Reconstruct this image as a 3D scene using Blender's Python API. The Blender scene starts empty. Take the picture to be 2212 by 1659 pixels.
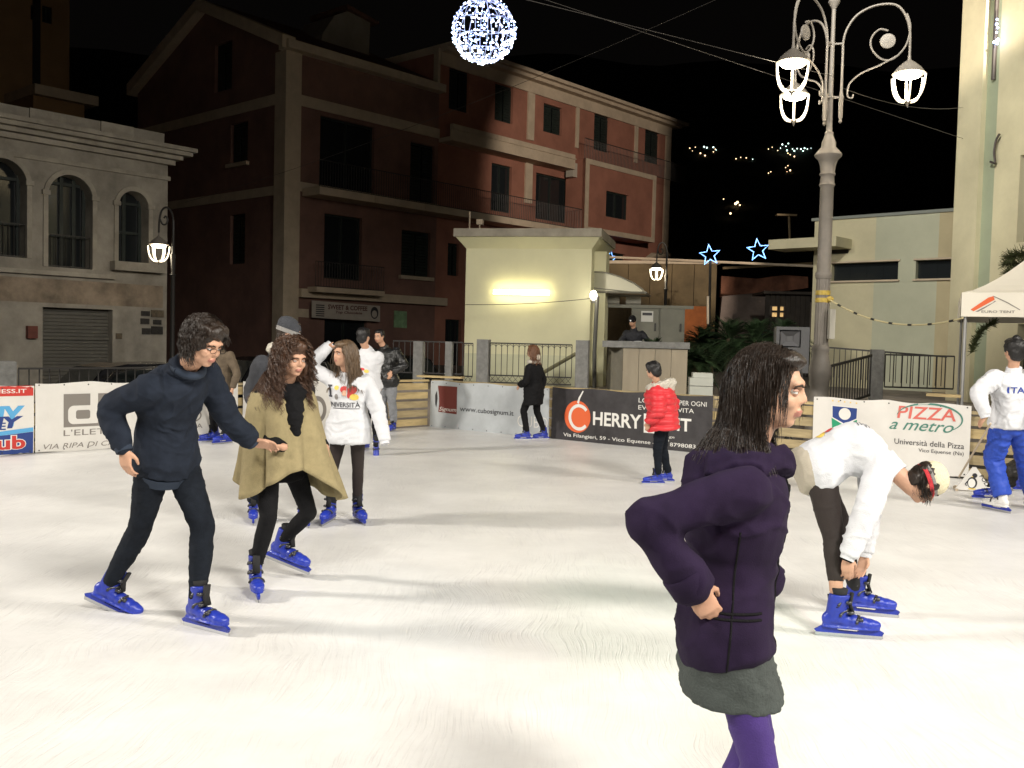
import bpy, bmesh, math, random
import numpy as np
from mathutils import Vector as V, Matrix, noise, geometry
from mathutils.bvhtree import BVHTree
random.seed(7)
rnd = random.Random(11)
SC = bpy.context.scene
COL = SC.collection
rad = math.radians
# ------------------------------------------------------------------ camera
F, PITCH, ROLL, EYE = 2085.0, rad(2.595), rad(1.4), V((0, 0, 1.7))
fw = V((0, math.cos(PITCH), -math.sin(PITCH)))
u0 = V((0, math.sin(PITCH), math.cos(PITCH)))
r0 = V((1, 0, 0))
rt = r0 * math.cos(ROLL) + u0 * math.sin(ROLL)
up = u0 * math.cos(ROLL) - r0 * math.sin(ROLL)
cam = bpy.data.cameras.new('camera')
cam.lens = 36 * F / 2212; cam.sensor_width = 36; cam.clip_start = .05; cam.clip_end = 3000
camo = bpy.data.objects.new('camera', cam); COL.objects.link(camo)
camo.matrix_world = Matrix(((rt.x, up.x, -fw.x, EYE.x), (rt.y, up.y, -fw.y, EYE.y), (rt.z, up.z, -fw.z, EYE.z), (0, 0, 0, 1)))
SC.camera = camo
# ------------------------------------------------------------------ night sky and off-screen lamps, some added as fill
W = bpy.data.worlds.new('World'); SC.world = W; W.use_nodes = True
bg = W.node_tree.nodes['Background']
bg.inputs[0].default_value = (.52, .44, .40, 1); bg.inputs[1].default_value = .0032
SC.view_settings.view_transform = 'Standard'; SC.view_settings.look = 'None'
SC.view_settings.exposure = 0.0; SC.view_settings.gamma = 1
SC.cycles.use_denoising = True
SC.cycles.max_bounces = 5; SC.cycles.diffuse_bounces = 3; SC.cycles.glossy_bounces = 3
SC.cycles.transmission_bounces = 4; SC.cycles.sample_clamp_indirect = 4
SC.cycles.caustics_reflective = False; SC.cycles.caustics_refractive = False
def lamp(name, kind, loc, aim, power, col, size=.5, cone=None, blend=.5):
    l = bpy.data.lights.new(name, kind); l.energy = power; l.color = col
    if kind == 'AREA': l.shape = 'DISK'; l.size = size
    else: l.shadow_soft_size = size
    if kind == 'SPOT': l.spot_size = rad(cone or 60); l.spot_blend = blend
    o = bpy.data.objects.new(name, l); COL.objects.link(o); o.location = loc
    if aim is not None: o.rotation_euler = (V(aim) - V(loc)).to_track_quat('-Z', 'Y').to_euler()
    return o
WARM = (1, .93, .83)
lamp('unseen_rink_flood', 'SPOT', (-15, 5.5, 8.5), (0.5, 9.5, 0), 9200, WARM, 1.0, 92, .6)
lamp('unseen_rink_flood', 'SPOT', (-2.5, -8, 10), (0, 4.8, 0), 4300, (1, .95, .87), 1.5, 74, .7)
lamp('unseen_rink_flood', 'SPOT', (6.5, -6, 11), (-1, 11.5, 0), 11000, (1, .95, .86), 1.8, 52, .7)  # added off-screen fill spot, brightens the middle of the ice
lamp('unseen_rink_flood', 'SPOT', (13.5, 1, 9.5), (0.5, 9.5, 0), 7800, WARM, 1.6, 88, .7)
lamp('unseen_facade_flood', 'SPOT', (10, 8, 11), (6.9, 52, 9), 33000, (1, .85, .70), .25, 27, .3)
lamp('unseen_facade_flood', 'SPOT', (14, 8, 9), (13, 22, 4), 7800, (1, .96, .85), .6, 60, .8)
lamp('unseen_facade_flood', 'SPOT', (3, 10, 11), (10.8, 27, 3.5), 7000, (1, .96, .86), .6, 40, .8)  # extra unseen spot added to brighten the low striped building
lamp('unseen_facade_flood', 'SPOT', (1, 2, 9), (-16, 42, 8), 700, (1, .84, .66), .6, 62, .9)  # weak unseen spot added to lift the dim buildings at left
for aim, pw, col, cone in (((1.1, 5.5, 0), 800, (.25, 1, .5), 13), ((-.55, 5.7, 0), 600, (.25, .7, 1), 9), ((.5, 4.7, 0), 260, (1, .35, .2), 11)):
    lamp('disco_projector', 'SPOT', (2.2, -3.0, 5.2), aim, pw, col, .12, cone, .75)
# ------------------------------------------------------------------ projection helpers (photo measured at 2212 x 1659)
def ray(x, y): return (fw + rt * ((x - 1106) / F) + up * ((829.5 - y) / F))
def at(x, y, Y):
    d = ray(x, y); return EYE + d * (Y / d.y)
def gnd(x, y, z=0.0):
    d = ray(x, y); return EYE + d * ((z - EYE.z) / d.z)
def onp(x, y, P, n):
    d = ray(x, y); return EYE + d * ((V(P) - EYE).dot(n) / d.dot(n))
# ------------------------------------------------------------------ materials
MC = {}
def lin(c): return tuple(((v / 12.92) if v <= .04045 else ((v + .055) / 1.055) ** 2.4) for v in c)
def M(name, col=(.5, .5, .5), rough=.7, metal=0., nz=.0, ns=3., bump=0., bs=30., emit=0., ecol=None, spec=.4, stretch=None, col2=None, alpha=1., trans=0., sheen=0.):
    if name in MC: return MC[name]
    m = bpy.data.materials.new(name); m.use_nodes = True; nt = m.node_tree; N = nt.nodes; L = nt.links
    b = N['Principled BSDF']
    b.inputs['Base Color'].default_value = (*col, 1); b.inputs['Roughness'].default_value = rough
    b.inputs['Metallic'].default_value = metal; b.inputs['Specular IOR Level'].default_value = spec
    b.inputs['Alpha'].default_value = alpha; b.inputs['Transmission Weight'].default_value = trans
    if sheen: b.inputs['Sheen Weight'].default_value = sheen
    if emit:
        b.inputs['Emission Color'].default_value = (*(ecol or col), 1); b.inputs['Emission Strength'].default_value = emit
        m.cycles.emission_sampling = 'NONE'
    tc = N.new('ShaderNodeTexCoord'); mp = N.new('ShaderNodeMapping'); L.new(tc.outputs['Object'], mp.inputs[0])
    if stretch: mp.inputs['Scale'].default_value = stretch
    if nz or col2:
        t = N.new('ShaderNodeTexNoise'); t.inputs['Scale'].default_value = ns; t.inputs['Detail'].default_value = 6; t.inputs['Roughness'].default_value = .65
        L.new(mp.outputs[0], t.inputs[0])
        r = N.new('ShaderNodeValToRGB'); L.new(t.outputs[0], r.inputs[0])
        r.color_ramp.elements[0].position = .33; r.color_ramp.elements[1].position = .68
        c2 = col2 or tuple(max(0, v * (1 - nz)) for v in col)
        r.color_ramp.elements[0].color = (*c2, 1)
        r.color_ramp.elements[1].color = (*(tuple(min(1, v * (1 + nz * .5)) for v in col)), 1)
        L.new(r.outputs[0], b.inputs['Base Color'])
    if bump:
        t2 = N.new('ShaderNodeTexNoise'); t2.inputs['Scale'].default_value = bs; t2.inputs['Detail'].default_value = 5
        L.new(mp.outputs[0], t2.inputs[0])
        bm_ = N.new('ShaderNodeBump'); bm_.inputs['Strength'].default_value = min(1, bump); bm_.inputs['Distance'].default_value = .02
        L.new(t2.outputs[0], bm_.inputs['Height']); L.new(bm_.outputs[0], b.inputs['Normal'])
    MC[name] = m; return m
# ------------------------------------------------------------------ mesh builder
def frame(d, hint=V((0, 0, 1))):
    d = d.normalized(); h = hint if abs(d.dot(hint)) < .98 else V((1, 0, 0))
    a = d.cross(h).normalized(); return a, a.cross(d).normalized() * 1.0
def spline(P, n=6):
    P = [V(p) for p in P]; out = []
    for i in range(len(P) - 1):
        a, b, c, d = P[max(i - 1, 0)], P[i], P[i + 1], P[min(i + 2, len(P) - 1)]
        for k in range(n):
            t = k / n
            out.append(.5 * ((2 * b) + (c - a) * t + (2 * a - 5 * b + 4 * c - d) * t * t + (3 * b - a - 3 * c + d) * t ** 3))
    out.append(P[-1]); return out
class G:
    def __init__(s): s.v = []; s.f = []; s.m = []
    def add(s, vs, fs, mi=0):
        k = len(s.v); s.v += [tuple(v) for v in vs]; s.f += [tuple(i + k for i in f) for f in fs]; s.m += [mi] * len(fs); return s
    def box(s, c, d, R=None, mi=0):
        c = V(c); h = V(d) / 2
        vs = [V((x * h.x, y * h.y, z * h.z)) for x in (-1, 1) for y in (-1, 1) for z in (-1, 1)]
        if R is not None: vs = [R @ v for v in vs]
        return s.add([v + c for v in vs], [(0, 1, 3, 2), (4, 6, 7, 5), (0, 4, 5, 1), (2, 3, 7, 6), (0, 2, 6, 4), (1, 5, 7, 3)], mi)
    def bar(s, a, b, w, h=None, mi=0):
        a, b = V(a), V(b); x, y = frame(b - a); x = x * w / 2; y = y * (h or w) / 2
        vs = [p + sx * x + sy * y for p in (a, b) for sx, sy in ((-1, -1), (1, -1), (1, 1), (-1, 1))]
        return s.add(vs, [(0, 1, 2, 3), (7, 6, 5, 4), (0, 4, 5, 1), (1, 5, 6, 2), (2, 6, 7, 3), (3, 7, 4, 0)], mi)
    def tube(s, P, r, n=8, cap=True, mi=0, hint=V((0, 0, 1))):
        P = [V(p) for p in P]; rs = r if isinstance(r, (list, tuple)) else [r] * len(P)
        k = len(s.v); vs = []
        px = None
        for i, p in enumerate(P):
            d = (P[min(i + 1, len(P) - 1)] - P[max(i - 1, 0)])
            if d.length < 1e-9: d = V((0, 0, 1))
            d.normalize()
            if px is None: px, py = frame(d, hint)
            else:
                px = (px - d * px.dot(d)); px = px.normalized() if px.length > 1e-6 else frame(d)[0]
                py = px.cross(d)
            for j in range(n):
                a = 2 * math.pi * j / n; vs.append(p + (px * math.cos(a) + py * math.sin(a)) * rs[i])
        fs = [(i * n + j, i * n + (j + 1) % n, (i + 1) * n + (j + 1) % n, (i + 1) * n + j) for i in range(len(P) - 1) for j in range(n)]
        if cap: fs += [tuple(range(n))[::-1], tuple(range((len(P) - 1) * n, len(P) * n))]
        return s.add(vs, fs, mi)
    def lathe(s, prof, c=(0, 0, 0), n=24, mi=0, flute=0, R=None, cap=True):
        c = V(c); vs = []
        for (r, z) in prof:
            for j in range(n):
                a = 2 * math.pi * j / n; q = r * (1 - flute * (j % 2))
                p = V((q * math.cos(a), q * math.sin(a), z)); vs.append((R @ p if R is not None else p) + c)
        m = len(prof)
        fs = [(i * n + j, i * n + (j + 1) % n, (i + 1) * n + (j + 1) % n, (i + 1) * n + j) for i in range(m - 1) for j in range(n)]
        if cap: fs += [tuple(range(n))[::-1], tuple(range((m - 1) * n, m * n))]
        return s.add(vs, fs, mi)
    def ell(s, c, r, R=None, n=14, m=9, mi=0):
        c = V(c); r = V(r) if hasattr(r, '__len__') else V((r, r, r)); vs = []
        for i in range(1, m):
            t = math.pi * i / m
            for j in range(n):
                a = 2 * math.pi * j / n
                vs.append(V((r.x * math.sin(t) * math.cos(a), r.y * math.sin(t) * math.sin(a), r.z * math.cos(t))))
        vs += [V((0, 0, r.z)), V((0, 0, -r.z))]
        if R is not None: vs = [R @ v for v in vs]
        T, B = len(vs) - 2, len(vs) - 1
        fs = [(i * n + j, (i + 1) * n + j, (i + 1) * n + (j + 1) % n, i * n + (j + 1) % n) for i in range(m - 2) for j in range(n)]
        fs += [(T, j, (j + 1) % n) for j in range(n)] + [(B, (m - 2) * n + (j + 1) % n, (m - 2) * n + j) for j in range(n)]
        return s.add([v + c for v in vs], fs, mi)
    def limb(s, a, b, ra, rb, n=14):
        a, b = V(a), V(b); s.ell(a, ra, n=n); s.ell(b, rb, n=n); return s.tube([a, b], [ra, rb], n)
    def loft(s, secs, n=24, p=2.3, mi=0, cap=True):
        vs = []
        for (c, X, Y) in secs:
            for j in range(n):
                a = 2 * math.pi * j / n; ca, sa = math.cos(a), math.sin(a)
                k = (abs(ca) ** p + abs(sa) ** p) ** (-1 / p); vs.append(V(c) + V(X) * ca * k + V(Y) * sa * k)
        m = len(secs)
        fs = [(i * n + j, i * n + (j + 1) % n, (i + 1) * n + (j + 1) % n, (i + 1) * n + j) for i in range(m - 1) for j in range(n)]
        if cap: fs += [tuple(range(n))[::-1], tuple(range((m - 1) * n, m * n))]
        return s.add(vs, fs, mi)
    def ext(s, poly, O, U, Wv, N, d, mi=0):
        """flat polygon (2D points along U and Wv from O) extruded by d along N"""
        O, U, Wv, N = V(O), V(U), V(Wv), V(N); n = len(poly)
        a = [O + U * p[0] + Wv * p[1] for p in poly]; b = [p + N * d for p in a]
        t = geometry.tessellate_polygon([[V((p[0], p[1], 0)) for p in poly]])
        return s.add(a + b, [tuple(x) for x in t] + [tuple(i + n for i in x)[::-1] for x in t] + [(i, (i + 1) % n, (i + 1) % n + n, i + n) for i in range(n)], mi)
    def mesh(s, name='m', smooth=False, mats=()):
        me = bpy.data.meshes.new(name); me.from_pydata(s.v, [], s.f)
        for m in mats: me.materials.append(m)
        if len(mats) > 1: me.polygons.foreach_set('material_index', s.m)
        if smooth: me.polygons.foreach_set('use_smooth', [True] * len(s.f))
        me.update(); return me
    def build(s, name, mat, parent=None, smooth=False, fix=True, **kw):
        mats = mat if isinstance(mat, (list, tuple)) else (mat,)
        me = s.mesh(name, smooth, mats)
        if fix:
            b = bmesh.new(); b.from_mesh(me); bmesh.ops.recalc_face_normals(b, faces=b.faces); b.to_mesh(me); b.free()
        if smooth:
            try: me.set_sharp_from_angle(angle=rad(45))
            except Exception: pass
        return ob(name, me, parent, **kw)
def ob(name, me, parent=None, world=None, **kw):
    o = bpy.data.objects.new(name, me); COL.objects.link(o)
    if parent is not None:
        o.parent = parent
        o.matrix_parent_inverse = parent.matrix_basis.inverted() if parent.type == 'EMPTY' else Matrix()
    if world is not None: o.matrix_basis = world
    for k, v in kw.items(): o[k] = v
    return o
def thing(name, label, cat, loc=(0, 0, 0), group=None, kind=None):
    o = bpy.data.objects.new(name, None); COL.objects.link(o); o.location = loc; o.empty_display_size = .2
    o['label'] = label; o['category'] = cat
    if group: o['group'] = group
    if kind: o['kind'] = kind
    o.matrix_basis = Matrix.Translation(V(loc)); return o
def struct(name, g, m, **kw): return g.build(name, m, kind='structure', **kw)
# ------------------------------------------------------------------ lettering and flat print laid on a surface
def text_geo(txt, bold=0., shear=0.):
    c = bpy.data.curves.new('t', 'FONT'); c.body = txt; c.offset = bold; c.shear = shear; c.resolution_u = 3
    o = bpy.data.objects.new('t', c); COL.objects.link(o)
    dg = bpy.context.evaluated_depsgraph_get(); me = bpy.data.meshes.new_from_object(o.evaluated_get(dg))
    vs = [V((v.co.x, v.co.y)) for v in me.vertices]; fs = [tuple(p.vertices) for p in me.polygons]
    bpy.data.objects.remove(o); bpy.data.curves.remove(c); bpy.data.meshes.remove(me)
    x0, x1 = min(v.x for v in vs), max(v.x for v in vs); y0, y1 = min(v.y for v in vs), max(v.y for v in vs)
    return [((v.x - x0) / (x1 - x0), (v.y - y0) / (y1 - y0)) for v in vs], fs
def poly_geo(pts, holes=()):
    rings = [[V((p[0], p[1], 0)) for p in r] for r in [pts] + list(holes)]
    t = geometry.tessellate_polygon(rings); flat = [(p.x, p.y) for r in rings for p in r]
    return flat, [tuple(x) for x in t]
def circ(cx, cy, rx, ry=None, n=28, a0=0, a1=360): return [(cx + rx * math.cos(rad(a0 + (a1 - a0) * i / n)), cy + (ry or rx) * math.sin(rad(a0 + (a1 - a0) * i / n))) for i in range(n + (0 if a1 - a0 == 360 else 1))]
def stroke(P, w):
    """2D stroke polygon along a polyline"""
    L, R = [], []
    for i, p in enumerate(P):
        a, b = P[max(i - 1, 0)], P[min(i + 1, len(P) - 1)]; d = V((b[0] - a[0], b[1] - a[1])); d = d.normalized() if d.length else V((1, 0))
        ww = w(i / (len(P) - 1)) if callable(w) else w
        L.append((p[0] - d.y * ww / 2, p[1] + d.x * ww / 2)); R.append((p[0] + d.y * ww / 2, p[1] - d.x * ww / 2))
    n = len(P)
    return L + R, [(i, i + 1, n + i + 1, n + i) for i in range(n - 1)]
def decal(name, geo, O, U, Wv, mat, parent, target=None, N=None, off=.004, maxlen=.06, **kw):
    """geo = (2D pts, faces) in metres along U, Wv from O; laid on the target surface (BVH) along N"""
    O, U, Wv = V(O), V(U), V(Wv); N = (V(N) if N is not None else U.cross(Wv)).normalized()
    b = bmesh.new(); vv = [b.verts.new(O + U * p[0] + Wv * p[1]) for p in geo[0]]
    for f in geo[1]:
        try: b.faces.new([vv[i] for i in f])
        except ValueError: pass
    bmesh.ops.triangulate(b, faces=b.faces)
    if target is not None:
        for _ in range(6):
            e = [x for x in b.edges if x.calc_length() > maxlen]
            if not e: break
            bmesh.ops.subdivide_edges(b, edges=e, cuts=1); bmesh.ops.triangulate(b, faces=[f for f in b.faces if len(f.verts) > 3])
        for v in b.verts:
            h = target.ray_cast(v.co + N * 1.0, -N, 2.5)
            if h[0] is not None: v.co = h[0] + N * off
            else: v.co += N * off
    else:
        for v in b.verts: v.co += N * off
    me = bpy.data.meshes.new(name); b.to_mesh(me); b.free(); me.materials.append(mat)
    return ob(name, me, parent, **kw)
def fit(geo, x, y, w, h): return [(x + p[0] * w, y + p[1] * h) for p in geo[0]], geo[1]
def bvh_of(me): return BVHTree.FromPolygons([v.co.copy() for v in me.vertices], [tuple(p.vertices) for p in me.polygons])
# wall panel with openings: outline and holes in (s, z) on the plane through P0 along U
def wallp(name, outer, holes, P0, U, mats, parent, depth=.25, **kw):
    P0, U = V(P0), V(U).normalized(); Z = V((0, 0, 1)); N = U.cross(Z)
    g = G(); rings = [[V((p[0], p[1], 0)) for p in r] for r in [outer] + list(holes)]
    t = geometry.tessellate_polygon(rings); vs = [P0 + U * p.x + Z * p.y for r in rings for p in r]
    g.add(vs, [tuple(x) for x in t])
    for r in rings:
        n = len(r); a = [P0 + U * p.x + Z * p.y for p in r]; g.add(a + [p - N * depth for p in a], [(i, (i + 1) % n, (i + 1) % n + n, i + n) for i in range(n)])
    return g.build(name, mats, parent, fix=False, **kw)
def rect(x0, z0, x1, z1): return [(x0, z0), (x1, z0), (x1, z1), (x0, z1)]
class Fac:
    """a facade: vertical plane through P0 (2D) along u (2D); s metres along u"""
    def __init__(s, P0, u): s.P = V((P0[0], P0[1], 0)); s.U = V((u[0], u[1], 0)).normalized(); s.Z = V((0, 0, 1)); s.N = s.U.cross(s.Z)
    def sz(s, x, y, off=0.):
        p = onp(x, y, s.P + s.N * off, s.N); return (p - s.P).dot(s.U), p.z
    def r(s, x0, y0, x1, y1, off=0.):
        """opening from photo bounds -> (s0, z0, s1, z1)"""
        ym = (y0 + y1) / 2; xm = (x0 + x1) / 2
        s0 = s.sz(x0, ym, off)[0]; s1 = s.sz(x1, ym, off)[0]; return s0, s.sz(xm, y1, off)[1], s1, s.sz(xm, y0, off)[1]
    def p(s, a, z, off=0.): return s.P + s.U * a + s.Z * z + s.N * off
    def box(s, g, s0, s1, z0, z1, o0, o1, mi=0):
        vs = [s.p(a, z, o) for a in (s0, s1) for o in (o0, o1) for z in (z0, z1)]
        return g.add(vs, [(0, 1, 3, 2), (4, 6, 7, 5), (0, 4, 5, 1), (2, 3, 7, 6), (0, 2, 6, 4), (1, 5, 7, 3)], mi)
# ================================================================== SETTING
m_ice = M('ice', (.77, .765, .745), .38, nz=.13, ns=.9, bump=.25, bs=6, spec=.35)
def ice_scratches(m):
    nt = m.node_tree; N = nt.nodes; L = nt.links; b = N['Principled BSDF']; tc = N.new('ShaderNodeTexCoord')
    last = None; hsum = None
    for k, (ang, sc, st) in enumerate(((12, 2.0, 46), (-38, 1.7, 50), (44, 2.2, 40), (100, 3, 10), (150, 1.8, 48), (-14, 2.4, 40))):
        nz_ = N.new('ShaderNodeTexNoise'); nz_.inputs['Scale'].default_value = .7; L.new(tc.outputs['Object'], nz_.inputs[0])
        ad = N.new('ShaderNodeVectorMath'); ad.operation = 'MULTIPLY_ADD'; L.new(nz_.outputs['Color'], ad.inputs[0]); ad.inputs[1].default_value = (.55, .55, 0); L.new(tc.outputs['Object'], ad.inputs[2])
        mp = N.new('ShaderNodeMapping'); mp.inputs['Rotation'].default_value = (0, 0, rad(ang)); mp.inputs['Scale'].default_value = (sc * st, sc, 1); L.new(ad.outputs[0], mp.inputs[0])
        t = N.new('ShaderNodeTexNoise'); t.inputs['Scale'].default_value = 1.0; t.inputs['Detail'].default_value = 3; L.new(mp.outputs[0], t.inputs[0])
        r = N.new('ShaderNodeMapRange'); r.inputs[1].default_value = .585; r.inputs[2].default_value = .70; L.new(t.outputs[0], r.inputs[0])
        if hsum is None: hsum = r.outputs[0]
        else:
            a = N.new('ShaderNodeMath'); a.operation = 'ADD'; L.new(hsum, a.inputs[0]); L.new(r.outputs[0], a.inputs[1]); hsum = a.outputs[0]
    nk = N.new('ShaderNodeTexNoise'); nk.inputs['Scale'].default_value = 1.1; L.new(tc.outputs['Object'], nk.inputs[0]); rk = N.new('ShaderNodeMapRange'); rk.inputs[1].default_value = .38; rk.inputs[2].default_value = .62; rk.inputs[3].default_value = .15; rk.inputs[4].default_value = 1.2; L.new(nk.outputs[0], rk.inputs[0])
    mk_ = N.new('ShaderNodeMath'); mk_.operation = 'MULTIPLY'; L.new(hsum, mk_.inputs[0]); L.new(rk.outputs[0], mk_.inputs[1]); hsum = mk_.outputs[0]
    bp = N.new('ShaderNodeBump'); bp.inputs['Strength'].default_value = .32; bp.inputs['Distance'].default_value = .006; bp.invert = True
    L.new(hsum, bp.inputs['Height'])
    old = b.inputs['Normal'].links[0].from_socket; L.new(old, bp.inputs['Normal']); L.new(bp.outputs[0], b.inputs['Normal'])
    bc = b.inputs['Base Color'].links[0].from_socket
    mx = N.new('ShaderNodeMix'); mx.data_type = 'RGBA'; mx.inputs[7].default_value = (.56, .55, .55, 1); L.new(bc, mx.inputs[6])
    mu = N.new('ShaderNodeMath'); mu.operation = 'MULTIPLY'; mu.inputs[1].default_value = .21; mu.use_clamp = True; L.new(hsum, mu.inputs[0]); L.new(mu.outputs[0], mx.inputs[0])
    L.new(mx.outputs[2], b.inputs['Base Color'])
ice_scratches(m_ice)
m_ground = M('asphalt', (.07, .065, .06), .85, nz=.4, ns=2, bump=.4, bs=40)
m_pave = M('paving', (.22, .19, .16), .8, nz=.3, ns=3, bump=.3, bs=20)
K = V((-1.57, 18.6, 0))
BL = Fac((K.x - .67 * 17, K.y - .743 * 17), (.67, .743)); LLEN = 17.0
BR = Fac((K.x, K.y), (.796, -.605))
def lerpz(g, pts, z0, z1):
    n = len(pts); a = [V((p[0], p[1], z0)) for p in pts]; b = [V((p[0], p[1], z1)) for p in pts]
    t = geometry.tessellate_polygon([[V((p[0], p[1], 0)) for p in pts]])
    return g.add(a + b, [tuple(x) for x in t] + [tuple(i + n for i in x) for x in t] + [(i, (i + 1) % n, (i + 1) % n + n, i + n) for i in range(n)])
struct('ground', G().add([(-900, -200, -.3), (900, -200, -.3), (900, 1500, -.3), (-900, 1500, -.3)], [(0, 1, 2, 3)]), m_ground)
lr = BR.p(17, 0); ll = BL.p(0, 0)
struct('rink_ice', lerpz(G(), [(K.x, K.y), (lr.x, lr.y), (lr.x - .605 * 16, lr.y - .796 * 16), (2, -14), (ll.x + 4, ll.y - 9), (ll.x, ll.y)], -.25, 0), m_ice)
struct('terrace', lerpz(G(), [(-7.0, 21.0), (8.0, 20.3), (15.5, 17.2), (30, 17.2), (30, 40), (-7.0, 40)], -.29, .6), m_pave)
# hillside behind the town
m_hill = M('hill_scrub', (.035, .04, .03), .95, nz=.5, ns=.05)
def hz(x, y): return .33 * (y - 120) + 14 * noise.noise(V((x * .012, y * .012, 3.1)))
hv = [(x, y, hz(x, y) if y > 121 else -.4) for y in range(120, 900, 26) for x in range(-420, 520, 26)]
nx = len(range(-420, 520, 26)); ny = len(range(120, 900, 26))
struct('hill', G().add(hv, [(j * nx + i, j * nx + i + 1, (j + 1) * nx + i + 1, (j + 1) * nx + i) for j in range(ny - 1) for i in range(nx - 1)]), m_hill, smooth=True)
# ------------------------------------------------------------------ rink barrier of timber planks
m_pine = M('pine_plank', (.52, .40, .20), .7, nz=.28, ns=2.2, bump=.25, bs=14, stretch=(1, 1, 7))
m_pine2 = M('pine_plank_grey', (.40, .32, .18), .75, nz=.3, ns=2.6, bump=.25, bs=14, stretch=(1, 1, 7))
HB = .9
def barrier(fac, s0, s1, label):
    c = fac.p((s0 + s1) / 2, 0); t = thing('rink_barrier', label, 'barrier', c, group='timber barrier round the ice rink')
    n = max(1, round((s1 - s0) / 2.0)); w = (s1 - s0) / n
    for i in range(n):
        a, b = s0 + i * w, s0 + (i + 1) * w
        for k in range(5):
            z = .03 + k * .172; j = rnd.uniform(-.006, .006)
            g = G(); fac.box(g, a + .006, b - .006, z + j, z + .126 + j, -.035 + j, -.01 + j)
            g.build('plank', m_pine if rnd.random() < .6 else m_pine2, t)
        g = G(); fac.box(g, a + .002, a + .072, -.05, HB - .03, -.11, -.04); g.build('post', m_pine2, t)
        g = G(); fac.box(g, a + .003, b - .003, HB - .03, HB + .005, -.13, .015); g.build('top_rail', m_pine if i % 2 else m_pine2, t)
    return t
barrier(BL, 0, LLEN - .04, 'long timber plank barrier along the left side of the ice rink')
barrier(BR, .04, 17, 'timber plank barrier running right from the far corner of the rink')
# ------------------------------------------------------------------ banners
def banner(fac, s0, s1, z0, z1, mat, label, seed, amp=.012, cor=.0):
    nx, nz = 70, 16; vs = []
    for j in range(nz + 1):
        for i in range(nx + 1):
            a = i / nx; b = j / nz; s = s0 + (s1 - s0) * a; q = V((s * 1.6, b * 1.1, seed))
            o = .028 + amp * (noise.noise(q) + .5 * noise.noise(q * 2.7) + .3 * abs(noise.noise(V((s * 2.4 + b * 2.2, b - s * .9, seed + 5))))) + .004
            zz = z0 + (z1 - z0) * b + (b - .5) * 2 * .012 * math.sin(a * 17 + seed) - (cor * .05 * (a * 4 - int(a * 4)) * (1 - (a * 4 - int(a * 4))) * b)
            vs.append(fac.p(s, zz, max(.018, o)))
    g = G().add(vs, [(j * (nx + 1) + i, j * (nx + 1) + i + 1, (j + 1) * (nx + 1) + i + 1, (j + 1) * (nx + 1) + i) for j in range(nz) for i in range(nx)])
    me = g.mesh('banner', True, (mat,)); b_ = ob('banner', me, None, label=label, category='banner', group='advertising banners on the rink barrier')
    T = bvh_of(me); gm = G().lathe([(.001, .003), (.010, .003), (.010, 0)], n=8).mesh('grommet', False, (M('dark_metal', (.04, .04, .04), .5),))
    for k in range(int((s1 - s0) / .34) + 1):
        for zz in (z0 + .035, z1 - .035):
            s = s0 + .05 + (s1 - s0 - .1) * k / max(1, int((s1 - s0) / .34))
            h = T.ray_cast(fac.p(s, zz, .5), -fac.N, 2)
            if h[0] is not None:
                Q = fac.N.to_track_quat('Z', 'Y').to_matrix().to_4x4(); Q.translation = h[0] + fac.N * .001; ob('grommet', gm, b_, Q)
    return b_, T
def prt(bn, fac, geo, mat, name='lettering', off=.0045, **kw):
    return decal(name, geo, fac.P, fac.U, fac.Z, mat, bn[0], bn[1], fac.N, off, **kw)
def txt(bn, fac, s, bounds, mat, bold=0., shear=0., name='lettering', off=.0045, **kw):
    s0, z0, s1, z1 = bounds
    return prt(bn, fac, fit(text_geo(s, bold, shear), s0, z0, s1 - s0, z1 - z0), mat, name, off, **kw)
m_pvc = M('white_pvc', (.72, .70, .66), .38, nz=.06, ns=3)
m_pvcg = M('grey_pvc', (.47, .50, .52), .38, nz=.18, ns=1.6)
m_pvcd = M('black_pvc', (.045, .042, .045), .36, nz=.3, ns=5)
m_black = M('black_print', (.03, .03, .035), .5); m_grey = M('grey_print', (.22, .20, .18), .5)
m_red = M('red_print', (.55, .04, .03), .5); m_navy = M('navy_print', (.02, .05, .22), .5); m_sky = M('sky_blue_print', (.10, .38, .68), .5)
m_white = M('white_print', (.75, .74, .70), .5); m_orange = M('orange_print', (.72, .13, .04), .5)
m_maroon = M('maroon_print', (.17, .04, .035), .5); m_green = M('green_print', (.02, .30, .15), .5); m_lgreen = M('dark_green_script', (.07, .22, .17), .5)
# fitness club banner (leftmost)
s1 = BL.sz(71, 900)[0]; s0 = s1 - 2.6
b = banner(BL, s0, s1, -.0, .93, m_pvc, 'banner with NY and red Club lettering, leftmost on the barrier', 1.3)
prt(b, BL, poly_geo(rect(s0 + .02, .79, s1 - .01, .925)), m_red, 'red_stripe', .003)
txt(b, BL, 'ALFITNESS.IT', (s1 - .85, .83, s1 - .10, .885), m_white, .01)
prt(b, BL, poly_geo([(s0 + .02, .01), (s1 - .01, .01), (s1 - .01, .30), (s1 - .35, .27), (s0 + .02, .18)]), m_navy, 'blue_stripe', .003)
prt(b, BL, poly_geo([(s1 - .9, .235), (s1 - .35, .272), (s1 - .01, .302), (s1 - .01, .36), (s1 - .35, .33), (s1 - .9, .27)]), m_sky, 'blue_stripe', .0035)
txt(b, BL, 'NY', (s1 - .66, .38, s1 - .12, .66), m_sky, .05, .15); txt(b, BL, 'NY', (s1 - .66, .36, s1 - .14, .52), m_navy, .05, .15, off=.0052)
txt(b, BL, 'yLE', (s1 - .62, .31, s1 - .36, .44), m_navy, .02)
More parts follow.
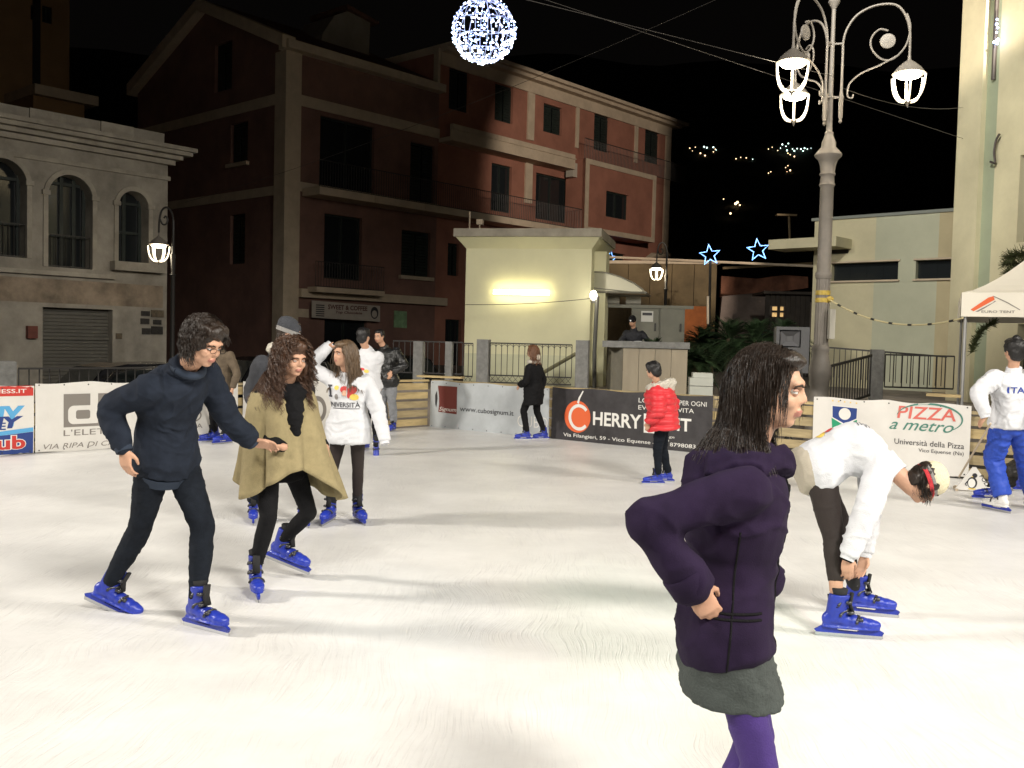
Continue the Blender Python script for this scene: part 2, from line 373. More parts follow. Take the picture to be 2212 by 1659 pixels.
txt(b, BL, 'Club', (s1 - .83, .065, s1 - .10, .27), m_white, .07, name='lettering'); txt(b, BL, 'Club', (s1 - .82, .075, s1 - .11, .26), m_red, .03, off=.0055)
# grey square "d" banner
s0 = BL.sz(74, 900)[0]; s1 = BL.sz(511, 890)[0]
b = banner(BL, s0, s1, .0, .965, m_pvc, 'white banner with a large letter d on a grey square', 4.2, cor=1)
q = BL.r(135, 838, 264, 925); sw = q[2] - q[0]; z0, z1 = .335, .80
prt(b, BL, poly_geo(rect(q[0], z0, q[2], z1)), m_grey, 'grey_square', .003)
def rrect(x0, y0, x1, y1, r): return circ(x1 - r, y1 - r, r, n=6, a0=0, a1=90) + circ(x0 + r, y1 - r, r, n=6, a0=90, a1=180) + circ(x0 + r, y0 + r, r, n=6, a0=180, a1=270) + circ(x1 - r, y0 + r, r, n=6, a0=270, a1=360)
w_ = .42; prt(b, BL, poly_geo(rrect(q[0] + .06, z0 + .04, q[0] + .06 + w_, z0 + .30, .08), [rrect(q[0] + .17, z0 + .11, q[0] + w_ - .05, z0 + .235, .03)]), m_pvc, 'letter_d', .0055)
prt(b, BL, poly_geo(rect(q[0] + w_ - .05, z0 + .04, q[0] + w_ + .06, z1 + .005)), m_pvc, 'letter_d', .006)
txt(b, BL, "L'ELETTR", (q[0], .215, q[0] + .86, .30), m_grey); e = BL.sz(402, 900)[0]
txt(b, BL, 'LTA', (e, .22, e + .26, .29), m_grey); txt(b, BL, 'VIA RIPA DI CA', (q[0] - .27, .045, q[0] + .72, .115), m_grey, 0, .25)
txt(b, BL, 'ENT', (e + .02, .06, e + .24, .12), m_grey, .01)
prt(b, BL, stroke([(e + .05 + .18 * math.cos(t * .1), .42 + .1 * math.sin(t * .1)) for t in range(-10, 22)], .02), m_grey, 'scroll', .005)
# white banner behind the couple
s0 = BL.sz(522, 880)[0]; s1 = BL.sz(822, 880)[0]
b = banner(BL, s0, s1, .0, .93, m_pvc, 'white banner with a grey ring behind the skating woman', 9.1)
c0 = BL.sz(682, 880)[0]; prt(b, BL, poly_geo(circ(c0, .42, .20, .24), [circ(c0, .42, .13, .16)]), m_grey, 'grey_ring', .004)
# grey banner with maroon square
s0 = BR.sz(931, 880)[0] + .02; s1 = BR.sz(1189, 890)[0]
b = banner(BR, s0, s1, -.01, .885, m_pvcg, 'pale grey banner with a maroon square at the far corner', 12.4, .02)
Z = lambda x, y: BR.sz(x, y)[::1]
a0 = BR.sz(948, 870)[0]; a1 = BR.sz(990, 870)[0]
prt(b, BR, poly_geo([(a0 + .03, .30), (a1, .28), (a1, .80), (a0, .80), (a0 + .04, .62), (a0 + .05, .45)]), m_maroon, 'maroon_square', .004)
prt(b, BR, poly_geo([(a0 - .06, .62), (a0 - .02, .70), (a0 + .005, .55), (a0 - .02, .38), (a0 - .05, .44)]), m_black, 'leaf_mark', .004)
txt(b, BR, 'Signum', (a0 + .05, .30, a1 - .01, .40), m_white, 0, .3)
a0 = BR.sz(996, 900)[0]; a1 = BR.sz(1112, 900)[0]
txt(b, BR, 'www.', (a0, .345, a0 + .40, .41), m_black); txt(b, BR, 'cubosignum.it', (a0 + .42, .315, a1, .43), m_black, .01)
a0 = BR.sz(1120, 920)[0]; txt(b, BR, 'CUBO', (a0, .16, BR.sz(1188, 920)[0] - .02, .36), m_pvc, -.01)
# cherry banner
s0 = BR.sz(1194, 890)[0]; s1 = BR.sz(1541, 910)[0]
b = banner(BR, s0, s1, -.02, .90, m_pvcd, 'black banner with an orange cherry logo and white lettering', 21.7, .022)
c0 = BR.sz(1250, 900)[0]; zc = .42
prt(b, BR, poly_geo(circ(c0, zc, .265, .275)), m_orange, 'cherry', .003)
prt(b, BR, poly_geo([(c0 + .02, zc + .33), (c0 + .10, zc + .45), (c0 + .12, zc + .44), (c0 + .05, zc + .31), (c0 + .03, zc + .22), (c0 - .01, zc + .24)]), m_white, 'stalk', .005)
prt(b, BR, stroke([(c0 + .035 + .185 * math.cos(rad(t)), zc - .01 + .20 * math.sin(rad(t))) for t in range(38, 326, 8)], .055), m_white, 'letter_c', .006)
a0 = BR.sz(1284, 900)[0]; a1 = BR.sz(1388, 900)[0]
txt(b, BR, 'HERRY', (a0, .30, a1, .53), m_white, .025)
a0 = BR.sz(1393, 900)[0]; a1 = BR.sz(1496, 900)[0]
prt(b, BR, poly_geo(rect(a0, .245, a0 + .075, .56)), m_white); prt(b, BR, poly_geo(rect(a0 + .075, .245, a0 + .27, .30)), m_white); txt(b, BR, 'IGHT', (a0 + .16, .32, a1, .53), m_white, .025)
a0 = BR.sz(1382, 870)[0]; a1 = BR.sz(1529, 870)[0]
txt(b, BR, 'LO', (a0, .735, a0 + .17, .81), m_white); txt(b, BR, 'ELE PER OGNI', (a0 + .56, .735, a1, .81), m_white)
txt(b, BR, 'EV', (a0, .62, a0 + .15, .69), m_white); txt(b, BR, 'VITA', (a0 + .72, .62, a0 + 1.0, .69), m_white)
a0 = BR.sz(1219, 950)[0]; a1 = BR.sz(1504, 970)[0]
txt(b, BR, 'Via Filangieri, 59 - Vico Equense - 081 8798083', (a0, .045, a1, .125), m_white, .008)
a0 = BR.sz(1424, 930)[0]; txt(b, BR, 'lounge', (a0, .185, a0 + .30, .235), m_white); txt(b, BR, 'club', (a0 + .02, .135, a0 + .20, .178), m_white)
# pizza banner
s0 = BR.sz(1757, 940)[0]; s1 = BR.sz(2097, 950)[0]
b = banner(BR, s0, s1, .03, .99, m_pvc, 'white pizza banner with a navy and green shield, right of the lamp post', 31.2, .016, cor=.6)
a0 = BR.sz(1798, 900)[0]; a1 = BR.sz(1855, 900)[0]; w_ = a1 - a0; mx_ = (a0 + a1) / 2
prt(b, BR, poly_geo([(a0 + .02, .48), (a1 - .03, .47), (a1 - .01, .72), (a0, .72)]), m_green, 'shield', .003)
prt(b, BR, poly_geo([(mx_, .60), (a1 - .005, .70), (a1, .87), (a0 - .01, .885), (a0, .70)]), m_white, 'shield', .004)
prt(b, BR, poly_geo([(mx_, .625), (a1 - .02, .71), (a1 - .015, .855), (a0 + .01, .87), (a0 + .015, .71)]), m_navy, 'shield', .005)
prt(b, BR, poly_geo(circ(mx_, .765, .085)), m_white, 'shield', .006)
for k in range(5):
    cx, cy = a0 + .01 + k * .085, .945 - k * .004
    prt(b, BR, poly_geo([(cx + (.017 if i % 2 == 0 else .007) * math.sin(rad(36 * i)), cy + (.017 if i % 2 == 0 else .007) * math.cos(rad(36 * i))) for i in range(10)]), M('yellow_print', (.8, .55, .12), .5), 'star', .004)
a0 = BR.sz(1940, 900)[0]; a1 = BR.sz(2066, 910)[0]
txt(b, BR, 'PIZZA', (a0, .76, a1, .93), M('coral_print', (.66, .15, .12), .5), .01, .1)
prt(b, BR, stroke([(a0 + (a1 - a0) * .55 + .42 * math.cos(rad(t)) , .78 + .195 * math.sin(rad(t))) for t in range(-50, 178, 6)], lambda t: .022 * math.sin(math.pi * (t * .9 + .05)) + .003), m_lgreen, 'swoosh', .005)
txt(b, BR, 'a metro', (a0 - .10, .60, a1 - .02, .725), m_lgreen, .004, .45)
a0 = BR.sz(1950, 960)[0]; a1 = BR.sz(2084, 970)[0]
txt(b, BR, 'Università della Pizza', (a0 - .1, .40, a1, .475), m_black); txt(b, BR, 'Vico Equense (Na)', (a0 + .22, .30, a1, .365), m_black)

# ================================================================== RED CORNER BUILDING
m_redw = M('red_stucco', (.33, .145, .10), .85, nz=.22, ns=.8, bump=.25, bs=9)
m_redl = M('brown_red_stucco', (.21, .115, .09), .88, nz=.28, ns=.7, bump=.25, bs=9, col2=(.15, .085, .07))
m_trim = M('cream_trim', (.52, .43, .32), .8, nz=.18, ns=1.5, bump=.15, bs=14)
m_dark = M('dark_opening', (.012, .012, .014), .6); m_glass = M('dark_glass', (.015, .018, .02), .08, spec=.6)
m_shut = M('dark_shutter', (.022, .03, .026), .5, nz=.3, ns=5); m_iron = M('wrought_iron', (.03, .028, .026), .5)
m_tile = M('roof_tile', (.16, .08, .055), .85, nz=.4, ns=1.5, bump=.5, bs=8)
RB = Fac((-9.04, 38), (.666, .746)); RG = Fac((-9.04 - .746 * 11.9, 38 + .666 * 11.9), (.746, -.666))
t = thing('red_building', 'dark red stuccoed town house with cream bands and a gabled end', 'building', (-9.04, 38, -.3))
ZE = RB.sz(612, 100)[1]; SP = RB.sz(949, 200)[0]; S2 = RB.sz(1448, 300)[0]
ZC = RB.sz(945, 100)[1]
def winset(fac, D, off=0.): return [fac.r(*d, off) for d in D]
W1 = [(691, 262, 808, 413), (886, 311, 938, 440), (700, 466, 781, 604), (867, 500, 929, 597), (700, 692, 791, 812)]
W2 = [(970, 150, 1013, 240), (1069, 184, 1108, 264), (1174, 228, 1214, 289), (1283, 249, 1316, 327), (1393, 283, 1424, 353), (1061, 356, 1105, 458), (1157, 380, 1227, 478), (1303, 546, 1350, 592), (967, 526, 991, 596), (961, 690, 995, 812)]
h1, h2 = winset(RB, W1), winset(RB, W2)
gp = onp(437, 40, RG.P, RG.N); GS = (gp - RG.P).dot(RG.U); GZ = ZE + 2.55
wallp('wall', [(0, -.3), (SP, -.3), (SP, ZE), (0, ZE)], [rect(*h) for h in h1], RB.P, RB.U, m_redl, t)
wallp('wall', [(SP, -.3), (S2, -.3), (S2, ZC), (SP, ZC)], [rect(*h) for h in h2], RB.P, RB.U, m_redw, t)
WG = [(464, 92, 501, 196), (498, 265, 535, 352), (497, 463, 529, 570)]
h3 = winset(RG, WG)
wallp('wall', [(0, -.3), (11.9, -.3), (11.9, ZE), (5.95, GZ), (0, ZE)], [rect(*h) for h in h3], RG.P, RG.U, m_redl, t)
def window(fac, h, parent, kind='shut', dep=.22, sill=False):
    s0, z0, s1, z1 = h; w = s1 - s0
    g = G(); fac.box(g, s0, s1, z0, z1, -dep - .05, -dep); f = g.build('window', m_glass, parent)
    fr = G()
    for a, b_, c, d in ((s0, s0 + .07, z0, z1), (s1 - .07, s1, z0, z1), (s0 + .07, s1 - .07, z0, z0 + .07), (s0 + .07, s1 - .07, z1 - .07, z1), ((s0 + s1) / 2 - .035, (s0 + s1) / 2 + .035, z0 + .07, z1 - .07)):
        fac.box(fr, a, b_, c, d, -dep + .003, -dep + .06)
    fr.build('frame', m_shut, f)
    if kind == 'shut':
        for k in (0, 1):
            g = G(); a = s0 + .075 + k * w / 2; b_ = a + w / 2 - .11
            n = max(4, int((z1 - z0) / .14))
            for i in range(n): zz = z0 + .08 + (z1 - z0 - .16) * i / n; g.bar(fac.p(a, zz, -dep + .10), fac.p(b_, zz, -dep + .10), .02, (z1 - z0) / n * .8)
            g.build('shutter', m_shut, f)
    if sill:
        g = G(); fac.box(g, s0 - .14, s1 + .14, z0 - .16, z0 - .003, .003, .16); g.build('sill', m_trim, f)
for i, h in enumerate(h1): window(RB, h, t, 'shut' if i in (1, 3) else 'glass', sill=i in (3,))
for i, h in enumerate(h2): window(RB, h, t, 'shut' if i < 5 or i == 8 else 'glass')
for i, h in enumerate(h3): window(RG, h, t, 'shut', sill=i == 1)
def band(fac, x0, y0, x1, y1, hh, off=.07, name='trim_band', s0=None, s1=None, m=None):
    a, za = fac.sz(x0, y0); b_, zb = fac.sz(x1, y1); z = (za + zb) / 2
    g = G(); fac.box(g, a if s0 is None else s0, b_ if s1 is None else s1, z - hh, z, .003, off); return g.build(name, m or m_trim, t)
band(RB, 636, 204, 945, 277, .42, .08, s0=.62, s1=SP)
band(RB, 636, 394, 945, 440, .36, .08, s0=.62, s1=SP)
band(RB, 636, 614, 1000, 655, .34, .30, s0=.62, s1=SP + .5)
band(RG, 600, 200, 380, 262, .42, .06, s0=0, s1=11.28)
band(RG, 600, 402, 385, 432, .36, .06, s0=0, s1=11.28)
# corner pilaster wraps the corner
g = G(); c = V((-9.04, 38, 0)); a = [c + RB.N * .11 + RG.N * .11, c + RB.U * .62 + RB.N * .11, c + RB.U * .62, c, c - RG.U * .62, c - RG.U * .62 + RG.N * .11]
lerpz(g, [(p.x, p.y) for p in a], -.3, ZE - .12); g.build('corner_pilaster', m_trim, t)
for fac, e in ((RB, 0),):
    g = G(); fac.box(g, -.25, SP, ZE - .12, ZE + .22, -.2, .45); g.build('eave', m_trim, t)
# raking gable trim, each side
for a, b_ in (((-.25, ZE - .1), (5.95, GZ)), ((5.95, GZ), (12.2, ZE - .13))):
    g = G(); p, q_ = RG.p(*a, .18), RG.p(*b_, .18); d = (q_ - p).normalized(); pr = d.cross(RG.N)
    g.add([p + RG.N * o + V((0, 0, k)) for o in (-.35, .25) for k in (0, .5)] + [q_ + RG.N * o + V((0, 0, k)) for o in (-.35, .25) for k in (0, .5)],
          [(0, 1, 3, 2), (4, 6, 7, 5), (0, 4, 5, 1), (2, 3, 7, 6), (0, 2, 6, 4), (1, 5, 7, 3)]); g.build('gable_trim', m_trim, t)
# pitched roof in two slopes
rr = RG.p(5.95, GZ + .5, 0); e0 = RG.p(12.2, ZE + .24, 0)
g = G(); a = RG.P + V((0, 0, ZE + .24)); L = RB.U * SP
g.add([e0, e0 + L, rr + L, rr, a, a + L], [(0, 1, 2, 3), (3, 2, 5, 4)]); g.build('roof', m_tile, t)
# dormer on the roof
DF = Fac((RB.p(0, 0, -3.5).x, RB.p(0, 0, -3.5).y), RB.U); q = [DF.sz(x, y) for x, y in ((692, 110), (696, 74), (722, 34), (750, 24), (800, 45), (797, 122))]
g = G(); g.ext([(p[0], p[1]) for p in q[::-1]], DF.P, DF.U, DF.Z, -DF.N, 2.2); dm = g.build('dormer', M('grey_render', (.28, .25, .20), .9, nz=.2, ns=1), t)
p0, p1 = DF.sz(744, 20), DF.sz(812, 48); g = G(); g.ext([(p0[0], p0[1]), (p1[0], p1[1] - .15), (p1[0], p1[1]), (p0[0], p0[1] + .2)], DF.P + DF.N * .2, DF.U, DF.Z, -DF.N, 2.8); g.build('dormer_roof', m_tile, dm)
# second, taller part: cornice, pilasters, pale balcony parapet, box
g = G(); RB.box(g, SP + .003, S2 + .9, ZC - .03, ZC + .14, -11, .75); RB.box(g, SP + .003, S2 + .5, ZC - .2, ZC - .033, -10.8, .5); g.build('cornice', m_trim, t)
g = G(); RB.box(g, SP + .003, S2, ZC - .75, ZC - .203, .003, .10); g.build('trim_band', m_trim, t)
side = Fac((RB.p(SP, 0).x, RB.p(SP, 0).y), -RB.N)
g = G(); RB.box(g, SP + .01, S2 - .003, -.3, ZC - .21, -11, -.26); g.build('wall', m_redw, t)
g = G(); RB.box(g, SP - .10, SP + .02, ZE + .3, ZC - .03, -.3, .02); g.build('downpipe', m_trim, t)
cy0, cy1 = RB.sz(1144, 160)[1], RB.sz(1144, 300)[1]
PS = [(1137, 1151, ZC - .76, RB.sz(1144, 303)[1]), (1242, 1248, ZC - .76, RB.sz(1245, 320)[1]), (1370, 1376, ZC - .76, RB.sz(1373, 352)[1]), (1135, 1150, RB.sz(1144, 340)[1], RB.sz(1144, 440)[1]), (1437, 1448, ZC - .76, -.3)]
for x0, x1, za, zb in PS:
    a, b_ = RB.sz(x0, 300)[0], RB.sz(x1, 300)[0]; g = G(); RB.box(g, a, b_, min(za, zb), max(za, zb), .003, .09); g.build('pilaster', m_trim, t)
q = RB.r(949, 262, 1243, 300, .9); zt = RB.sz(950, 259, .9)[1]; zb = RB.sz(950, 296, .9)[1]
g = G(); RB.box(g, SP + .02, RB.sz(1243, 340, .9)[0], zb, zt, .72, .9); RB.box(g, SP + .02, RB.sz(1243, 340, .9)[0], zb, zb + .2, .003, .717); g.build('balcony_parapet', m_trim, t)
g = G(); RB.box(g, SP + .02, RB.sz(1243, 340, .9)[0] + .02, (zb + zt) / 2 + .12, (zb + zt) / 2 + .17, .903, .96); g.build('trim_band', m_trim, t)
# protruding box room
o = 1.3; bx = [RB.sz(x, y, o) for x, y in ((1266, 342), (1416, 371), (1414, 530), (1265, 500))]
s0, s1 = bx[0][0], bx[1][0]; z1, z0 = bx[0][1], bx[3][1]; wb = RB.r(1309, 417, 1358, 472, o)
BX = Fac((RB.p(0, 0, o).x, RB.p(0, 0, o).y), RB.U)
wallp('wall', rect(s0, z0, s1, z1), [rect(*wb)], BX.P, BX.U, m_redw, t, .2)
g = G(); RB.box(g, s0, s0 + .2, z0, z1, .003, o - .003); RB.box(g, s0 + .2, s1, z0, z0 + .15, .003, o - .2); RB.box(g, s0 + .2, s1, z1 - .15, z1, .003, o - .2); RB.box(g, s1 - .2, s1, z0 + .15, z1 - .15, .003, o - .2); g.build('wall', m_redw, t)
window(BX, wb, t, 'glass')
for a, b_, c, d in ((s0 - .02, s1 + .02, z1 - .26, z1), (s0 - .02, s1 + .02, z0, z0 + .26), (s0 - .02, s0 + .24, z0 + .263, z1 - .263), (s1 - .24, s1 + .02, z0 + .263, z1 - .263)):
    g = G(); BX.box(g, a, b_, c, d, .003, .07); g.build('trim_band', m_trim, t)
def railing(fac, s0, s1, z0, z1, off, parent, name='balcony_railing', step=.13, m=None):
    m = m or m_iron
    g = G(); RBa = fac.p(s0, z1, off); g.bar(fac.p(s0, z1, off), fac.p(s1, z1, off), .05, .03); g.bar(fac.p(s0, z0, off), fac.p(s1, z0, off), .03)
    n = int((s1 - s0) / step)
    for i in range(n + 1): g.bar(fac.p(s0 + (s1 - s0) * i / n, z0, off), fac.p(s0 + (s1 - s0) * i / n, z1, off), .018)
    r_ = g.build(name, m, parent); r_['kind'] = 'stuff'; return r_
railing(RB, s0, S2, z1 + .02, z1 + 1.05, o - .1, t)
# main balcony slab and railing
a0, zz = RB.sz(690, 402, 1.2); a1 = RB.sz(1262, 488, 1.2)[0]
for k in range(6):
    b0 = a0 + (a1 - a0) * k / 6; b1 = a0 + (a1 - a0) * (k + 1) / 6
    g = G(); RB.box(g, b0 + .01, b1 - .01, zz - .3, zz, .09, 1.2); g.build('balcony_slab', m_trim, t)
railing(RB, a0 + .05, a1, zz + .03, zz + 1.05, 1.12, t)
a0, z2 = RB.sz(684, 619, .9); a1 = RB.sz(831, 640, .9)[0]
g = G(); RB.box(g, a0, a1, z2 - .2, z2, .31, .9); g.build('balcony_slab', m_trim, t); railing(RB, a0, a1, z2 + .03, z2 + 1.0, .82, t)
# air conditioner and chimney
q = RB.r(1229, 356, 1262, 386, .5); g = G(); RB.box(g, q[0], q[2], q[1], q[3], .3, .75); ac = g.build('air_conditioner', M('off_white_metal', (.42, .40, .34), .6), t)
g = G(); g.lathe([(.26, 0), (.26, .02)], n=20, R=RB.N.to_track_quat('Z', 'Y').to_matrix(), c=RB.p((q[0] + q[2]) / 2, (q[1] + q[3]) / 2, .753)); g.build('fan_grille', m_shut, ac)
p = RB.sz(1133, 146, -2); g = G(); RB.box(g, p[0] - .3, p[0] + .3, ZC, ZC + 1.1, -2.6, -2); g.build('chimney', m_trim, t)
# arch leg under the box: cream bracket
a, zt = RB.sz(1375, 548); g = G(); P = [RB.p(*RB.sz(x, y), .2) for x, y in ((1360, 650), (1360, 600), (1366, 580), (1402, 552), (1440, 552))]; g.tube(P, .16, 6); g.build('trim_band', m_trim, t)
# cafe banner and posters
def sign(fac, quad, mat, label, cat, off=.04, name='sign', dep=.03):
    P = [fac.sz(x, y, off) for x, y in quad]; g = G(); g.ext(P, fac.P + fac.N * (off - dep), fac.U, fac.Z, fac.N, dep)
    o_ = g.build(name, mat, None); o_['label'] = label; o_['category'] = cat; return o_, P
o_, P = sign(RB, ((674, 686), (821, 695), (821, 661), (674, 649)), M('sign_cloth', (.42, .38, .33), .7, nz=.1), 'long cream café sign above the dark shop door of the red building', 'sign', .36, 'cafe_sign')
x0, z0, x1, z1 = P[0][0], max(P[0][1], P[1][1]), P[1][0], min(P[2][1], P[3][1]); w_, h_ = x1 - x0, z1 - z0
def st(s, a, b_, c, d, mat, bold=0, sh=0): decal('lettering', fit(text_geo(s, bold, sh), x0 + w_ * a, z0 + h_ * b_, w_ * (c - a), h_ * (d - b_)), RB.P, RB.U, RB.Z, mat, o_, None, RB.N, .365)
st('SWEET & COFFEE', .22, .60, .80, .92, M('brown_print', (.10, .03, .025), .6), .03); st('Top Chocolate', .33, .30, .72, .52, M('brown_print'), .03, .2)
for k in range(6): decal('lettering', poly_geo(rect(x0 + w_ * .05, z0 + h_ * (.1 + k * .14), x0 + w_ * .17, z0 + h_ * (.17 + k * .14))), RB.P, RB.U, RB.Z, m_black, o_, None, RB.N, .365)
decal('emblem', poly_geo(circ(x0 + w_ * .91, z0 + h_ * .5, w_ * .06, h_ * .42), [circ(x0 + w_ * .91, z0 + h_ * .42, w_ * .04, h_ * .25)]), RB.P, RB.U, RB.Z, m_black, o_, None, RB.N, .365)
sign(RB, ((851, 707), (879, 709), (879, 673), (852, 671)), M('green_poster', (.22, .36, .20), .7, nz=.4, ns=4), 'pale green poster on the red wall right of the café sign', 'poster', .05, 'poster')
sign(RB, ((634, 684), (667, 686), (667, 668), (634, 666)), m_trim, 'blank cream plate on the red wall left of the café sign', 'sign', .05, 'wall_plate')
# ================================================================== PALE LOGGIA BUILDING (left)
m_loggia = M('weathered_plaster', (.33, .305, .26), .9, nz=.35, ns=1.1, bump=.35, bs=7)
m_logt = M('weathered_cornice', (.37, .34, .285), .9, nz=.3, ns=1.6, bump=.3, bs=10)
m_stain = M('stained_plaster', (.30, .24, .18), .9, nz=.5, ns=1.4, bump=.3, bs=7)
LB = Fac((-13.58, 25.6), (.642, .767))
LE = LB.sz(361, 560)[0]; LZ = LB.sz(360, 345)[1]; L0 = -4.2
t = thing('loggia_building', 'pale weathered two storey building with arched openings at far left', 'building', tuple(LB.p(LE, -.3)))
def archpts(x0, x1, yt, yb, n=14):
    s0, zb, s1, zt = LB.r(x0, yt, x1, yb); w = (s1 - s0) / 2; zs = zt - w
    return [(s0, zb), (s1, zb)] + [(s0 + w + w * math.cos(math.pi * i / n), zs + w * math.sin(math.pi * i / n)) for i in range(n + 1)], (s0, zb, s1, zt)
A2, b2 = archpts(103, 199, 378, 579); A3, b3 = archpts(255, 320, 413, 568)
A1 = [(p[0] + (LB.sz(57, 480)[0] - b2[2]), p[1] + .18) for p in A2]
gd = LB.r(92, 666, 243, 840); gd = (gd[0], -.3, gd[2], gd[3])
wallp('wall', rect(L0, -.3, LE, LZ - .003), [A1, A2, A3, [(gd[0], gd[1] + .01), (gd[2], gd[1] + .01), (gd[2], gd[3]), (gd[0], gd[3])]], LB.P, LB.U, m_loggia, t, .55)
g = G(); LB.box(g, LE - .02, LE, -.3, LZ - .01, -9, -.56); g.build('wall', m_loggia, t)
g = G(); LB.box(g, L0, LE - .03, -.3, LZ - .01, -9, -4.5); g.build('wall', m_loggia, t)
g = G(); LB.box(g, L0, LE - .03, LZ - .3, LZ - .01, -4.49, -.56); LB.box(g, L0, LE - .03, 3.1, 3.3, -4.49, -.56); g.build('floor', m_loggia, t)
# cornice of stepped courses and parapet with merlon-like posts
for k, (z0, z1, o) in enumerate(((-.62, -.50, .06), (-.16, -.02, .16), (0, .12, .32), (.123, .24, .52), (.243, .36, .62))):
    g = G(); LB.box(g, L0, LE + o, LZ + z0, LZ + z1, .003 if z0 < 0 else -.4, o); g.build('cornice', m_logt, t)
zp = LB.sz(370, 292)[1]
for i in range(9):
    a, b_ = L0 + (LE - .1 - L0) * i / 9, L0 + (LE - .1 - L0) * (i + 1) / 9
    g = G(); LB.box(g, a + .006, b_ - .006, LZ + .363, zp + rnd.uniform(-.02, .02), -.35, 0 if i % 2 else -.03); g.build('parapet', m_logt if i % 2 else m_loggia, t)
# ledge between the floors, sill of the small arch, archivolts
for (x0, x1, y, hh, o) in ((-60, 244, 584, .12, .14), (237, 345, 568, .26, .3)):
    a, b_ = LB.sz(x0, 580)[0], LB.sz(x1, 580)[0]; z = LB.sz((x0 + x1) / 2, y)[1]; g = G(); LB.box(g, max(a, L0), b_, z - hh, z, .003, o); g.build('ledge', m_logt, t)
def archivolt(A, b_, w=.13):
    s0, s1 = A[0][0], A[1][0]; c = (s0 + s1) / 2; r = (s1 - s0) / 2; zs = max(p[1] for p in A) - r
    P = [(c + r * math.cos(math.pi * i / 16), zs + r * math.sin(math.pi * i / 16)) for i in range(17)]; Q = [(c + (r + w) * math.cos(math.pi * i / 16), zs + (r + w) * math.sin(math.pi * i / 16)) for i in range(17)]
    g = G()
    for i in range(16): g.ext([P[i], Q[i], Q[i + 1], P[i + 1]], LB.P + LB.N * .003, LB.U, LB.Z, LB.N, .05)
    for q in (s0 - w, s1): LB.box(g, q, q + w, A[0][1], zs, .003, .045); LB.box(g, q - .04, q + w + .04, zs - .003, zs + .12, .003, .09)
    g.build('archivolt', m_logt, t)
for A in (A1, A2, A3): archivolt(A, None)
def archdoor(A, mull, zlow):
    s0, s1, zb, zt = A[0][0], A[1][0], A[0][1], max(p[1] for p in A); g = G(); LB.box(g, s0, s1, zb, zt, -.50, -.48); f = g.build('glazed_door', m_glass, t)
    g = G()
    for m_ in mull: LB.box(g, s0 + (s1 - s0) * m_ - .05, s0 + (s1 - s0) * m_ + .05, zb, zt - .02, -.477, -.40)
    for z in zlow: LB.box(g, s0 + .01, s1 - .01, z - .04, z + .04, -.476, -.41)
    g.build('frame', m_shut, f); return f
archdoor(A1, (0.03, .5, .97), (b2[1] + 1.1, b2[1] + 2.3)); f = archdoor(A2, (.03, .45, .73, .97), (b2[1] + .9, b2[1] + 2.35)); archdoor(A3, (.04, .42, .96), (b3[1] + .9, b3[1] + 1.75))
# railing inside the big arches
for A in (A1, A2): railing(LB, A[0][0], A[1][0], A[0][1] + .04, A[0][1] + .9, -.12, t, 'arch_railing')
# roller shutter
g = G(); n = 26
for i in range(n): z = gd[1] + (gd[3] - gd[1]) * i / n; LB.box(g, gd[0], gd[2], z + .012, z + (gd[3] - gd[1]) / n, -.32 if i != 17 else -.26, -.28 if i != 17 else -.2)
g.build('roller_shutter', M('grey_shutter', (.11, .105, .09), .6, nz=.2, ns=3), t)
q = LB.r(0, 607, 350, 642); g = G(); LB.box(g, L0, LB.sz(352, 620)[0], q[1] - .2, q[3], .002, .012); g.build('stain_band', m_stain, t)
# things on the loggia wall
def plate(fac, D, m, name, label, cat, off=.03, group=None, z=None):
    s0, z0, s1, z1 = fac.r(*D, off); g = G(); fac.box(g, s0, s1, z0, z1, .003, off); o_ = g.build(name, m, None); o_['label'] = label; o_['category'] = cat
    if group: o_['group'] = group
    return o_
pl = M('dark_notice', (.035, .032, .03), .5, nz=.5, ns=14); pl2 = M('brown_notice', (.14, .11, .075), .6, nz=.4, ns=14)
for D, m_, lb in (((306, 672, 324, 682), pl, 'small top left dark notice board on the pale wall'), ((328, 670, 354, 685), pl2, 'wide brown notice board, top right of the cluster'), ((305, 688, 323, 700), pl, 'dark notice board, middle left of the cluster'), ((332, 691, 349, 701), pl, 'smallest dark notice board, middle right of the cluster'), ((308, 709, 326, 722), pl, 'dark notice board, bottom left of the cluster'), ((328, 705, 352, 722), pl, 'large dark notice board, bottom right of the cluster')):
    plate(LB, D, m_, 'notice_board', lb, 'notice board', .05, 'notice boards beside the roller shutter')
plate(LB, (251, 720, 264, 732), pl2, 'house_number_plate', 'small square plate just right of the roller shutter', 'plate', .03)
mb = plate(LB, (61, 704, 82, 731), M('rust_red_paint', (.16, .045, .03), .6, nz=.3, ns=6), 'post_box', 'small rust red post box on the wall left of the roller shutter', 'post box', .16)
# ------------------------------------------------------------------ brown tower behind the loggia
m_tower = M('ochre_render', (.30, .18, .085), .9, nz=.2, ns=.5, bump=.2, bs=5)
TB = Fac((at(0, 200, 46).x - 6, at(0, 200, 46).y - 6.9), (.655, .755))
t = thing('tower_block', 'dim ochre brown tower block rising behind the loggia building', 'building', tuple(TB.p(4, -.3)))
te = TB.sz(150, 100)[0]; a = TB.sz(140, 190)[0]; wq = [TB.r(66, 12, 84, 44), TB.r(91, 14, 112, 50)]
wallp('wall', rect(-3, -.3, te, 24), [rect(*h) for h in wq], TB.P, TB.U, m_tower, t, .2)
g = G(); TB.box(g, -3, te - .01, -.3, 24, -9, -.21); g.build('wall', m_tower, t)
for h in wq: window(TB, h, t, 'glass', .15)
g = G(); x = TB.sz(70, 60)[0]; TB.box(g, x, x + .35, -.3, 24, .003, .08); g.build('downpipe', m_dark, t)
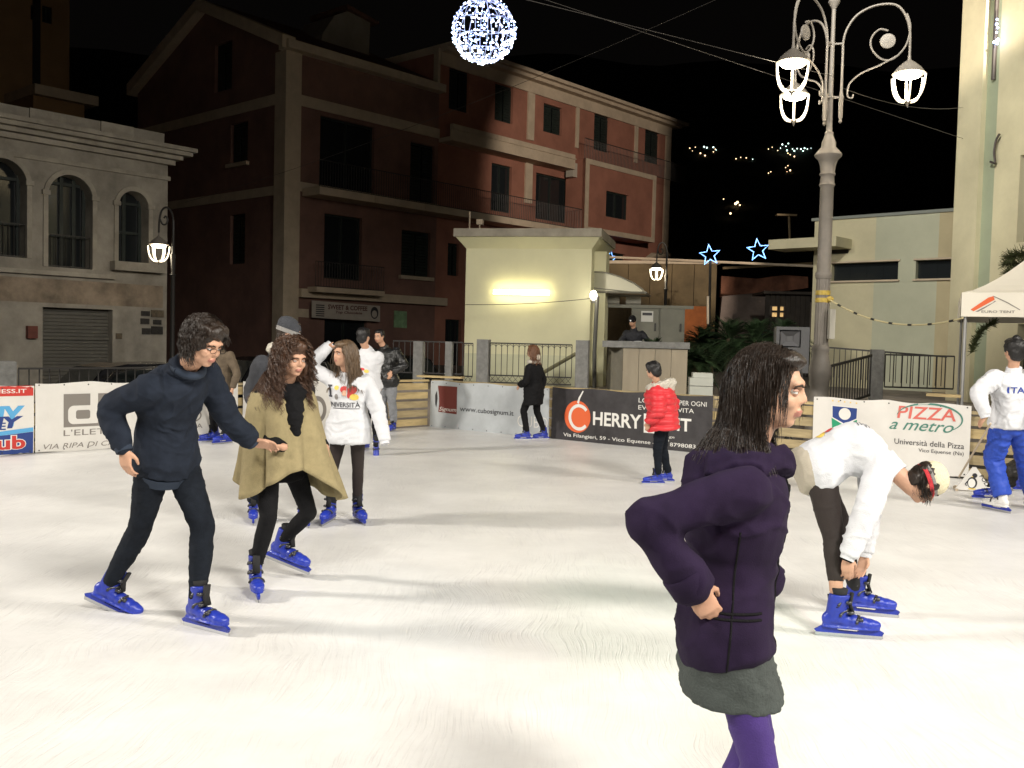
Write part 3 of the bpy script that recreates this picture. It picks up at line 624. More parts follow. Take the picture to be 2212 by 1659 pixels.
q = TB.r(72, 200, 205, 250, 3); g = G(); TB.box(g, q[0], q[2] - .5, q[1] - 3, q[3] - .4, .003, 3); an = g.build('annexe', m_tower, t)
q2 = TB.r(72, 190, 209, 210, 3.2); g = G(); TB.box(g, q[0] - .1, q2[2], q[3] - .397, q[3] + .05, .003, 3.4); g.build('roof_slab', m_trim, t)
g = G(); w3 = TB.r(110, 222, 155, 240, 3.01); TB.box(g, w3[0], w3[2], w3[1] - .4, w3[3] - .5, 2.9, 3.02); g.build('window', m_glass, an)
# ================================================================== PALE YELLOW KIOSK
m_kio = M('pale_yellow_render', (.62, .60, .40), .85, nz=.08, ns=.9, bump=.12, bs=12)
m_kior = M('kiosk_roof_concrete', (.34, .31, .25), .85, nz=.25, ns=2)
kp = at(1006, 600, 24.3); KU = V((math.cos(rad(-12)), math.sin(rad(-12)), 0)); KB = Fac((kp.x, kp.y), KU)
kw = KB.sz(1277, 600)[0]; kz = KB.sz(1140, 533)[1]
t = thing('kiosk', 'small pale yellow flat roofed kiosk lit by a wall lamp', 'kiosk', tuple(KB.p(kw / 2, .6)))
g = G(); KB.box(g, 0, kw, .6, kz, -2.6, 0); g.build('wall', m_kio, t)
g = G(); lo = [KB.p(a, kz - .05, o) for a, o in ((0, 0), (kw, 0), (kw, -2.6), (0, -2.6))]; hi = [KB.p(a, kz + .22, o) for a, o in ((-.22, .25), (kw + .22, .25), (kw + .22, -2.85), (-.22, -2.85))]
g.add(lo + hi, [(0, 1, 5, 4), (1, 2, 6, 5), (2, 3, 7, 6), (3, 0, 4, 7), (0, 1, 2, 3)]); g.build('eave', m_kio, t)
g = G(); KB.box(g, -.26, kw + .26, kz + .223, kz + .42, -2.9, .29); g.build('roof_slab', m_kior, t)
g = G(); x = KB.sz(1100, 690)[0]; KB.box(g, .0, kw, .6, 1.35, .003, .02); g.build('plinth', M('kiosk_plinth', (.52, .52, .36), .85, nz=.1, ns=2), t)
g = G(); KB.box(g, kw + .003, kw + .3, .6, kz - .06, -1.2, -.5); g.build('wall', m_kio, t)
for x, y0, y1 in ((1014, 457, 501), (1036, 480, 502)):
    a, z0 = KB.sz(x, y1, -1); z1 = KB.sz(x, y0, -1)[1]; g = G(); g.tube([KB.p(a, kz + .42, -1), KB.p(a, z1, -1)], .02, 6); o_ = g.build('vent_pipe', m_trim, t)
    if x == 1036: g = G(); KB.box(g, a - .08, a + .08, z1 - .06, z1 + .07, -1.1, -.95); g.build('junction_box', m_trim, t)
# wall lamp: two tubes in a long fitting
q = KB.r(1066, 625, 1186, 638, .12); zm = (q[1] + q[3]) / 2
t = thing('wall_lamp', 'long lit fluorescent wall lamp on the yellow kiosk', 'lamp', tuple(KB.p((q[0] + q[2]) / 2, zm)))
g = G(); KB.box(g, q[0] + .03, q[2] - .03, zm - .045, zm + .045, .003, .06); g.build('housing', M('white_metal', (.7, .7, .66), .4), t)
m_tubel = M('lit_tube', (1, .93, .62), emit=13, ecol=(1, .90, .55))
for dz in (.034, -.034):
    g = G(); g.tube([KB.p(q[0], zm + dz, .10), KB.p(q[2], zm + dz, .10)], .027, 10); g.build('tube', m_tubel, t)
l = lamp('kiosk_tube_light', 'AREA', KB.p((q[0] + q[2]) / 2, zm, .17), KB.p((q[0] + q[2]) / 2, zm, -1), 9, (1, .88, .48), 1)
l.data.shape = 'RECTANGLE'; l.data.size = q[2] - q[0]; l.data.size_y = .05
# side bulkhead lamp and canopy to the right of the kiosk
CB = Fac((KB.p(kw + .3, 0, -.5).x, KB.p(kw + .3, 0, -.5).y), KU)
t = thing('side_canopy', 'curved translucent canopy on the right side of the kiosk', 'canopy', tuple(CB.p(0, 2.8)))
P = [CB.sz(x, y) for x, y in ((1284, 587), (1310, 589), (1340, 598), (1370, 612), (1388, 625), (1394, 634))]
g = G(); n = len(P); lo = [CB.p(a, z, 0) for a, z in P] + [CB.p(a, z, -1.6) for a, z in P]; g.add(lo, [(i, i + 1, n + i + 1, n + i) for i in range(n - 1)])
g.build('canopy_sheet', M('opal_sheet', (.72, .70, .58), .3, alpha=.75), t)
g = G(); sd = [CB.p(a, z, 0) for a, z in P]; bt = [CB.p(a, P[-1][1] + .02, 0) for a, z in P]; g.add(sd + bt, [(i, i + 1, n + i + 1, n + i) for i in range(n - 2)]); g.build('side_panel', M('cream_sheet', (.60, .58, .45), .5), t)
g = G(); g.tube(sd, .022, 6); g.tube([bt[0], bt[-1]], .03, 6); g.tube([bt[0] - CB.N * 1.6, bt[-1] - CB.N * 1.6], .03, 6); g.tube([bt[-1], bt[-1] - CB.N * 1.6], .03, 6); g.tube([(bt[0] + V((0, 0, .1))), sd[-1]], .014, 6); g.build('canopy_frame', M('grey_metal', (.30, .29, .24), .45, .6), t)
t = thing('bulkhead_lamp', 'small round lit lamp at the right corner of the kiosk', 'lamp', tuple(at(1284, 640, 23.3)))
g = G(); g.ell(at(1282, 638, 23.3), (.085, .06, .12)); g.build('lamp_glass', M('lit_globe', (1, .95, .8), emit=14, ecol=(1, .93, .75)), t); g = G(); g.box(at(1284, 652, 23.4), (.12, .1, .05)); g.bar(at(1284, 640, 23.4), at(1276, 640, 23.8), .05); g.build('bracket', m_iron, t)
lamp('bulkhead_light', 'POINT', at(1284, 650, 23.0), None, 9, (1, .9, .7), .1)
# rusty downpipe post at the corner
o_ = G(); o_.tube([at(1290, 640, 23.35), at(1284, 760, 23.35), at(1284, 870, 23.35)], .05, 8); o_.build('grey_post', M('dark_steel', (.10, .10, .09), .5, .5), None, label='slim dark steel post at the right corner of the kiosk', category='post')
# ------------------------------------------------------------------ granite pillars and railing in front of the kiosk
m_gran = M('granite', (.22, .22, .21), .8, nz=.25, ns=9, bump=.25, bs=40)
RF = Fac((at(1000, 780, 21.6).x, at(1000, 780, 21.6).y), KU)
def pillar(fac, x0, x1, yt, label, off=0, zb=.55):
    a, b_ = fac.sz(x0, yt, off)[0], fac.sz(x1, yt, off)[0]; zt = fac.sz((x0 + x1) / 2, yt, off)[1]
    g = G(); fac.box(g, a, b_, zb, zt, off - (b_ - a), off); g.build('granite_pillar', m_gran, None, label=label, category='pillar', group='granite pillars of the terrace railing')
def ornrail(fac, x0, x1, yt, yb, label, off=-.12, step=.135, arcs=True):
    a, b_ = fac.sz(x0, yt, off)[0], fac.sz(x1, yt, off)[0]; xm = (x0 + x1) / 2; zt, zb = fac.sz(xm, yt, off)[1], fac.sz(xm, yb, off)[1]
    t = thing('iron_railing', label, 'railing', tuple(fac.p((a + b_) / 2, zb, off)), 'iron railings round the terrace')
    for z, nm in ((zt, 'top_rail'), (zb, 'bottom_rail')): g = G(); g.bar(fac.p(a, z, off), fac.p(b_, z, off), .035, .03); g.build(nm, m_iron, t)
    n = max(2, round((b_ - a) / step)); me = None
    for i in range(n + 1):
        s = a + (b_ - a) * i / n
        if me is None: g = G(); g.bar((0, 0, zb), (0, 0, zt), .016); me = g.mesh('bar', False, (m_iron,))
        p = fac.p(s, 0, off); ob('bar', me, t, Matrix.Translation(p))
    if arcs:
        g = G(); w = (b_ - a) / n
        for i in range(n):
            s = a + w * i; g.tube([fac.p(s + w / 2 + w / 2 * math.cos(rad(q)), zt - .03 - w / 2 + w / 2 * math.sin(rad(q)), off) for q in range(0, 181, 30)], .006, 4)
            g.bar(fac.p(s, zb - .003, off), fac.p(s + w, zb - .15, off), .008); g.bar(fac.p(s, zb - .15, off), fac.p(s + w, zb - .003, off), .008)
        g.bar(fac.p(a, zb - .16, off), fac.p(b_, zb - .16, off), .03); g.build('scrollwork', m_iron, t)
    return t
pillar(RF, 1030, 1055, 733, 'granite pillar by the left part of the kiosk railing'); pillar(RF, 1244, 1271, 735, 'granite pillar at the right corner of the kiosk')
ornrail(RF, 1003, 1022, 742, 813, 'short iron railing piece left of the first granite pillar')
ornrail(RF, 1059, 1236, 743, 813, 'iron railing with arched tops between the two granite pillars')
ornrail(RF, 850, 1000, 738, 806, 'plain dark iron railing left of the kiosk in front of the red building', arcs=False)
pillar(RF, 893, 913, 737, 'slim grey pillar in the dark railing left of the kiosk'); pillar(RF, 962, 976, 738, 'narrow grey pillar next to the kiosk wall')
g = G(); g.tube([at(1151, 818, 22.5), at(1244, 764, 22.5)], .045, 8); g.build('stair_handrail', M('olive_metal', (.14, .13, .07), .5), None, label='sloping olive handrail behind the railing before the kiosk', category='handrail')
# left railing and dark pillar by the fitness banner
RL = Fac((BL.p(0, 0, -2.4).x, BL.p(0, 0, -2.4).y), BL.U)
ornrail(RL, 40, 520, 795, 835, 'dark iron railing behind the left rink barrier', 0, .16, False)
pillar(RL, -12, 36, 781, 'dark granite pillar behind the fitness banner at far left', 0, -.3)
# ================================================================== STONE WALL, CABINETS, BOX, SPEAKER
m_stone = M('travertine', (.36, .31, .23), .8, nz=.18, ns=2.2, bump=.2, bs=16, stretch=(1, 1, .25))
SW = Fac((at(1345, 790, 21.0).x, at(1345, 790, 21.0).y), (math.cos(rad(-10)), math.sin(rad(-10))))
t = thing('stone_wall', 'chest high travertine faced wall in front of the steward', 'wall', tuple(SW.p(.7, .3)))
b0 = SW.sz(1485, 780)[0]; zt = SW.sz(1400, 752)[1]
for i in range(4): g = G(); SW.box(g, b0 * i / 4 + .004, b0 * (i + 1) / 4 - .004, .3, zt - .003, -.9, rnd.uniform(-.006, .006)); g.build('slab', m_stone, t)
g = G(); e = SW.p(-.004, .3, 0); h = at(1312, 790, 21.7); dd = (V((h.x, h.y, .3)) - e); g.add([e, e + dd, e + dd + V((0, 0, zt - .3)), e + V((0, 0, zt - .3)), e - SW.N * .9 + V((.2, 0, 0)), e + dd + V((0, .1, 0))], [(0, 1, 2, 3)]); g.build('slab', M('travertine_grey', (.28, .26, .21), .85, nz=.2, ns=3), t)
g = G(); SW.box(g, -.45, b0 + .04, zt, zt + .14, -.95, .05); g.build('coping', m_gran, t)
m_cab = M('grey_green_cabinet', (.15, .15, .12), .5, nz=.15, ns=2)
CBF = Fac((at(1368, 700, 24.6).x, at(1368, 700, 24.6).y), (1, -.08))
t = thing('electric_cabinet', 'pair of grey green electric cabinets with a notice, behind the steward', 'cabinet', tuple(CBF.p(.5, .6)))
for x0, x1, yt in ((1365, 1425, 665), (1426, 1480, 664)):
    a, b_ = CBF.sz(x0, yt)[0], CBF.sz(x1, yt)[0]; zt2 = CBF.sz((x0 + x1) / 2, yt)[1]; g = G(); CBF.box(g, a, b_, .6, zt2, -.5, 0); d = g.build('cabinet_body', m_cab, t)
    g = G(); CBF.box(g, a + .03, b_ - .03, .7, zt2 - .04, .002, .02); dr = g.build('door', m_cab, d); g = G(); z = CBF.sz(1415, 705)[1]; CBF.box(g, b_ - .12, b_ - .08, z - .12, z + .08, .021, .05); g.build('handle', m_iron, d)
q = CBF.r(1385, 672, 1411, 695, .03); g = G(); CBF.box(g, *[q[i] for i in (0, 2, 1, 3)], .022, .028); nn = g.build('notice', M('white_paper', (.5, .5, .47), .7), t)
decal('lettering', poly_geo(rect(q[0] + .03, q[3] - .11, q[2] - .03, q[3] - .04)), CBF.P, CBF.U, CBF.Z, m_black, nn, None, CBF.N, .03)
g = G(); z = CBF.sz(1360, 660)[1]; g.bar(CBF.p(-1.0, z - .02, 0), CBF.p(1.5, z - .02, 0), .08); cr = g.build('pipe_shelf', m_cab, None, label='long grey shelf above the steward carrying rolled covers', category='shelf')
for k, (x0, x1) in enumerate(((1288, 1306), (1312, 1338), (1352, 1384))):
    a, b_ = CBF.sz(x0, 655, 0)[0], CBF.sz(x1, 655, 0)[0]; g = G(); g.tube([CBF.p(a, z + .12, 0), CBF.p(b_, z + .12, 0)], .1, 10)
    g.build('roll', M('grey_plastic', (.32, .31, .27), .35, nz=.2, ns=4), None, label=('shortest roll on the shelf, nearest the kiosk', 'middle grey roll on the shelf above the steward', 'longest grey roll on the shelf, beside the cabinets')[k], category='roll', group='rolled covers on the shelf')
# white box behind the barrier
WB = Fac((at(1490, 830, 15.9).x, at(1490, 830, 15.9).y), (.99, -.12)); b0 = WB.sz(1540, 830)[0]; z0, z1 = .0, WB.sz(1515, 806)[1]
t = thing('white_crate', 'pale plastic cabinet with a lid behind the cherry banner', 'box', tuple(WB.p(b0 / 2, -.3)))
m_wb = M('pale_plastic', (.42, .43, .38), .45, nz=.06, ns=4)
g = G(); WB.box(g, 0, b0, -.3, z1 - .22, -.4, 0); g.build('body', m_wb, t); g = G(); WB.box(g, .0, b0, z1 - .21, z1 - .08, -.41, .01); g.build('drawer', m_wb, t); g = G(); WB.box(g, .05, b0 - .003, z1 - .077, z1, -.4, -.01); g.build('lid', m_wb, t)
# loudspeaker on a stand
SPF = Fac((at(1676, 750, 15.6).x, at(1676, 750, 15.6).y), (.985, -.17)); b0 = SPF.sz(1748, 750)[0]; z1 = SPF.sz(1710, 706)[1]; z0 = z1 - .74
t = thing('loudspeaker', 'dark grey loudspeaker with a horn on a stand left of the lamp post', 'loudspeaker', tuple(SPF.p(b0 / 2, -.3)))
m_spk = M('speaker_plastic', (.07, .07, .072), .45, bump=.2, bs=120); m_spk2 = M('speaker_horn', (.11, .11, .115), .4)
wallp('cabinet', rect(0, z0, b0 * .84, z1), [rect(.05, z1 - .33, b0 * .84 - .05, z1 - .05), [(b0 * .42 + .19 * math.cos(rad(a)), z0 + .21 + .17 * math.sin(rad(a))) for a in range(0, 360, 20)]], SPF.P, SPF.U, m_spk, t, .1)
g = G(); SPF.box(g, 0, b0, z0, z1, -.42, -.101); SPF.box(g, b0 * .84, b0, z0, z1, -.1, 0); g.build('cabinet', m_spk, t)
g = G(); o4 = [SPF.p(a, z, -.01) for a, z in ((.07, z1 - .31), (b0 * .84 - .07, z1 - .31), (b0 * .84 - .07, z1 - .07), (.07, z1 - .07))]; c4 = [SPF.p(b0 * .42 + a, z1 - .19 + z, -.09) for a, z in ((-.06, -.05), (.06, -.05), (.06, .05), (-.06, .05))]
g.add(o4 + c4, [(0, 1, 5, 4), (1, 2, 6, 5), (2, 3, 7, 6), (3, 0, 4, 7)]); g.build('horn', m_spk2, t)
Q = SPF.N.to_track_quat('Z', 'Y').to_matrix(); g = G(); g.lathe([(.165, .08), (.15, .07), (.13, .03), (.05, .01), (.04, .03), (.001, .045)], SPF.p(b0 * .42, z0 + .21, -.1), 24, R=Q, cap=False); g.build('woofer', m_spk2, t, smooth=True)
g = G(); g.tube([SPF.p(b0 / 2, -.3, -.2), SPF.p(b0 / 2, z0, -.2)], .02, 8)
for a in (0, 120, 240): g.tube([SPF.p(b0 / 2, .3, -.2), SPF.p(b0 / 2 + .4 * math.cos(rad(a)), -.29, -.2 + .4 * math.sin(rad(a)))], .014, 6)
g.build('stand', m_iron, t)
# ================================================================== RIGHT HAND BUILDINGS
m_gy = M('green_yellow_render', (.54, .50, .34), .85, nz=.14, ns=.8, bump=.12, bs=10)
m_gg = M('sage_render', (.44, .45, .34), .85, nz=.1, ns=.8, bump=.12, bs=10); m_gb = M('beige_render', (.44, .38, .24), .85, nz=.12, ns=.8, bump=.12, bs=10)
m_teal = M('teal_stripe', (.30, .34, .24), .85, nz=.1, ns=.8)
pa, pb = at(1752, 700, 28.0), at(2072, 700, 25.2); LW = Fac((pa.x, pa.y), (pb.x - pa.x, pb.y - pa.y)); LWl = (V((pb.x, pb.y, 0)) - V((pa.x, pa.y, 0))).length + .6
t = thing('low_building', 'low flat roofed building in yellow and sage stripes with strip windows', 'building', tuple(LW.p(2, .6)))
zt = (LW.sz(1757, 479)[1] + LW.sz(2068, 455)[1]) / 2; w1 = LW.r(1796, 567, 1940, 605); w2 = LW.r(1978, 561, 2064, 602)
w1 = (w1[0], w1[1], w1[2], w1[3]); xs = [0, LW.sz(1936, 650)[0] - .15, LW.sz(1936, 650)[0], LWl]
c1, c2 = LW.sz(1884, 560)[0], LW.sz(2030, 560)[0]; cuts = [0, LW.sz(1802, 650)[0], LW.sz(1805, 600)[0], 0]
segs = [(0, LW.sz(1800, 650)[0] - .0, m_gy), (LW.sz(1800, 650)[0], LW.sz(1886, 650)[0], m_gy), (LW.sz(1886, 650)[0], LW.sz(2022, 650)[0], m_gg), (LW.sz(2022, 650)[0], LWl, m_gb)]
# stripes: wall pieces between window openings
wz0, wz1 = (w1[1] + w2[1]) / 2, (w1[3] + w2[3]) / 2
for a, b_, m_ in segs:
    hs = []
    for h in (w1, w2):
        x0, x1 = max(a, h[0]), min(b_, h[2])
        if x1 - x0 > .02: hs.append((x0, x1))
    g = G(); LW.box(g, a, b_, .3, wz0, -.25, 0); LW.box(g, a, b_, wz1, zt, -.25, 0); last = a
    for x0, x1 in hs:
        if x0 > last + .001: LW.box(g, last, x0, wz0, wz1, -.25, 0)
        last = x1
    if last < b_ - .001: LW.box(g, last, b_, wz0, wz1, -.25, 0)
    g.build('wall', m_, t)
for h in (w1, w2):
    n = 4 if h is w1 else 2
    for i in range(n):
        a, b_ = h[0] + (h[2] - h[0]) * i / n, h[0] + (h[2] - h[0]) * (i + 1) / n
        g = G(); LW.box(g, a + .002, b_ - .002, wz0, wz1, -.2, -.18); g.build('window', m_glass, t)
    g = G(); LW.box(g, h[0] - .05, h[2] + .05, wz0 - .05, wz0 - .003, .003, .08); g.build('sill', m_trim, t); g = G(); LW.box(g, h[0] - .05, h[2] + .05, wz1 + .003, wz1 + .05, .003, .06); g.build('lintel', m_trim, t)
g = G(); LW.box(g, .0, LWl, .3, zt - .01, -7, -.26); g.build('wall', m_gg, t)
g = G(); LW.box(g, -.08, LWl, zt, zt + .08, -7, .06); g.build('roof_edge', M('lead_flashing', (.2, .22, .2), .6), t)
q = LW.r(1798, 537, 1833, 548); g = G(); LW.box(g, q[0], q[2], q[1], q[3], .003, .03); g.build('vent_grille', m_iron, t)
q = LW.r(1660, 514, 1806, 535, 1.0); g = G(); LW.box(g, q[0], q[2], q[1], q[3], .003, 1.0); g.build('canopy', m_gy, t)
# tall building
pa, pb = at(2068, 500, 21.5), at(2212, 500, 19.6); TL = Fac((pa.x, pa.y), (pb.x - pa.x, pb.y - pa.y))
t = thing('tall_building', 'tall pale green and yellow striped building at the right edge', 'building', tuple(TL.p(2, .3)))
e1, e2, e3 = TL.sz(2118, 500)[0], TL.sz(2142, 500)[0], TL.sz(2200, 500)[0]; wq = TL.r(2200, 330, 2260, 520); wq2 = TL.r(2196, 700, 2260, 800)
g = G(); TL.box(g, 0, e1, .3, 15, -4, .12); g.build('wall', m_gy, t); g = G(); TL.box(g, e1, e2, .3, 15, -.6, .0); g.build('wall', m_teal, t); 
wallp('wall', rect(e2, .3, e3 + 4, 15), [rect(wq[0], wq[1], wq[0] + 1.4, wq[3]), rect(wq2[0], .5, wq2[0] + 1.4, wq2[3])], TL.P, TL.U, m_gy, t, .3)
for h in (wq, wq2): g = G(); TL.box(g, h[0], h[0] + 1.4, h[1] if h is wq else .5, h[3], -.28, -.25); f = g.build('window', m_glass, t); g = G(); TL.box(g, h[0], h[0] + .08, h[1], h[3], -.248, -.18); g.build('frame', m_shut, f)
g = G(); TL.box(g, e2, e3 + 4, .3, 15, -4, -.6); g.build('wall', m_gb, t)
a = TL.sz(2154, 100)[0]; g = G(); g.tube([TL.p(a, TL.sz(2154, 60)[1] + 3, .06), TL.p(a, TL.sz(2154, 172)[1], .06)], .045, 8); g.build('downpipe', M('dark_pipe', (.06, .05, .045), .5), t)
g = G(); g.tube(spline([TL.p(*TL.sz(x, y), .1) for x, y in ((2168, 290), (2160, 305), (2156, 330), (2158, 352), (2148, 350))], 4), .025, 6); g.build('bent_rod', M('dark_pipe'), t)
# blue Christmas bulbs hanging on the pipe
m_led = M('blue_white_led', (.45, .62, 1), emit=16, ecol=(.42, .58, 1)); m_ledw = M('white_led', (.8, .86, 1), emit=22, ecol=(.74, .82, 1))
t2 = thing('light_string', 'short string of blue lights hanging on the tall right building', 'lights', tuple(TL.p(a, TL.sz(2154, 60)[1], .15)))
for i, (x, y, r) in enumerate(((2154, 42, .022), (2153, 52, .026), (2155, 60, .022), (2153, 70, .02), (2155, 86, .034), (2148, 91, .03), (2154, 94, .024))): g = G(); g.ell(TL.p(*TL.sz(x, y, .14), .14), r, n=8, m=6); g.build('bulb', m_led, t2)
g = G(); g.tube([TL.p(*TL.sz(2154, 20, .11), .11), TL.p(*TL.sz(2154, 92, .11), .11)], .008, 5); g.build('cable', m_iron, t2)
# terrace railings at right
RR = Fac((at(1896, 800, 18.6).x, at(1896, 800, 18.6).y), (.985, -.17))
pillar(RR, 1884, 1911, 755, 'granite pillar between the two right hand railings', 0)
ornrail(RR, 1913, 2062, 768, 838, 'iron railing right of the granite pillar, before the tall building', 0, .15, False)
R2 = Fac((at(1790, 800, 17.0).x, at(1790, 800, 17.0).y), (at(1882, 800, 18.4).x - at(1790, 800, 17.0).x, 1.4)); 
t = thing('ramp_railing', 'dark railing of the ramp just right of the lamp post', 'railing', tuple(R2.p(0, .3)), 'iron railings round the terrace')
p0, p1 = R2.p(0, R2.sz(1790, 792)[1]), R2.p(R2.sz(1882, 768)[0], R2.sz(1882, 768)[1]); dn = V((0, 0, -.75))
g = G(); g.bar(p0, p1, .05, .04); g.build('top_rail', m_iron, t); g = G(); g.bar(p0 + dn, p1 + dn, .04); g.build('bottom_rail', m_iron, t); gm = G().bar((0, 0, 0), (0, 0, -.75), .018).mesh('bar', False, (m_iron,))
for i in range(17): ob('bar', gm, t, Matrix.Translation(p0.lerp(p1, i / 16)))
R3 = Fac((at(1742, 760, 23).x, at(1742, 760, 23).y), (1, -.12))
t = thing('upper_railing', 'thin sloping railing along the foot of the striped low building', 'railing', tuple(R3.p(1, .6)), 'iron railings round the terrace')
p0, p1 = R3.p(*R3.sz(1742, 747)), R3.p(*R3.sz(2060, 772)); g = G(); g.bar(p0, p1, .04); g.build('top_rail', m_iron, t); gm = G().bar((0, 0, 0), (0, 0, -.7), .014).mesh('bar', False, (m_iron,))
for i in range(27): ob('bar', gm, t, Matrix.Translation(p0.lerp(p1, i / 26)))
# loose boards and pallet top behind the barrier
for (x0, x1, y, Y, lb) in ((2002, 2076, 852, 13.9, 'pine board laid behind the barrier, left of the tent pole'), (905, 1000, 812, 19.6, 'pine board lying behind the far corner of the barrier')):
    g = G(); g.bar(at(x0, y, Y), at(x1, y + 4, Y - .2), .30, .035); g.build('loose_board', m_pine, None, label=lb, category='board', group='loose boards behind the barrier')
# ================================================================== STREET LAMPS
m_post = M('lamp_post_paint', (.20, .18, .155), .55, nz=.12, ns=5, bump=.1, bs=30)
m_glow = M('lit_lantern_rib', (1, .93, .80), emit=2.1, ecol=(1, .82, .55)); m_bulb = M('lit_bulb', (1, .93, .8), emit=30, ecol=(1, .88, .66))
def lantern(parent, top, s=1., power=60):
    """bell lantern hung from `top`: dark cap, lit disc and six lit ribs closing on a finial"""
    top = V(top); g = G(); g.lathe([(.02, 0), (.03, -.10 * s), (.10 * s, -.15 * s), (.20 * s, -.24 * s), (.25 * s, -.31 * s), (.27 * s, -.33 * s), (.24 * s, -.335 * s)], top, 20, cap=True)
    cp = g.build('lantern', m_post, parent, smooth=True); c = top + V((0, 0, -.36 * s))
    g = G(); g.ell(c, (.20 * s, .20 * s, .055 * s), n=20); g.build('bulb', m_bulb, cp, smooth=True)
    for k in range(6):
        a = rad(60 * k + 15); X = V((math.cos(a), math.sin(a), 0)); P = spline([c + X * r * s + V((0, 0, z * s)) for r, z in ((.285, -.01), (.272, -.15), (.235, -.29), (.16, -.40), (.06, -.44))], 4)
        g = G(); g.tube(P, .017 * s, 7); g.build('rib', m_glow, cp, smooth=True)
    g = G(); g.lathe([(.005, -.53 * s), (.02 * s, -.49 * s), (.035 * s, -.45 * s), (.075 * s, -.435 * s), (.06 * s, -.415 * s)], c, 12); g.build('finial', m_post, cp, smooth=True)
    lamp('lantern_light', 'POINT', c + V((0, 0, -.15 * s)), None, power, (1, .86, .64), .12 * s)
LP = at(1775, 700, 16.5); LX = LP.x; LY = 16.5
def zL(y): return at(1785, y, LY).z
t = thing('street_lamp', 'tall ornate three armed street lamp behind the barrier, all lanterns lit', 'street lamp', (LX, LY, -.3))
base = V((LX, LY, 0))
R0 = [(.24, -.3), (.24, .1), (.22, .25), (.20, .55), (.215, .62), (.235, .70), (.22, .78), (.165, .86), (.15, 1.0), (.165, 1.12), (.19, 1.25), (.185, 1.38), (.15, 1.5), (.13, 1.6), (.145, 1.66), (.145, 1.70), (.125, 1.74)]
g = G(); g.lathe(R0, base, 28); g.build('base', m_post, t, smooth=True)
g = G(); g.lathe([(.122, 1.741), (.116, zL(600))], base, 32, flute=.06); g.build('shaft', m_post, t, smooth=False)
g = G(); g.lathe([(.125, zL(603)), (.14, zL(597)), (.14, zL(591)), (.115, zL(586)), (.11, zL(404)), (.135, zL(400)), (.12, zL(396)), (.11, zL(381)), (.135, zL(377)), (.115, zL(372)), (.13, zL(358)), (.16, zL(346)), (.215, zL(339)), (.225, zL(335)), (.20, zL(330)), (.12, zL(318)), (.115, zL(308)), (.075, zL(295)), (.065, zL(290)), (.075, zL(287)), (.05, zL(284)), (.045, zL(215)), (.062, zL(211)), (.04, zL(206)), (.033, zL(60)), (.033, zL(20))], base, 28); g.build('upper_shaft', m_post, t, smooth=True)
zt = zL(20); g = G(); g.lathe([(.033, zt + .001), (.06, zt + .05), (.10, zt + .12), (.06, zt + .2), (.03, zt + .28), (.005, zt + .5)], base, 16); g.build('crown', m_post, t, smooth=True)
for (y0, y1) in ((628, 638), (644, 654)):
    g = G(); g.lathe([(.121, zL(y1)), (.124, zL(y1) + .002), (.124, zL(y0)), (.121, zL(y0))], base, 24); g.build('tape_band', M('yellow_tape', (.50, .36, .07), .35, nz=.3, ns=12), t)
def arm(ang, lsz=1.):
    X = V((math.cos(ang), math.sin(ang), 0)); b0 = base + X * .17
    g = G(); g.lathe([(.001, zL(268)), (.03, zL(264)), (.018, zL(258)), (.035, zL(254)), (.035, zL(216)), (.05, zL(211)), (.03, zL(206)), (.022, zL(196)), (.02, zL(100))], b0, 12)
    g.bar(base + V((0, 0, zL(211))), b0 + V((0, 0, zL(211))), .035); g.bar(base + V((0, 0, zL(95))), b0 + V((0, 0, zL(95))), .025)
    P = spline([b0 + X * a + V((0, 0, zL(y))) for a, y in ((0, 130), (.0, 92), (.06, 62), (.22, 34), (.50, 18), (.80, 20), (.96, 44), (1.035, 78), (1.045, 108), (1.045, 127))], 5); g.tube(P, .02, 8)
    am = g.build('arm', m_post, t, smooth=True)
    g = G(); P = spline([b0 + X * a + V((0, 0, zL(y))) for a, y in ((.98, 40), (1.04, 70), (.98, 108), (.80, 134), (.62, 134), (.46, 112), (.44, 88), (.56, 70), (.70, 74))], 5); g.tube(P, .016, 7)
    P = spline([b0 + X * a + V((0, 0, zL(y))) for a, y in ((.86, 128), (.60, 146), (.30, 162), (.12, 184), (.10, 208), (.17, 214), (.19, 206))], 5); g.tube(P, .015, 7)
    Y_ = X.cross(V((0, 0, 1))); Q = Y_.to_track_quat('Z', 'Y').to_matrix(); g.lathe([(.02, -.03), (.12, -.018), (.125, 0), (.12, .018), (.02, .03)], b0 + X * .70 + V((0, 0, zL(96))), 18, R=Q); g.build('scroll', m_post, am, smooth=True)
    lantern(t, b0 + X * 1.045 + V((0, 0, zL(126))), .98, 75)
arm(rad(-17)); arm(rad(103)); arm(rad(223))
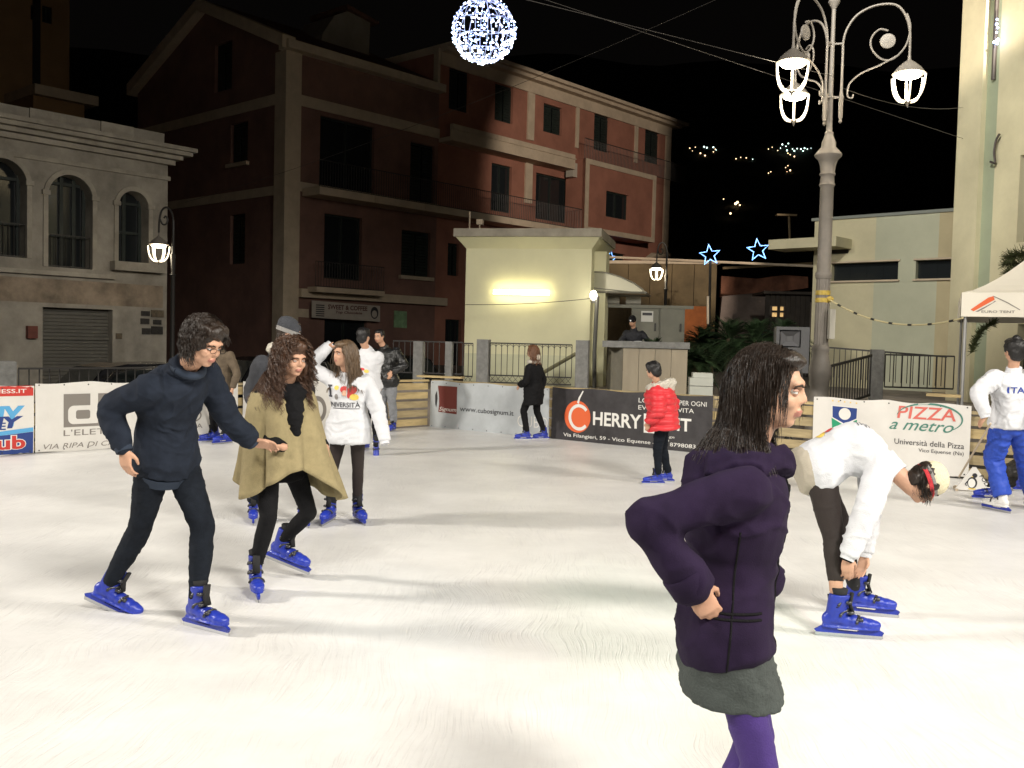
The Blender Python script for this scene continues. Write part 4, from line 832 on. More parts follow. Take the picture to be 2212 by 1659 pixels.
def crook(name_lbl, px, py, Y, s, flip, zb, power):
    """single crook lamp whose lantern centre is seen at px, py"""
    c = at(px, py, Y); X = V((1, 0, 0)) * flip; k_ = .42; b = V((c.x, c.y, 0)) - X * .95 * s * k_
    t = thing('street_lamp', name_lbl, 'street lamp', (b.x, b.y, zb), 'small single crook street lamps'); z = c.z + .45 * s
    g = G(); g.lathe([(.16 * s, zb), (.16 * s, zb + .3), (.09 * s, zb + .45), (.07 * s, zb + 1.0), (.06 * s, z - 1.2 * s), (.085 * s, z - 1.15 * s), (.05 * s, z - 1.1 * s), (.075 * s, z - .6 * s), (.04 * s, z - .55 * s), (.035 * s, z + .35 * s)], b, 12); g.build('post', m_iron, t, smooth=True)
    P = spline([b + X * a * k_ * s + V((0, 0, z + h * s)) for a, h in ((0, .0), (.02, .4), (.2, .62), (.5, .7), (.78, .6), (.92, .35), (.95, .1), (.95, 0))], 4); g = G(); g.tube(P, .028 * s, 7)
    P = spline([b + X * a * k_ * s + V((0, 0, z + h * s)) for a, h in ((.9, .4), (.72, .24), (.48, .24), (.38, .36), (.5, .46), (.62, .4))], 4); g.tube(P, .024 * s, 6); g.build('arm', m_iron, t, smooth=True)
    lantern(t, b + X * .95 * k_ * s + V((0, 0, z)), s, power)
crook('small lit crook lamp in front of the pale loggia building', 343, 538, 25.5, .95, -1, -.3, 30)
crook('small lit crook lamp right of the kiosk canopy', 1418, 586, 33, .85, -1, .6, 30)
# cable lights near the left crook lamp
# ================================================================== CHRISTMAS BALL AND STARS
BC = at(1045, 66, 16); BRr = .51
t = thing('light_ball', 'large wire ball covered in blue white lights hanging over the square', 'Christmas light', tuple(BC))
g = G()
for k in range(8):
    a = rad(22.5 * k + 9); X = V((math.cos(a), math.sin(a), 0)); g.tube([BC + X * BRr * math.cos(rad(q)) + V((0, 0, BRr * math.sin(rad(q)))) for q in range(-90, 271, 15)], 0.004, 4, cap=False)
for h in (-.7, -.3, .2, .65): r = math.sqrt(1 - h * h) * BRr; g.tube([BC + V((r * math.cos(rad(q)), r * math.sin(rad(q)), h * BRr)) for q in range(0, 361, 15)], .004, 4, cap=False)
g.build('wire_frame', M('pale_wire', (.5, .55, .75), .4, emit=.35, ecol=(.25, .33, .8)), t)
for nm, mm, n, r0_, r1_ in (('large_bulbs', m_ledw, 330, .006, .0115), ('small_bulbs', m_led, 300, .005, .009)):
    g = G()
    for i in range(n):
        z = rnd.uniform(-1, 1); z = z if rnd.random() < .6 else -abs(z); a = rnd.uniform(0, 2 * math.pi); q = math.sqrt(1 - z * z); rr_ = BRr * rnd.uniform(.97, 1.05)
        g.ell(BC + V((q * math.cos(a), q * math.sin(a), z)) * rr_, rnd.uniform(r0_, r1_), n=6, m=4)
    o_ = g.build(nm, mm, t, fix=False); o_['kind'] = 'stuff'
lamp('ball_light', 'POINT', BC, None, 5, (.55, .65, 1), .4)
def cable(P, r, label, sag=0, m=None, n=14):
    a, b_ = V(P[0]), V(P[-1]); g = G(); Q = spline(P, 6) if len(P) > 2 else [a.lerp(b_, i / n) - V((0, 0, sag * 4 * (i / n) * (1 - i / n))) for i in range(n + 1)]
    g.tube(Q, r, 5); g.build('cable', m or m_wire, None, label=label, category='cable', group='overhead cables')
m_wire = M('overhead_wire', (.06, .055, .05), .5)
cable([at(1060, -30, 16), BC + V((0, 0, BRr))], .006, 'short wire from which the ball of lights hangs')
cable([at(1030, -50, 14), at(2082, 300, 21.3)], .0045, 'thin wire from above the ball down to the right building')
cable([at(1060, -20, 13), at(1800, 165, 16.4)], .0045, 'thin wire from the top of the ball to the lamp post')
cable([at(1590, -20, 20), at(400, 437, 33)], .006, 'long thin wire crossing the front of the red building', .3)
cable([at(1820, 190, 16.6), at(2080, 232, 21.3)], .0045, 'short wire between the lamp post and the right building', .15)
cable([at(1005, 658, 23.2), at(1284, 644, 23.2)], .008, 'thin wire across the kiosk wall below the lamp', .05)
def star(px, py, Y, label, tilt=0, R=.36):
    c = at(px, py, Y); t = thing('light_star', label, 'Christmas light', tuple(c), 'blue five pointed light stars')
    pts = []
    for i in range(10): a = rad(36 * i + tilt); r = R if i % 2 == 0 else R * .42; pts.append(c + V((r * math.sin(a), 0, r * math.cos(a))))
    pts.append(pts[0]); g = G(); g.tube(pts, .012, 5); g.build('frame', M('pale_wire'), t); g = G()
    for a, b_ in zip(pts[:-1], pts[1:]):
        for k in range(6): g.ell(a.lerp(b_, k / 6) + V((0, -.02, 0)), rnd.uniform(.010, .018), n=6, m=4)
    o_ = g.build('bulbs', M('star_led', (.3, .5, 1), emit=6, ecol=(.18, .45, 1)), t, fix=False); o_['kind'] = 'stuff'; return c
c1 = star(1533, 551, 33, 'blue light star on a pole right of the crook lamp', -8); c2 = star(1637, 540, 31, 'blue light star beside the low building canopy', -8)
star(1318, 558, 53, 'blue star reflection modelled in the dark window beside the kiosk canopy', 5, .42)  # glowing star shape stands in for a reflection in the window glass
g = G(); g.tube([c1 + V((.04, .05, -.1)), V((c1.x + .1, c1.y + .05, .6))], .045, 7); g.build('star_pole', m_iron, None, label='thin dark pole carrying the left blue star', category='pole')
cable([c2 + V((.25, 0, .1)), at(1697, 517, 27.5)], .012, 'cable from the right star to the low building canopy', .02, M('pale_cable', (.4, .33, .2), .5))
# cable from lamp post to the tent
m_yel = M('yellow_cable', (.62, .55, .32), .4); m_blk = M('black_cable', (.03, .03, .03), .4)
pA = at(1790, 646, 16.4); pB = at(2080, 687, 13.7)
t = thing('taped_cable', 'sagging pale cable with black bands from lamp post to tent', 'cable', tuple(pA)); Q = [pA.lerp(pB, i / 36) - V((0, 0, .95 * (i / 36) * (1 - i / 36))) for i in range(37)]
g = G(); g.tube(Q, .014, 7); g.build('cable_sheath', m_yel, t)
for i in range(3, 36, 5): g = G(); g.tube([Q[i], Q[i + 1]], .017, 7); g.build('black_band', m_blk, t)
g = G(); g.ell(pA + V((.02, -.02, 0)), (.06, .04, .05)); g.build('tape_knot', M('yellow_tape'), t)
g = G(); g.box(at(1796, 700, 16.3), (.09, .12, .5)); g.build('junction_box', M('off_white_metal'), None, label='narrow pale electric box strapped to the street lamp', category='electric box')
# ================================================================== WHITE TENT
m_tent = M('tent_fabric', (.76, .72, .62), .7, nz=.04, ns=2)
TP = at(2082, 760, 13.75); TX, TY = TP.x, TP.y; S_ = 3.0; zv = at(2082, 684, 13.75).z; vh = .34
t = thing('white_tent', 'white pop up tent with red printed valance at the right edge', 'tent', (TX + 1.5, TY + 1.5, -.3))
TU, TD = V((.914, -.405, 0)), V((.405, .914, 0)); T0 = V((TX, TY, 0))
for i, (dx, dy) in enumerate(((0, 0), (S_, 0), (0, S_), (S_, S_))):
    g = G(); q_ = T0 + TU * dx + TD * dy; g.tube([(q_.x, q_.y, -.3), (q_.x, q_.y, zv + vh)], .022 if i else .026, 8); g.build('pole', M('galvanised_pole', (.45, .45, .44), .4, .7), t)
c4 = [T0 + TU * a + TD * b_ + V((0, 0, zv)) for a, b_ in ((-.06, -.06), (S_ + .06, -.06), (S_ + .06, S_ + .06), (-.06, S_ + .06))]
vm = []
for i in range(4):
    a, b_ = c4[i], c4[(i + 1) % 4]; d = (b_ - a); n_ = d.cross(V((0, 0, 1))).normalized(); vs = []; n = 40
    for j in range(5):
        for k in range(n + 1): vs.append(a + d * k / n + V((0, 0, vh * j / 4)) + n_ * .012 * math.sin(k * .9 + i) * (1 - j / 4))
    g = G().add(vs, [(j * (n + 1) + k, j * (n + 1) + k + 1, (j + 1) * (n + 1) + k + 1, (j + 1) * (n + 1) + k) for j in range(4) for k in range(n)]); me = g.mesh('valance', True, (m_tent,)); o_ = ob('valance', me, t); vm.append((o_, me))
apex = T0 + TU * 1.5 + TD * 1.5 + V((0, 0, zv + vh + 1.25)); g = G(); n = 10; rows = []
for j in range(n + 1):
    f_ = j / n; h_ = vh + 1.25 * (f_ ** 1.45)
    rows += [V((apex.x + (c.x - apex.x) * (1 - f_ * .97), apex.y + (c.y - apex.y) * (1 - f_ * .97), zv + h_)) for c in c4]
g.add(rows, [(j * 4 + k, j * 4 + (k + 1) % 4, (j + 1) * 4 + (k + 1) % 4, (j + 1) * 4 + k) for j in range(n) for k in range(4)] + [(n * 4, n * 4 + 1, n * 4 + 2, n * 4 + 3)]); g.build('canopy', m_tent, t)
VO, VU = c4[0], TU; T = bvh_of(vm[0][1]); VN = -TD
def td(geo, m_, nm='lettering', off=.004): decal(nm, geo, VO, VU, V((0, 0, 1)), m_, vm[0][0], T, VN, off)
td(poly_geo([(.12, .10), (.16, .075), (.42, .24), (.40, .29), (.34, .27)]), m_orange, 'roof_logo'); td(poly_geo([(.18, .07), (.40, .20), (.42, .225), (.44, .22), (.30, .12), (.22, .07)]), m_grey, 'roof_logo', .0045)
td(stroke([(.40, .29), (.58, .20), (.74, .10)], .012), m_grey, 'roof_logo'); td(fit(text_geo('EURO TENT', .01), .26, .055, .42, .035), m_grey)
td(fit(text_geo('VENDITA', .02), .84, .18, .60, .075), M('salmon_print', (.72, .30, .22), .5)); td(fit(text_geo('NOLEGGIO', .02), .84, .08, .66, .075), M('salmon_print'))
# ================================================================== GREENERY
m_needle = M('fir_needles', (.06, .075, .025), .8, nz=.5, ns=8); m_palm = M('palm_frond', (.022, .045, .016), .6, nz=.5, ns=3)
def sprig(P, label, w=.1, n=420):
    t = thing('garland_branch', label, 'garland', tuple(V(P[0])), 'fir branches hanging by the tent'); Q = spline(P, 8); g = G(); g.tube(Q, .008, 5); g.build('stem', M('bark', (.07, .05, .03), .9), t); g = G()
    for i in range(n):
        a = Q[rnd.randrange(len(Q) - 1)]; b_ = Q[min(len(Q) - 1, Q.index(a) + 1)]; p = a.lerp(b_, rnd.random()); ta = (b_ - a).normalized()
        d = V((rnd.gauss(0, 1), rnd.gauss(0, 1), rnd.gauss(0, 1))).normalized(); d = (d + ta * .8).normalized() * w * rnd.uniform(.5, 1); s = d.cross(V((rnd.random(), rnd.random(), rnd.random()))).normalized() * .008
        g.add([p - s, p + s, p + d + s * .3, p + d - s * .3], [(0, 1, 2, 3)])
    o_ = g.build('needles', m_needle, t, fix=False); o_['kind'] = 'stuff'
sprig([at(2098, 762, 14.4), at(2108, 735, 14.4), at(2122, 712, 14.4), at(2150, 696, 14.4)], 'fir garland sprig hanging right of the tent pole', .10, 500)
sprig([at(2215, 605, 15.5), at(2196, 592, 15.5), at(2178, 590, 15.5)], 'dark fir branch above the tent roof, lower one', .16, 350); sprig([at(2235, 545, 15.5), at(2205, 548, 15.5), at(2180, 556, 15.5)], 'dark fir branch above the tent roof, upper one', .18, 380)
sprig([at(2230, 575, 15.7), at(2205, 572, 15.7), at(2172, 570, 15.7)], 'dark fir branch above the tent roof, middle one', .16, 350)
def palm(c, label, R=.9, n=64, gnd_z=.6):
    c = V(c); t = thing('palm_shrub', label, 'shrub', (c.x, c.y, gnd_z), 'palm shrubs on the terrace'); g = G(); c.z -= .15; g.lathe([(.09, gnd_z), (.08, c.z), (.02, c.z + .08)], (c.x, c.y, 0), 10); g.build('trunk', M('bark'), t); g = G()
    for k in range(n):
        a = rnd.uniform(0, 6.283); e = rnd.uniform(-.55, 1.4); L = 1.25 * R * rnd.uniform(.7, 1.1); X = V((math.cos(a) * math.cos(e), math.sin(a) * math.cos(e), math.sin(e)))
        P = [c + X * L * q + V((0, 0, -.55 * L * q * q)) for q in (0, .25, .5, .75, 1)]; g.tube(P, [.012, .01, .008, .006, .003], 4, cap=False)
        s = X.cross(V((0, 0, 1))).normalized()
        for m_ in range(4, 22):
            q = m_ / 22; i = min(3, int(q * 4)); p = P[i].lerp(P[i + 1], q * 4 - i); l = .30 * R * math.sin(math.pi * min(1, q * .95 + .1)) + .04; tdir = (P[i + 1] - P[i]).normalized()
            for sg in (-1, 1): d = (s * sg + tdir * .7 + V((0, 0, .25))).normalized() * l; w_ = tdir * .012; g.add([p - w_, p + w_, p + d], [(0, 1, 2)])
    o_ = g.build('fronds', m_palm, t, fix=False); o_['kind'] = 'stuff'
for x, y, Y, lb, R, in ((1520, 733, 25.5, 'dark palm shrub right beside the electric cabinets', .8), (1575, 722, 25, 'low palm shrub second from the cabinets', 1.0), (1632, 728, 24.5, 'leafy palm shrub left of the loudspeaker', 1.0), (1685, 722, 26, 'palm shrub behind the loudspeaker', .9), (1412, 745, 22.6, 'small palm shrub just above the stone wall', .5), (1500, 770, 21.5, 'drooping palm shrub right of the stone wall', .6)): palm(at(x, y, Y), lb, R)
# ================================================================== MIDDLE DISTANCE: ochre wall, slope, shed
m_och = M('ochre_wall', (.13, .095, .05), .9, nz=.4, ns=.8, bump=.3, bs=6)
OW = Fac((at(1392, 620, 38).x, at(1392, 620, 38).y), (.97, -.24)); t = thing('ochre_wall', 'long stained ochre retaining wall behind the crook lamp', 'wall', tuple(OW.p(1, .6)))
a1 = OW.sz(1548, 600)[0]; zt = OW.sz(1450, 570)[1]; n = 5
for i in range(n): g = G(); OW.box(g, -1.5 + (a1 + 1.5) * i / n + .01, -1.5 + (a1 + 1.5) * (i + 1) / n - .01, .3, zt - .01, -.4, 0); g.build('panel', m_och, t)
g = G(); OW.box(g, -1.5, a1 + .1, zt, zt + .12, -.45, .05); g.build('coping', m_trim, t); g = G(); g.tube([OW.p(-1.5, zt + .25, .1), OW.p(a1 + 5.5, zt - .15, .1)], .05, 6); g.build('pipe', m_trim, t)
SL = Fac((at(1545, 650, 41).x, at(1545, 650, 41).y), (.98, -.1)); g = G(); P = [SL.sz(x, y) for x, y in ((1548, 760), (1760, 760), (1760, 655), (1700, 640), (1640, 632), (1560, 640))]; g.ext(P, SL.P, SL.U, SL.Z, -SL.N, .5); g.build('grey_slope', M('grey_stone', (.19, .15, .13), .9, nz=.3, ns=1.2, bump=.4, bs=8), None, label='sloping grey stone wall between ochre wall and shed', category='wall')
g = G(); P = [SL.sz(x, y) for x, y in ((1560, 640), (1660, 632), (1752, 620), (1752, 596), (1700, 592), (1640, 600), (1562, 594))]; g.ext(P, SL.P - SL.N * .6, SL.U, SL.Z, -SL.N, .5); g.build('brick_wall', M('dark_brick', (.20, .085, .05), .9, nz=.5, ns=2, bump=.4, bs=9), None, label='dark reddish brick wall above the grey slope', category='wall')
g = G(); g.bar(SL.p(*SL.sz(1560, 580), .2), SL.p(*SL.sz(1752, 570), .2), .1); g.build('roof_beam', m_och, None, label='thin ochre beam above the brick wall', category='beam')
SH = Fac((at(1652, 680, 36).x, at(1652, 680, 36).y), (1, -.05)); t = thing('garden_shed', 'dark timber shed with a small lit four pane window', 'shed', tuple(SH.p(1, .6)))
m_shed = M('dark_timber', (.035, .028, .022), .8, nz=.4, ns=4); a1 = SH.sz(1750, 680)[0]; zt = SH.sz(1700, 636)[1]; n = 9
wn = SH.r(1670, 662, 1694, 684)
for i in range(n):
    a, b_ = a1 * i / n + .008, a1 * (i + 1) / n - .008
    for z0, z1 in (((.6, wn[1] - .02), (wn[3] + .02, zt)) if b_ > wn[0] and a < wn[2] else ((.6, zt),)): g = G(); SH.box(g, a, b_, z0, z1, -.06, 0); g.build('plank', m_shed, t)
g = G(); SH.box(g, -.1, a1 + .1, zt, zt + .1, -2, .2); g.build('roof', m_shed, t)
m_litw = M('lit_window', (.9, .6, .25), emit=.55, ecol=(1, .62, .25)); g = G(); SH.box(g, *[wn[i] for i in (0, 2, 1, 3)], -.16, -.14); f = g.build('window', m_litw, t)
g = G(); cx, cz = (wn[0] + wn[2]) / 2, (wn[1] + wn[3]) / 2; SH.box(g, cx - .05, cx + .05, wn[1] - .05, wn[3] + .05, -.05, .02); SH.box(g, wn[0] - .05, cx - .053, cz - .04, cz + .04, -.05, .02); SH.box(g, cx + .053, wn[2] + .05, cz - .04, cz + .04, -.05, .02); g.build('frame', m_shed, f)
g = G(); g.tube([at(1706, 520, 34), at(1704, 466, 34)], .04, 6); g.box(at(1698, 465, 34), (.7, .25, .06)); g.build('unlit_lamp_post', m_och, None, label='thin unlit lamp post rising behind the low building canopy', category='lamp post')
g = G(); g.tube([at(1529, 640, 27), at(1529, 700, 27)], .035, 7); g.build('white_post', m_trim, None, label='short pale metal post behind the palm shrubs', category='post')
g = G(); g.box(at(1500, 700, 30), (.75, .1, 1.1)); g.build('orange_panel', M('orange_panel', (.42, .12, .03), .8, nz=.4, ns=2), None, label='orange lit hoarding panel right of the electric cabinets', category='panel')
# ================================================================== HILLSIDE LIGHTS
def hill_pt(x, y):
    d = ray(x, y); lo, hi = 125., 880.
    for _ in range(40):
        md = (lo + hi) / 2; p = EYE + d * (md / d.y)
        if p.z > hz(p.x, p.y): lo = md
        else: hi = md
    return EYE + d * ((lo - 2) / d.y)
m_lw = M('warm_far_lamp', (1, .7, .4), emit=4.5, ecol=(1, .66, .36)); m_lc = M('white_far_lamp', (.8, 1, .95), emit=4.5, ecol=(.75, 1, .92))
wl = [(1490, 320), (1496, 326), (1502, 318), (1513, 331), (1541, 328), (1545, 322), (1523, 336), (1600, 340), (1590, 343), (1612, 341), (1660, 322), (1668, 318), (1680, 325), (1702, 331), (1707, 334), (1716, 338), (1665, 371), (1660, 374), (1702, 358), (1697, 362), (1707, 368), (1700, 371), (1593, 437), (1598, 443), (1589, 440), (1563, 430), (1536, 408), (1440, 394), (1578, 461)]
cl = [(1521, 317), (1527, 319), (1541, 318), (1547, 324), (1686, 320), (1690, 312), (1698, 316), (1703, 310), (1712, 322), (1722, 321), (1730, 322), (1738, 320), (1744, 322), (1752, 320), (1626, 344), (1716, 326), (1700, 325), (1735, 326)]
gw = {}
for nm, L, mm, lb in (('w', wl, m_lw, 'tiny warm house light on the dark hillside'), ('c', cl, m_lc, 'tiny cold white house light on the dark hillside')):
    for x, y in L:
        r = rnd.uniform(.10, .26); g = G(); g.ell((0, 0, 0), r, n=8, m=6); k = len(g.f); g.lathe([(.07, -3.2), (.05, -r * .9)], (0, 0, 0), 6, mi=1)
        ob('hillside_lamp', g.mesh('hillside_lamp', False, (mm, m_iron)), None, Matrix.Translation(hill_pt(x, y) + V((0, 0, .0))), label=lb, category='far lamp', group='house lights on the hillside, ' + ('warm' if nm == 'w' else 'cold white'))
# ================================================================== CARS behind the left railing
m_car = M('black_car_paint', (.008, .008, .009), .15, spec=.6); m_tyre = M('tyre', (.02, .02, .02), .8); m_chr = M('chrome', (.7, .7, .7), .15, 1.); m_cgl = M('car_glass', (.01, .012, .012), .05, spec=.7)
def car(loc, yaw, label, L=4.2, H=1.38):
    t = thing('parked_car', label, 'car', (0, 0, 0), 'dark cars parked behind the railing')
    lo = [(-.5, .30), (-.5, .55), (-.47, .66), (-.40, .70), (.34, .66), (.46, .60), (.5, .48), (.5, .30)]; W_ = .86; g = G()
    secs = [(V((x * L, 0, 0)), x) for x, _ in lo]; g.ext([(x * L, z) for x, z in lo], (0, -W_, 0), (1, 0, 0), (0, 0, 1), (0, 1, 0), 2 * W_); bd = g.build('body', m_car, t)
    bdm = bd.modifiers.new('b', 'BEVEL'); bdm.width = .07; bdm.segments = 3
    P = [(-.43 * L, .70), (-.34 * L, H - .06), (-.22 * L, H), (.02 * L, H - .01), (.12 * L, H - .08), (.27 * L, .68)]; g = G(); n = len(P)
    vs = [V((x, -(W_ - .04 - (z - .7) * .28), z)) for x, z in P] + [V((x, W_ - .04 - (z - .7) * .28, z)) for x, z in P]; g.add(vs, [tuple(range(n)), tuple(range(n, 2 * n))[::-1]] + [(i, (i + 1) % n, (i + 1) % n + n, i + n) for i in range(n)]); cb = g.build('cabin', m_car, t); cbm = cb.modifiers.new('b', 'BEVEL'); cbm.width = .05; cbm.segments = 3
    for sg in (-1, 1):
        for Q in ([(-.36, .74), (-.31, H - .14), (-.14, H - .10), (-.14, .74)], [(-.12, .74), (-.12, H - .10), (.02, H - .12), (.09, H - .20), (.20, .74)]):
            g = G(); vs = [V((x * L, sg * (W_ - .035 - (z - .7) * .28), z)) for x, z in Q]; g.add(vs, [(0, 1, 2, 3) if len(vs) == 4 else (0, 1, 2, 3, 4)]); g.build('side_window', m_cgl, t)
        g = G(); g.tube([V((x * L, sg * (W_ - .03 - (z - .7) * .28), z)) for x, z in ((-.37, .73), (-.315, H - .11), (-.13, H - .07), (.03, H - .09), (.10, H - .16), (.22, .73), (-.37, .73))], .012, 5); g.build('chrome_trim', m_chr, t)
    g = G(); a = [(.125, H - .10), (.262, .71)]; g.add([V((x * L + .012, s * (W_ - .12 - (z - .7) * .28), z + .01)) for x, z in a for s in (-1, 1)], [(0, 1, 3, 2)]); g.build('windscreen', m_cgl, t)
    for x in (-.31, .32):
        for sg in (-1, 1): g = G(); Q = Matrix.Rotation(rad(90), 3, 'X'); g.lathe([(.2, -.1), (.30, -.1), (.32, -.06), (.32, .06), (.30, .1), (.2, .1)], (x * L, sg * (W_ - .06), .32), 20, R=Q); w = g.build('wheel', m_tyre, t, smooth=True); g = G(); g.lathe([(.02, -.09), (.20, -.08), (.21, .08), (.02, .09)], (x * L, sg * (W_ - .05), .32), 16, R=Q); g.build('rim', m_chr, w)
    for sg in (-1, 1): g = G(); g.ell((.485 * L, sg * .62, .55), (.06, .16, .07)); g.build('headlight', m_cgl, t)
    t.location = loc; t.rotation_euler = (0, 0, yaw); return t
c = gnd(262, 812, -.3); car((at(255, 800, 17.6).x, 17.6, -.3), math.atan2(-.743, -.67), 'black car with chrome window trim in front of the loggia building', 4.3, 1.42)
car((at(560, 800, 21.5).x, 21.5, -.3), math.atan2(-.743, -.67), 'dark car seen between the navy jacket man and the curly haired woman', 4.2, 1.5)
car((at(872, 790, 26).x, 26, -.28), math.atan2(-.9, .4), 'dark car behind the railing beside the leather jacket man', 4.0, 1.5)
# ================================================================== PEOPLE
m_skin = M('skin', (.52, .30, .20), .5, nz=.08, ns=20, bump=.06, bs=90, spec=.35); m_lip = M('lips', (.40, .17, .13), .45); m_eyew = M('eye_white', (.7, .68, .64), .2); m_iris = M('iris', (.03, .018, .01), .15)
m_lid = M('eyelid_skin', (.36, .19, .13), .5)
m_browh = M('eyebrow_hair', (.03, .018, .01), .8)
def remesh(g, voxel, smooth_it=6, keep=None, disp=None, seed=0.):
    """voxel union of the pieces, Laplacian smoothing away from `keep` points, fabric folds along the normal"""
    me = g.mesh('tmp'); o = bpy.data.objects.new('tmp', me); COL.objects.link(o)
    md = o.modifiers.new('r', 'REMESH'); md.mode = 'VOXEL'; md.voxel_size = voxel; md.use_smooth_shade = True
    dg = bpy.context.evaluated_depsgraph_get(); m2 = bpy.data.meshes.new_from_object(o.evaluated_get(dg)); bpy.data.objects.remove(o); bpy.data.meshes.remove(me)
    n = len(m2.vertices); co = np.empty(n * 3); m2.vertices.foreach_get('co', co); co = co.reshape(-1, 3)
    ed = np.empty(len(m2.edges) * 2, dtype=np.int64); m2.edges.foreach_get('vertices', ed); ed = ed.reshape(-1, 2)
    w = np.ones(n)
    for p, r in (keep or []): w *= np.clip((np.linalg.norm(co - np.array(p), axis=1) - r) / (r * .3), .12, 1)
    deg = np.bincount(ed.ravel(), minlength=n).astype(float); deg[deg == 0] = 1
    def lap(a):
        s = np.zeros_like(a); np.add.at(s, ed[:, 0], a[ed[:, 1]]); np.add.at(s, ed[:, 1], a[ed[:, 0]]); return s / deg[:, None]
    for _ in range(smooth_it): co = co + (lap(co) - co) * (.6 * w)[:, None]
    m2.vertices.foreach_set('co', co.ravel()); m2.update()
    if disp:
        nr = np.empty(n * 3); m2.vertices.foreach_get('normal', nr); nr = nr.reshape(-1, 3); off = np.array([disp(V(c)) for c in co]); co = co + nr * off[:, None]
        m2.vertices.foreach_set('co', co.ravel()); m2.update()
    m2.polygons.foreach_set('use_smooth', [True] * len(m2.polygons)); return m2
def folds(amp=.007, fr=9., seed=0., vs=.45):
    def f(p):
        big = noise.noise(V((p.x * fr * .45, p.y * fr * .45, p.z * fr * .3 + seed)))
        cr_ = 1 - abs(noise.noise(V((p.x * fr * .55 + 3 * big, p.y * fr * .55, p.z * fr * 1.5 + seed + 2 * big)))) * 3.2
        q = V((p.x * fr, p.y * fr, p.z * fr * vs * 2.0 + seed)); n = noise.noise(q); r = 1 - 2.2 * abs(noise.noise(V((p.x * fr * .8 + seed, p.y * fr * .8, p.z * fr * 1.1))))
        return amp * (.8 * n + .9 * big + .6 * max(0, r) ** 2 + .9 * max(0, cr_) ** 2 * (.5 + big) + .3 * noise.noise(q * 2.6))
    return f
def puffer(amp=.018, step=.075):
    return lambda p: amp * (abs(math.sin(math.pi * (p.z + .01 * noise.noise(p * 6)) / step)) ** .5 - .5) + .006 * noise.noise(p * 11)
def ik(a, b, l1, l2, pole):
    d = b - a; D = d.length; k = max(1., D / (.995 * (l1 + l2))); l1 *= k; l2 *= k; x = (l1 * l1 - l2 * l2 + D * D) / (2 * D); h = math.sqrt(max(0, l1 * l1 - x * x)); d = d.normalized()
    p = V(pole) - d * V(pole).dot(d); p = p.normalized() if p.length > 1e-4 else V((0, 0, 1)); return a + d * x + p * h
def dirv(yaw, pitch=0): return V((math.sin(rad(yaw)) * math.cos(rad(pitch)), math.cos(rad(yaw)) * math.cos(rad(pitch)), math.sin(rad(pitch))))
def basis(f, u=V((0, 0, 1)), roll=0):
    f = f.normalized(); r = f.cross(u).normalized(); u = r.cross(f)
    if roll: q = Matrix.Rotation(rad(roll), 3, f); r = q @ r; u = q @ u
    return Matrix((r, f, u)).transposed()          # local x right, y forward, z up
HL = []
def head_parts(g, H, R, s=1.):
    def E(c, r): g.ell(H + R @ (V(c) * s), V(r) * s, R=R, n=24, m=16)
    E((0, -.015, .030), (.074, .096, .092)); E((0, .022, -.030), (.061, .068, .085)); E((0, .052, -.088), (.030, .028, .022)); E((0, .074, .030), (.052, .020, .018))
    for sx in (-1, 1): E((sx * .036, .056, -.028), (.026, .026, .026)); E((sx * .052, .0, -.055), (.018, .045, .04)); E((sx * .078, -.008, -.004), (.010, .019, .031)); E((sx * .0105, .090, -.024), (.008, .010, .007))
    g.tube([H + R @ (V(p) * s) for p in ((0, .084, .022), (0, .092, .002), (0, .101, -.018), (0, .098, -.027))], [.0075 * s, .0085 * s, .0105 * s, .008 * s], 10)
    E((0, .088, -.054), (.023, .012, .0065)); E((0, .085, -.065), (.020, .012, .007))
def sockets(me, H, R, s):
    Ri = R.transposed()
    n = len(me.vertices); co = np.empty(n * 3); me.vertices.foreach_get('co', co); co = co.reshape(-1, 3); L = (co - np.array(H)) @ np.array(R) / s
    for sx in (-1, 1):
        d2 = ((L - np.array((sx * .031, .085, .006))) / np.array((.016, .03, .010))) ** 2; w = np.exp(-d2.sum(1)) * (L[:, 1] > .04); L[:, 1] -= .0085 * w
    d2 = ((L - np.array((0, .1, -.0595))) / np.array((.02, .03, .0022))) ** 2; L[:, 1] -= .004 * np.exp(-d2.sum(1)) * (L[:, 1] > .05)
    co = L * s @ np.array(R).T + np.array(H); me.vertices.foreach_set('co', co.ravel())
    fc = np.array([p.center[:] for p in me.polygons]); fl = (fc - np.array(H)) @ np.array(R) / s
    mi = ((np.abs(fl[:, 0]) < .023) & (np.abs(fl[:, 2] + .0595) < .0125 - .2 * np.abs(fl[:, 0])) & (fl[:, 1] > .075)).astype(int); me.polygons.foreach_set('material_index', mi.tolist()); me.update()
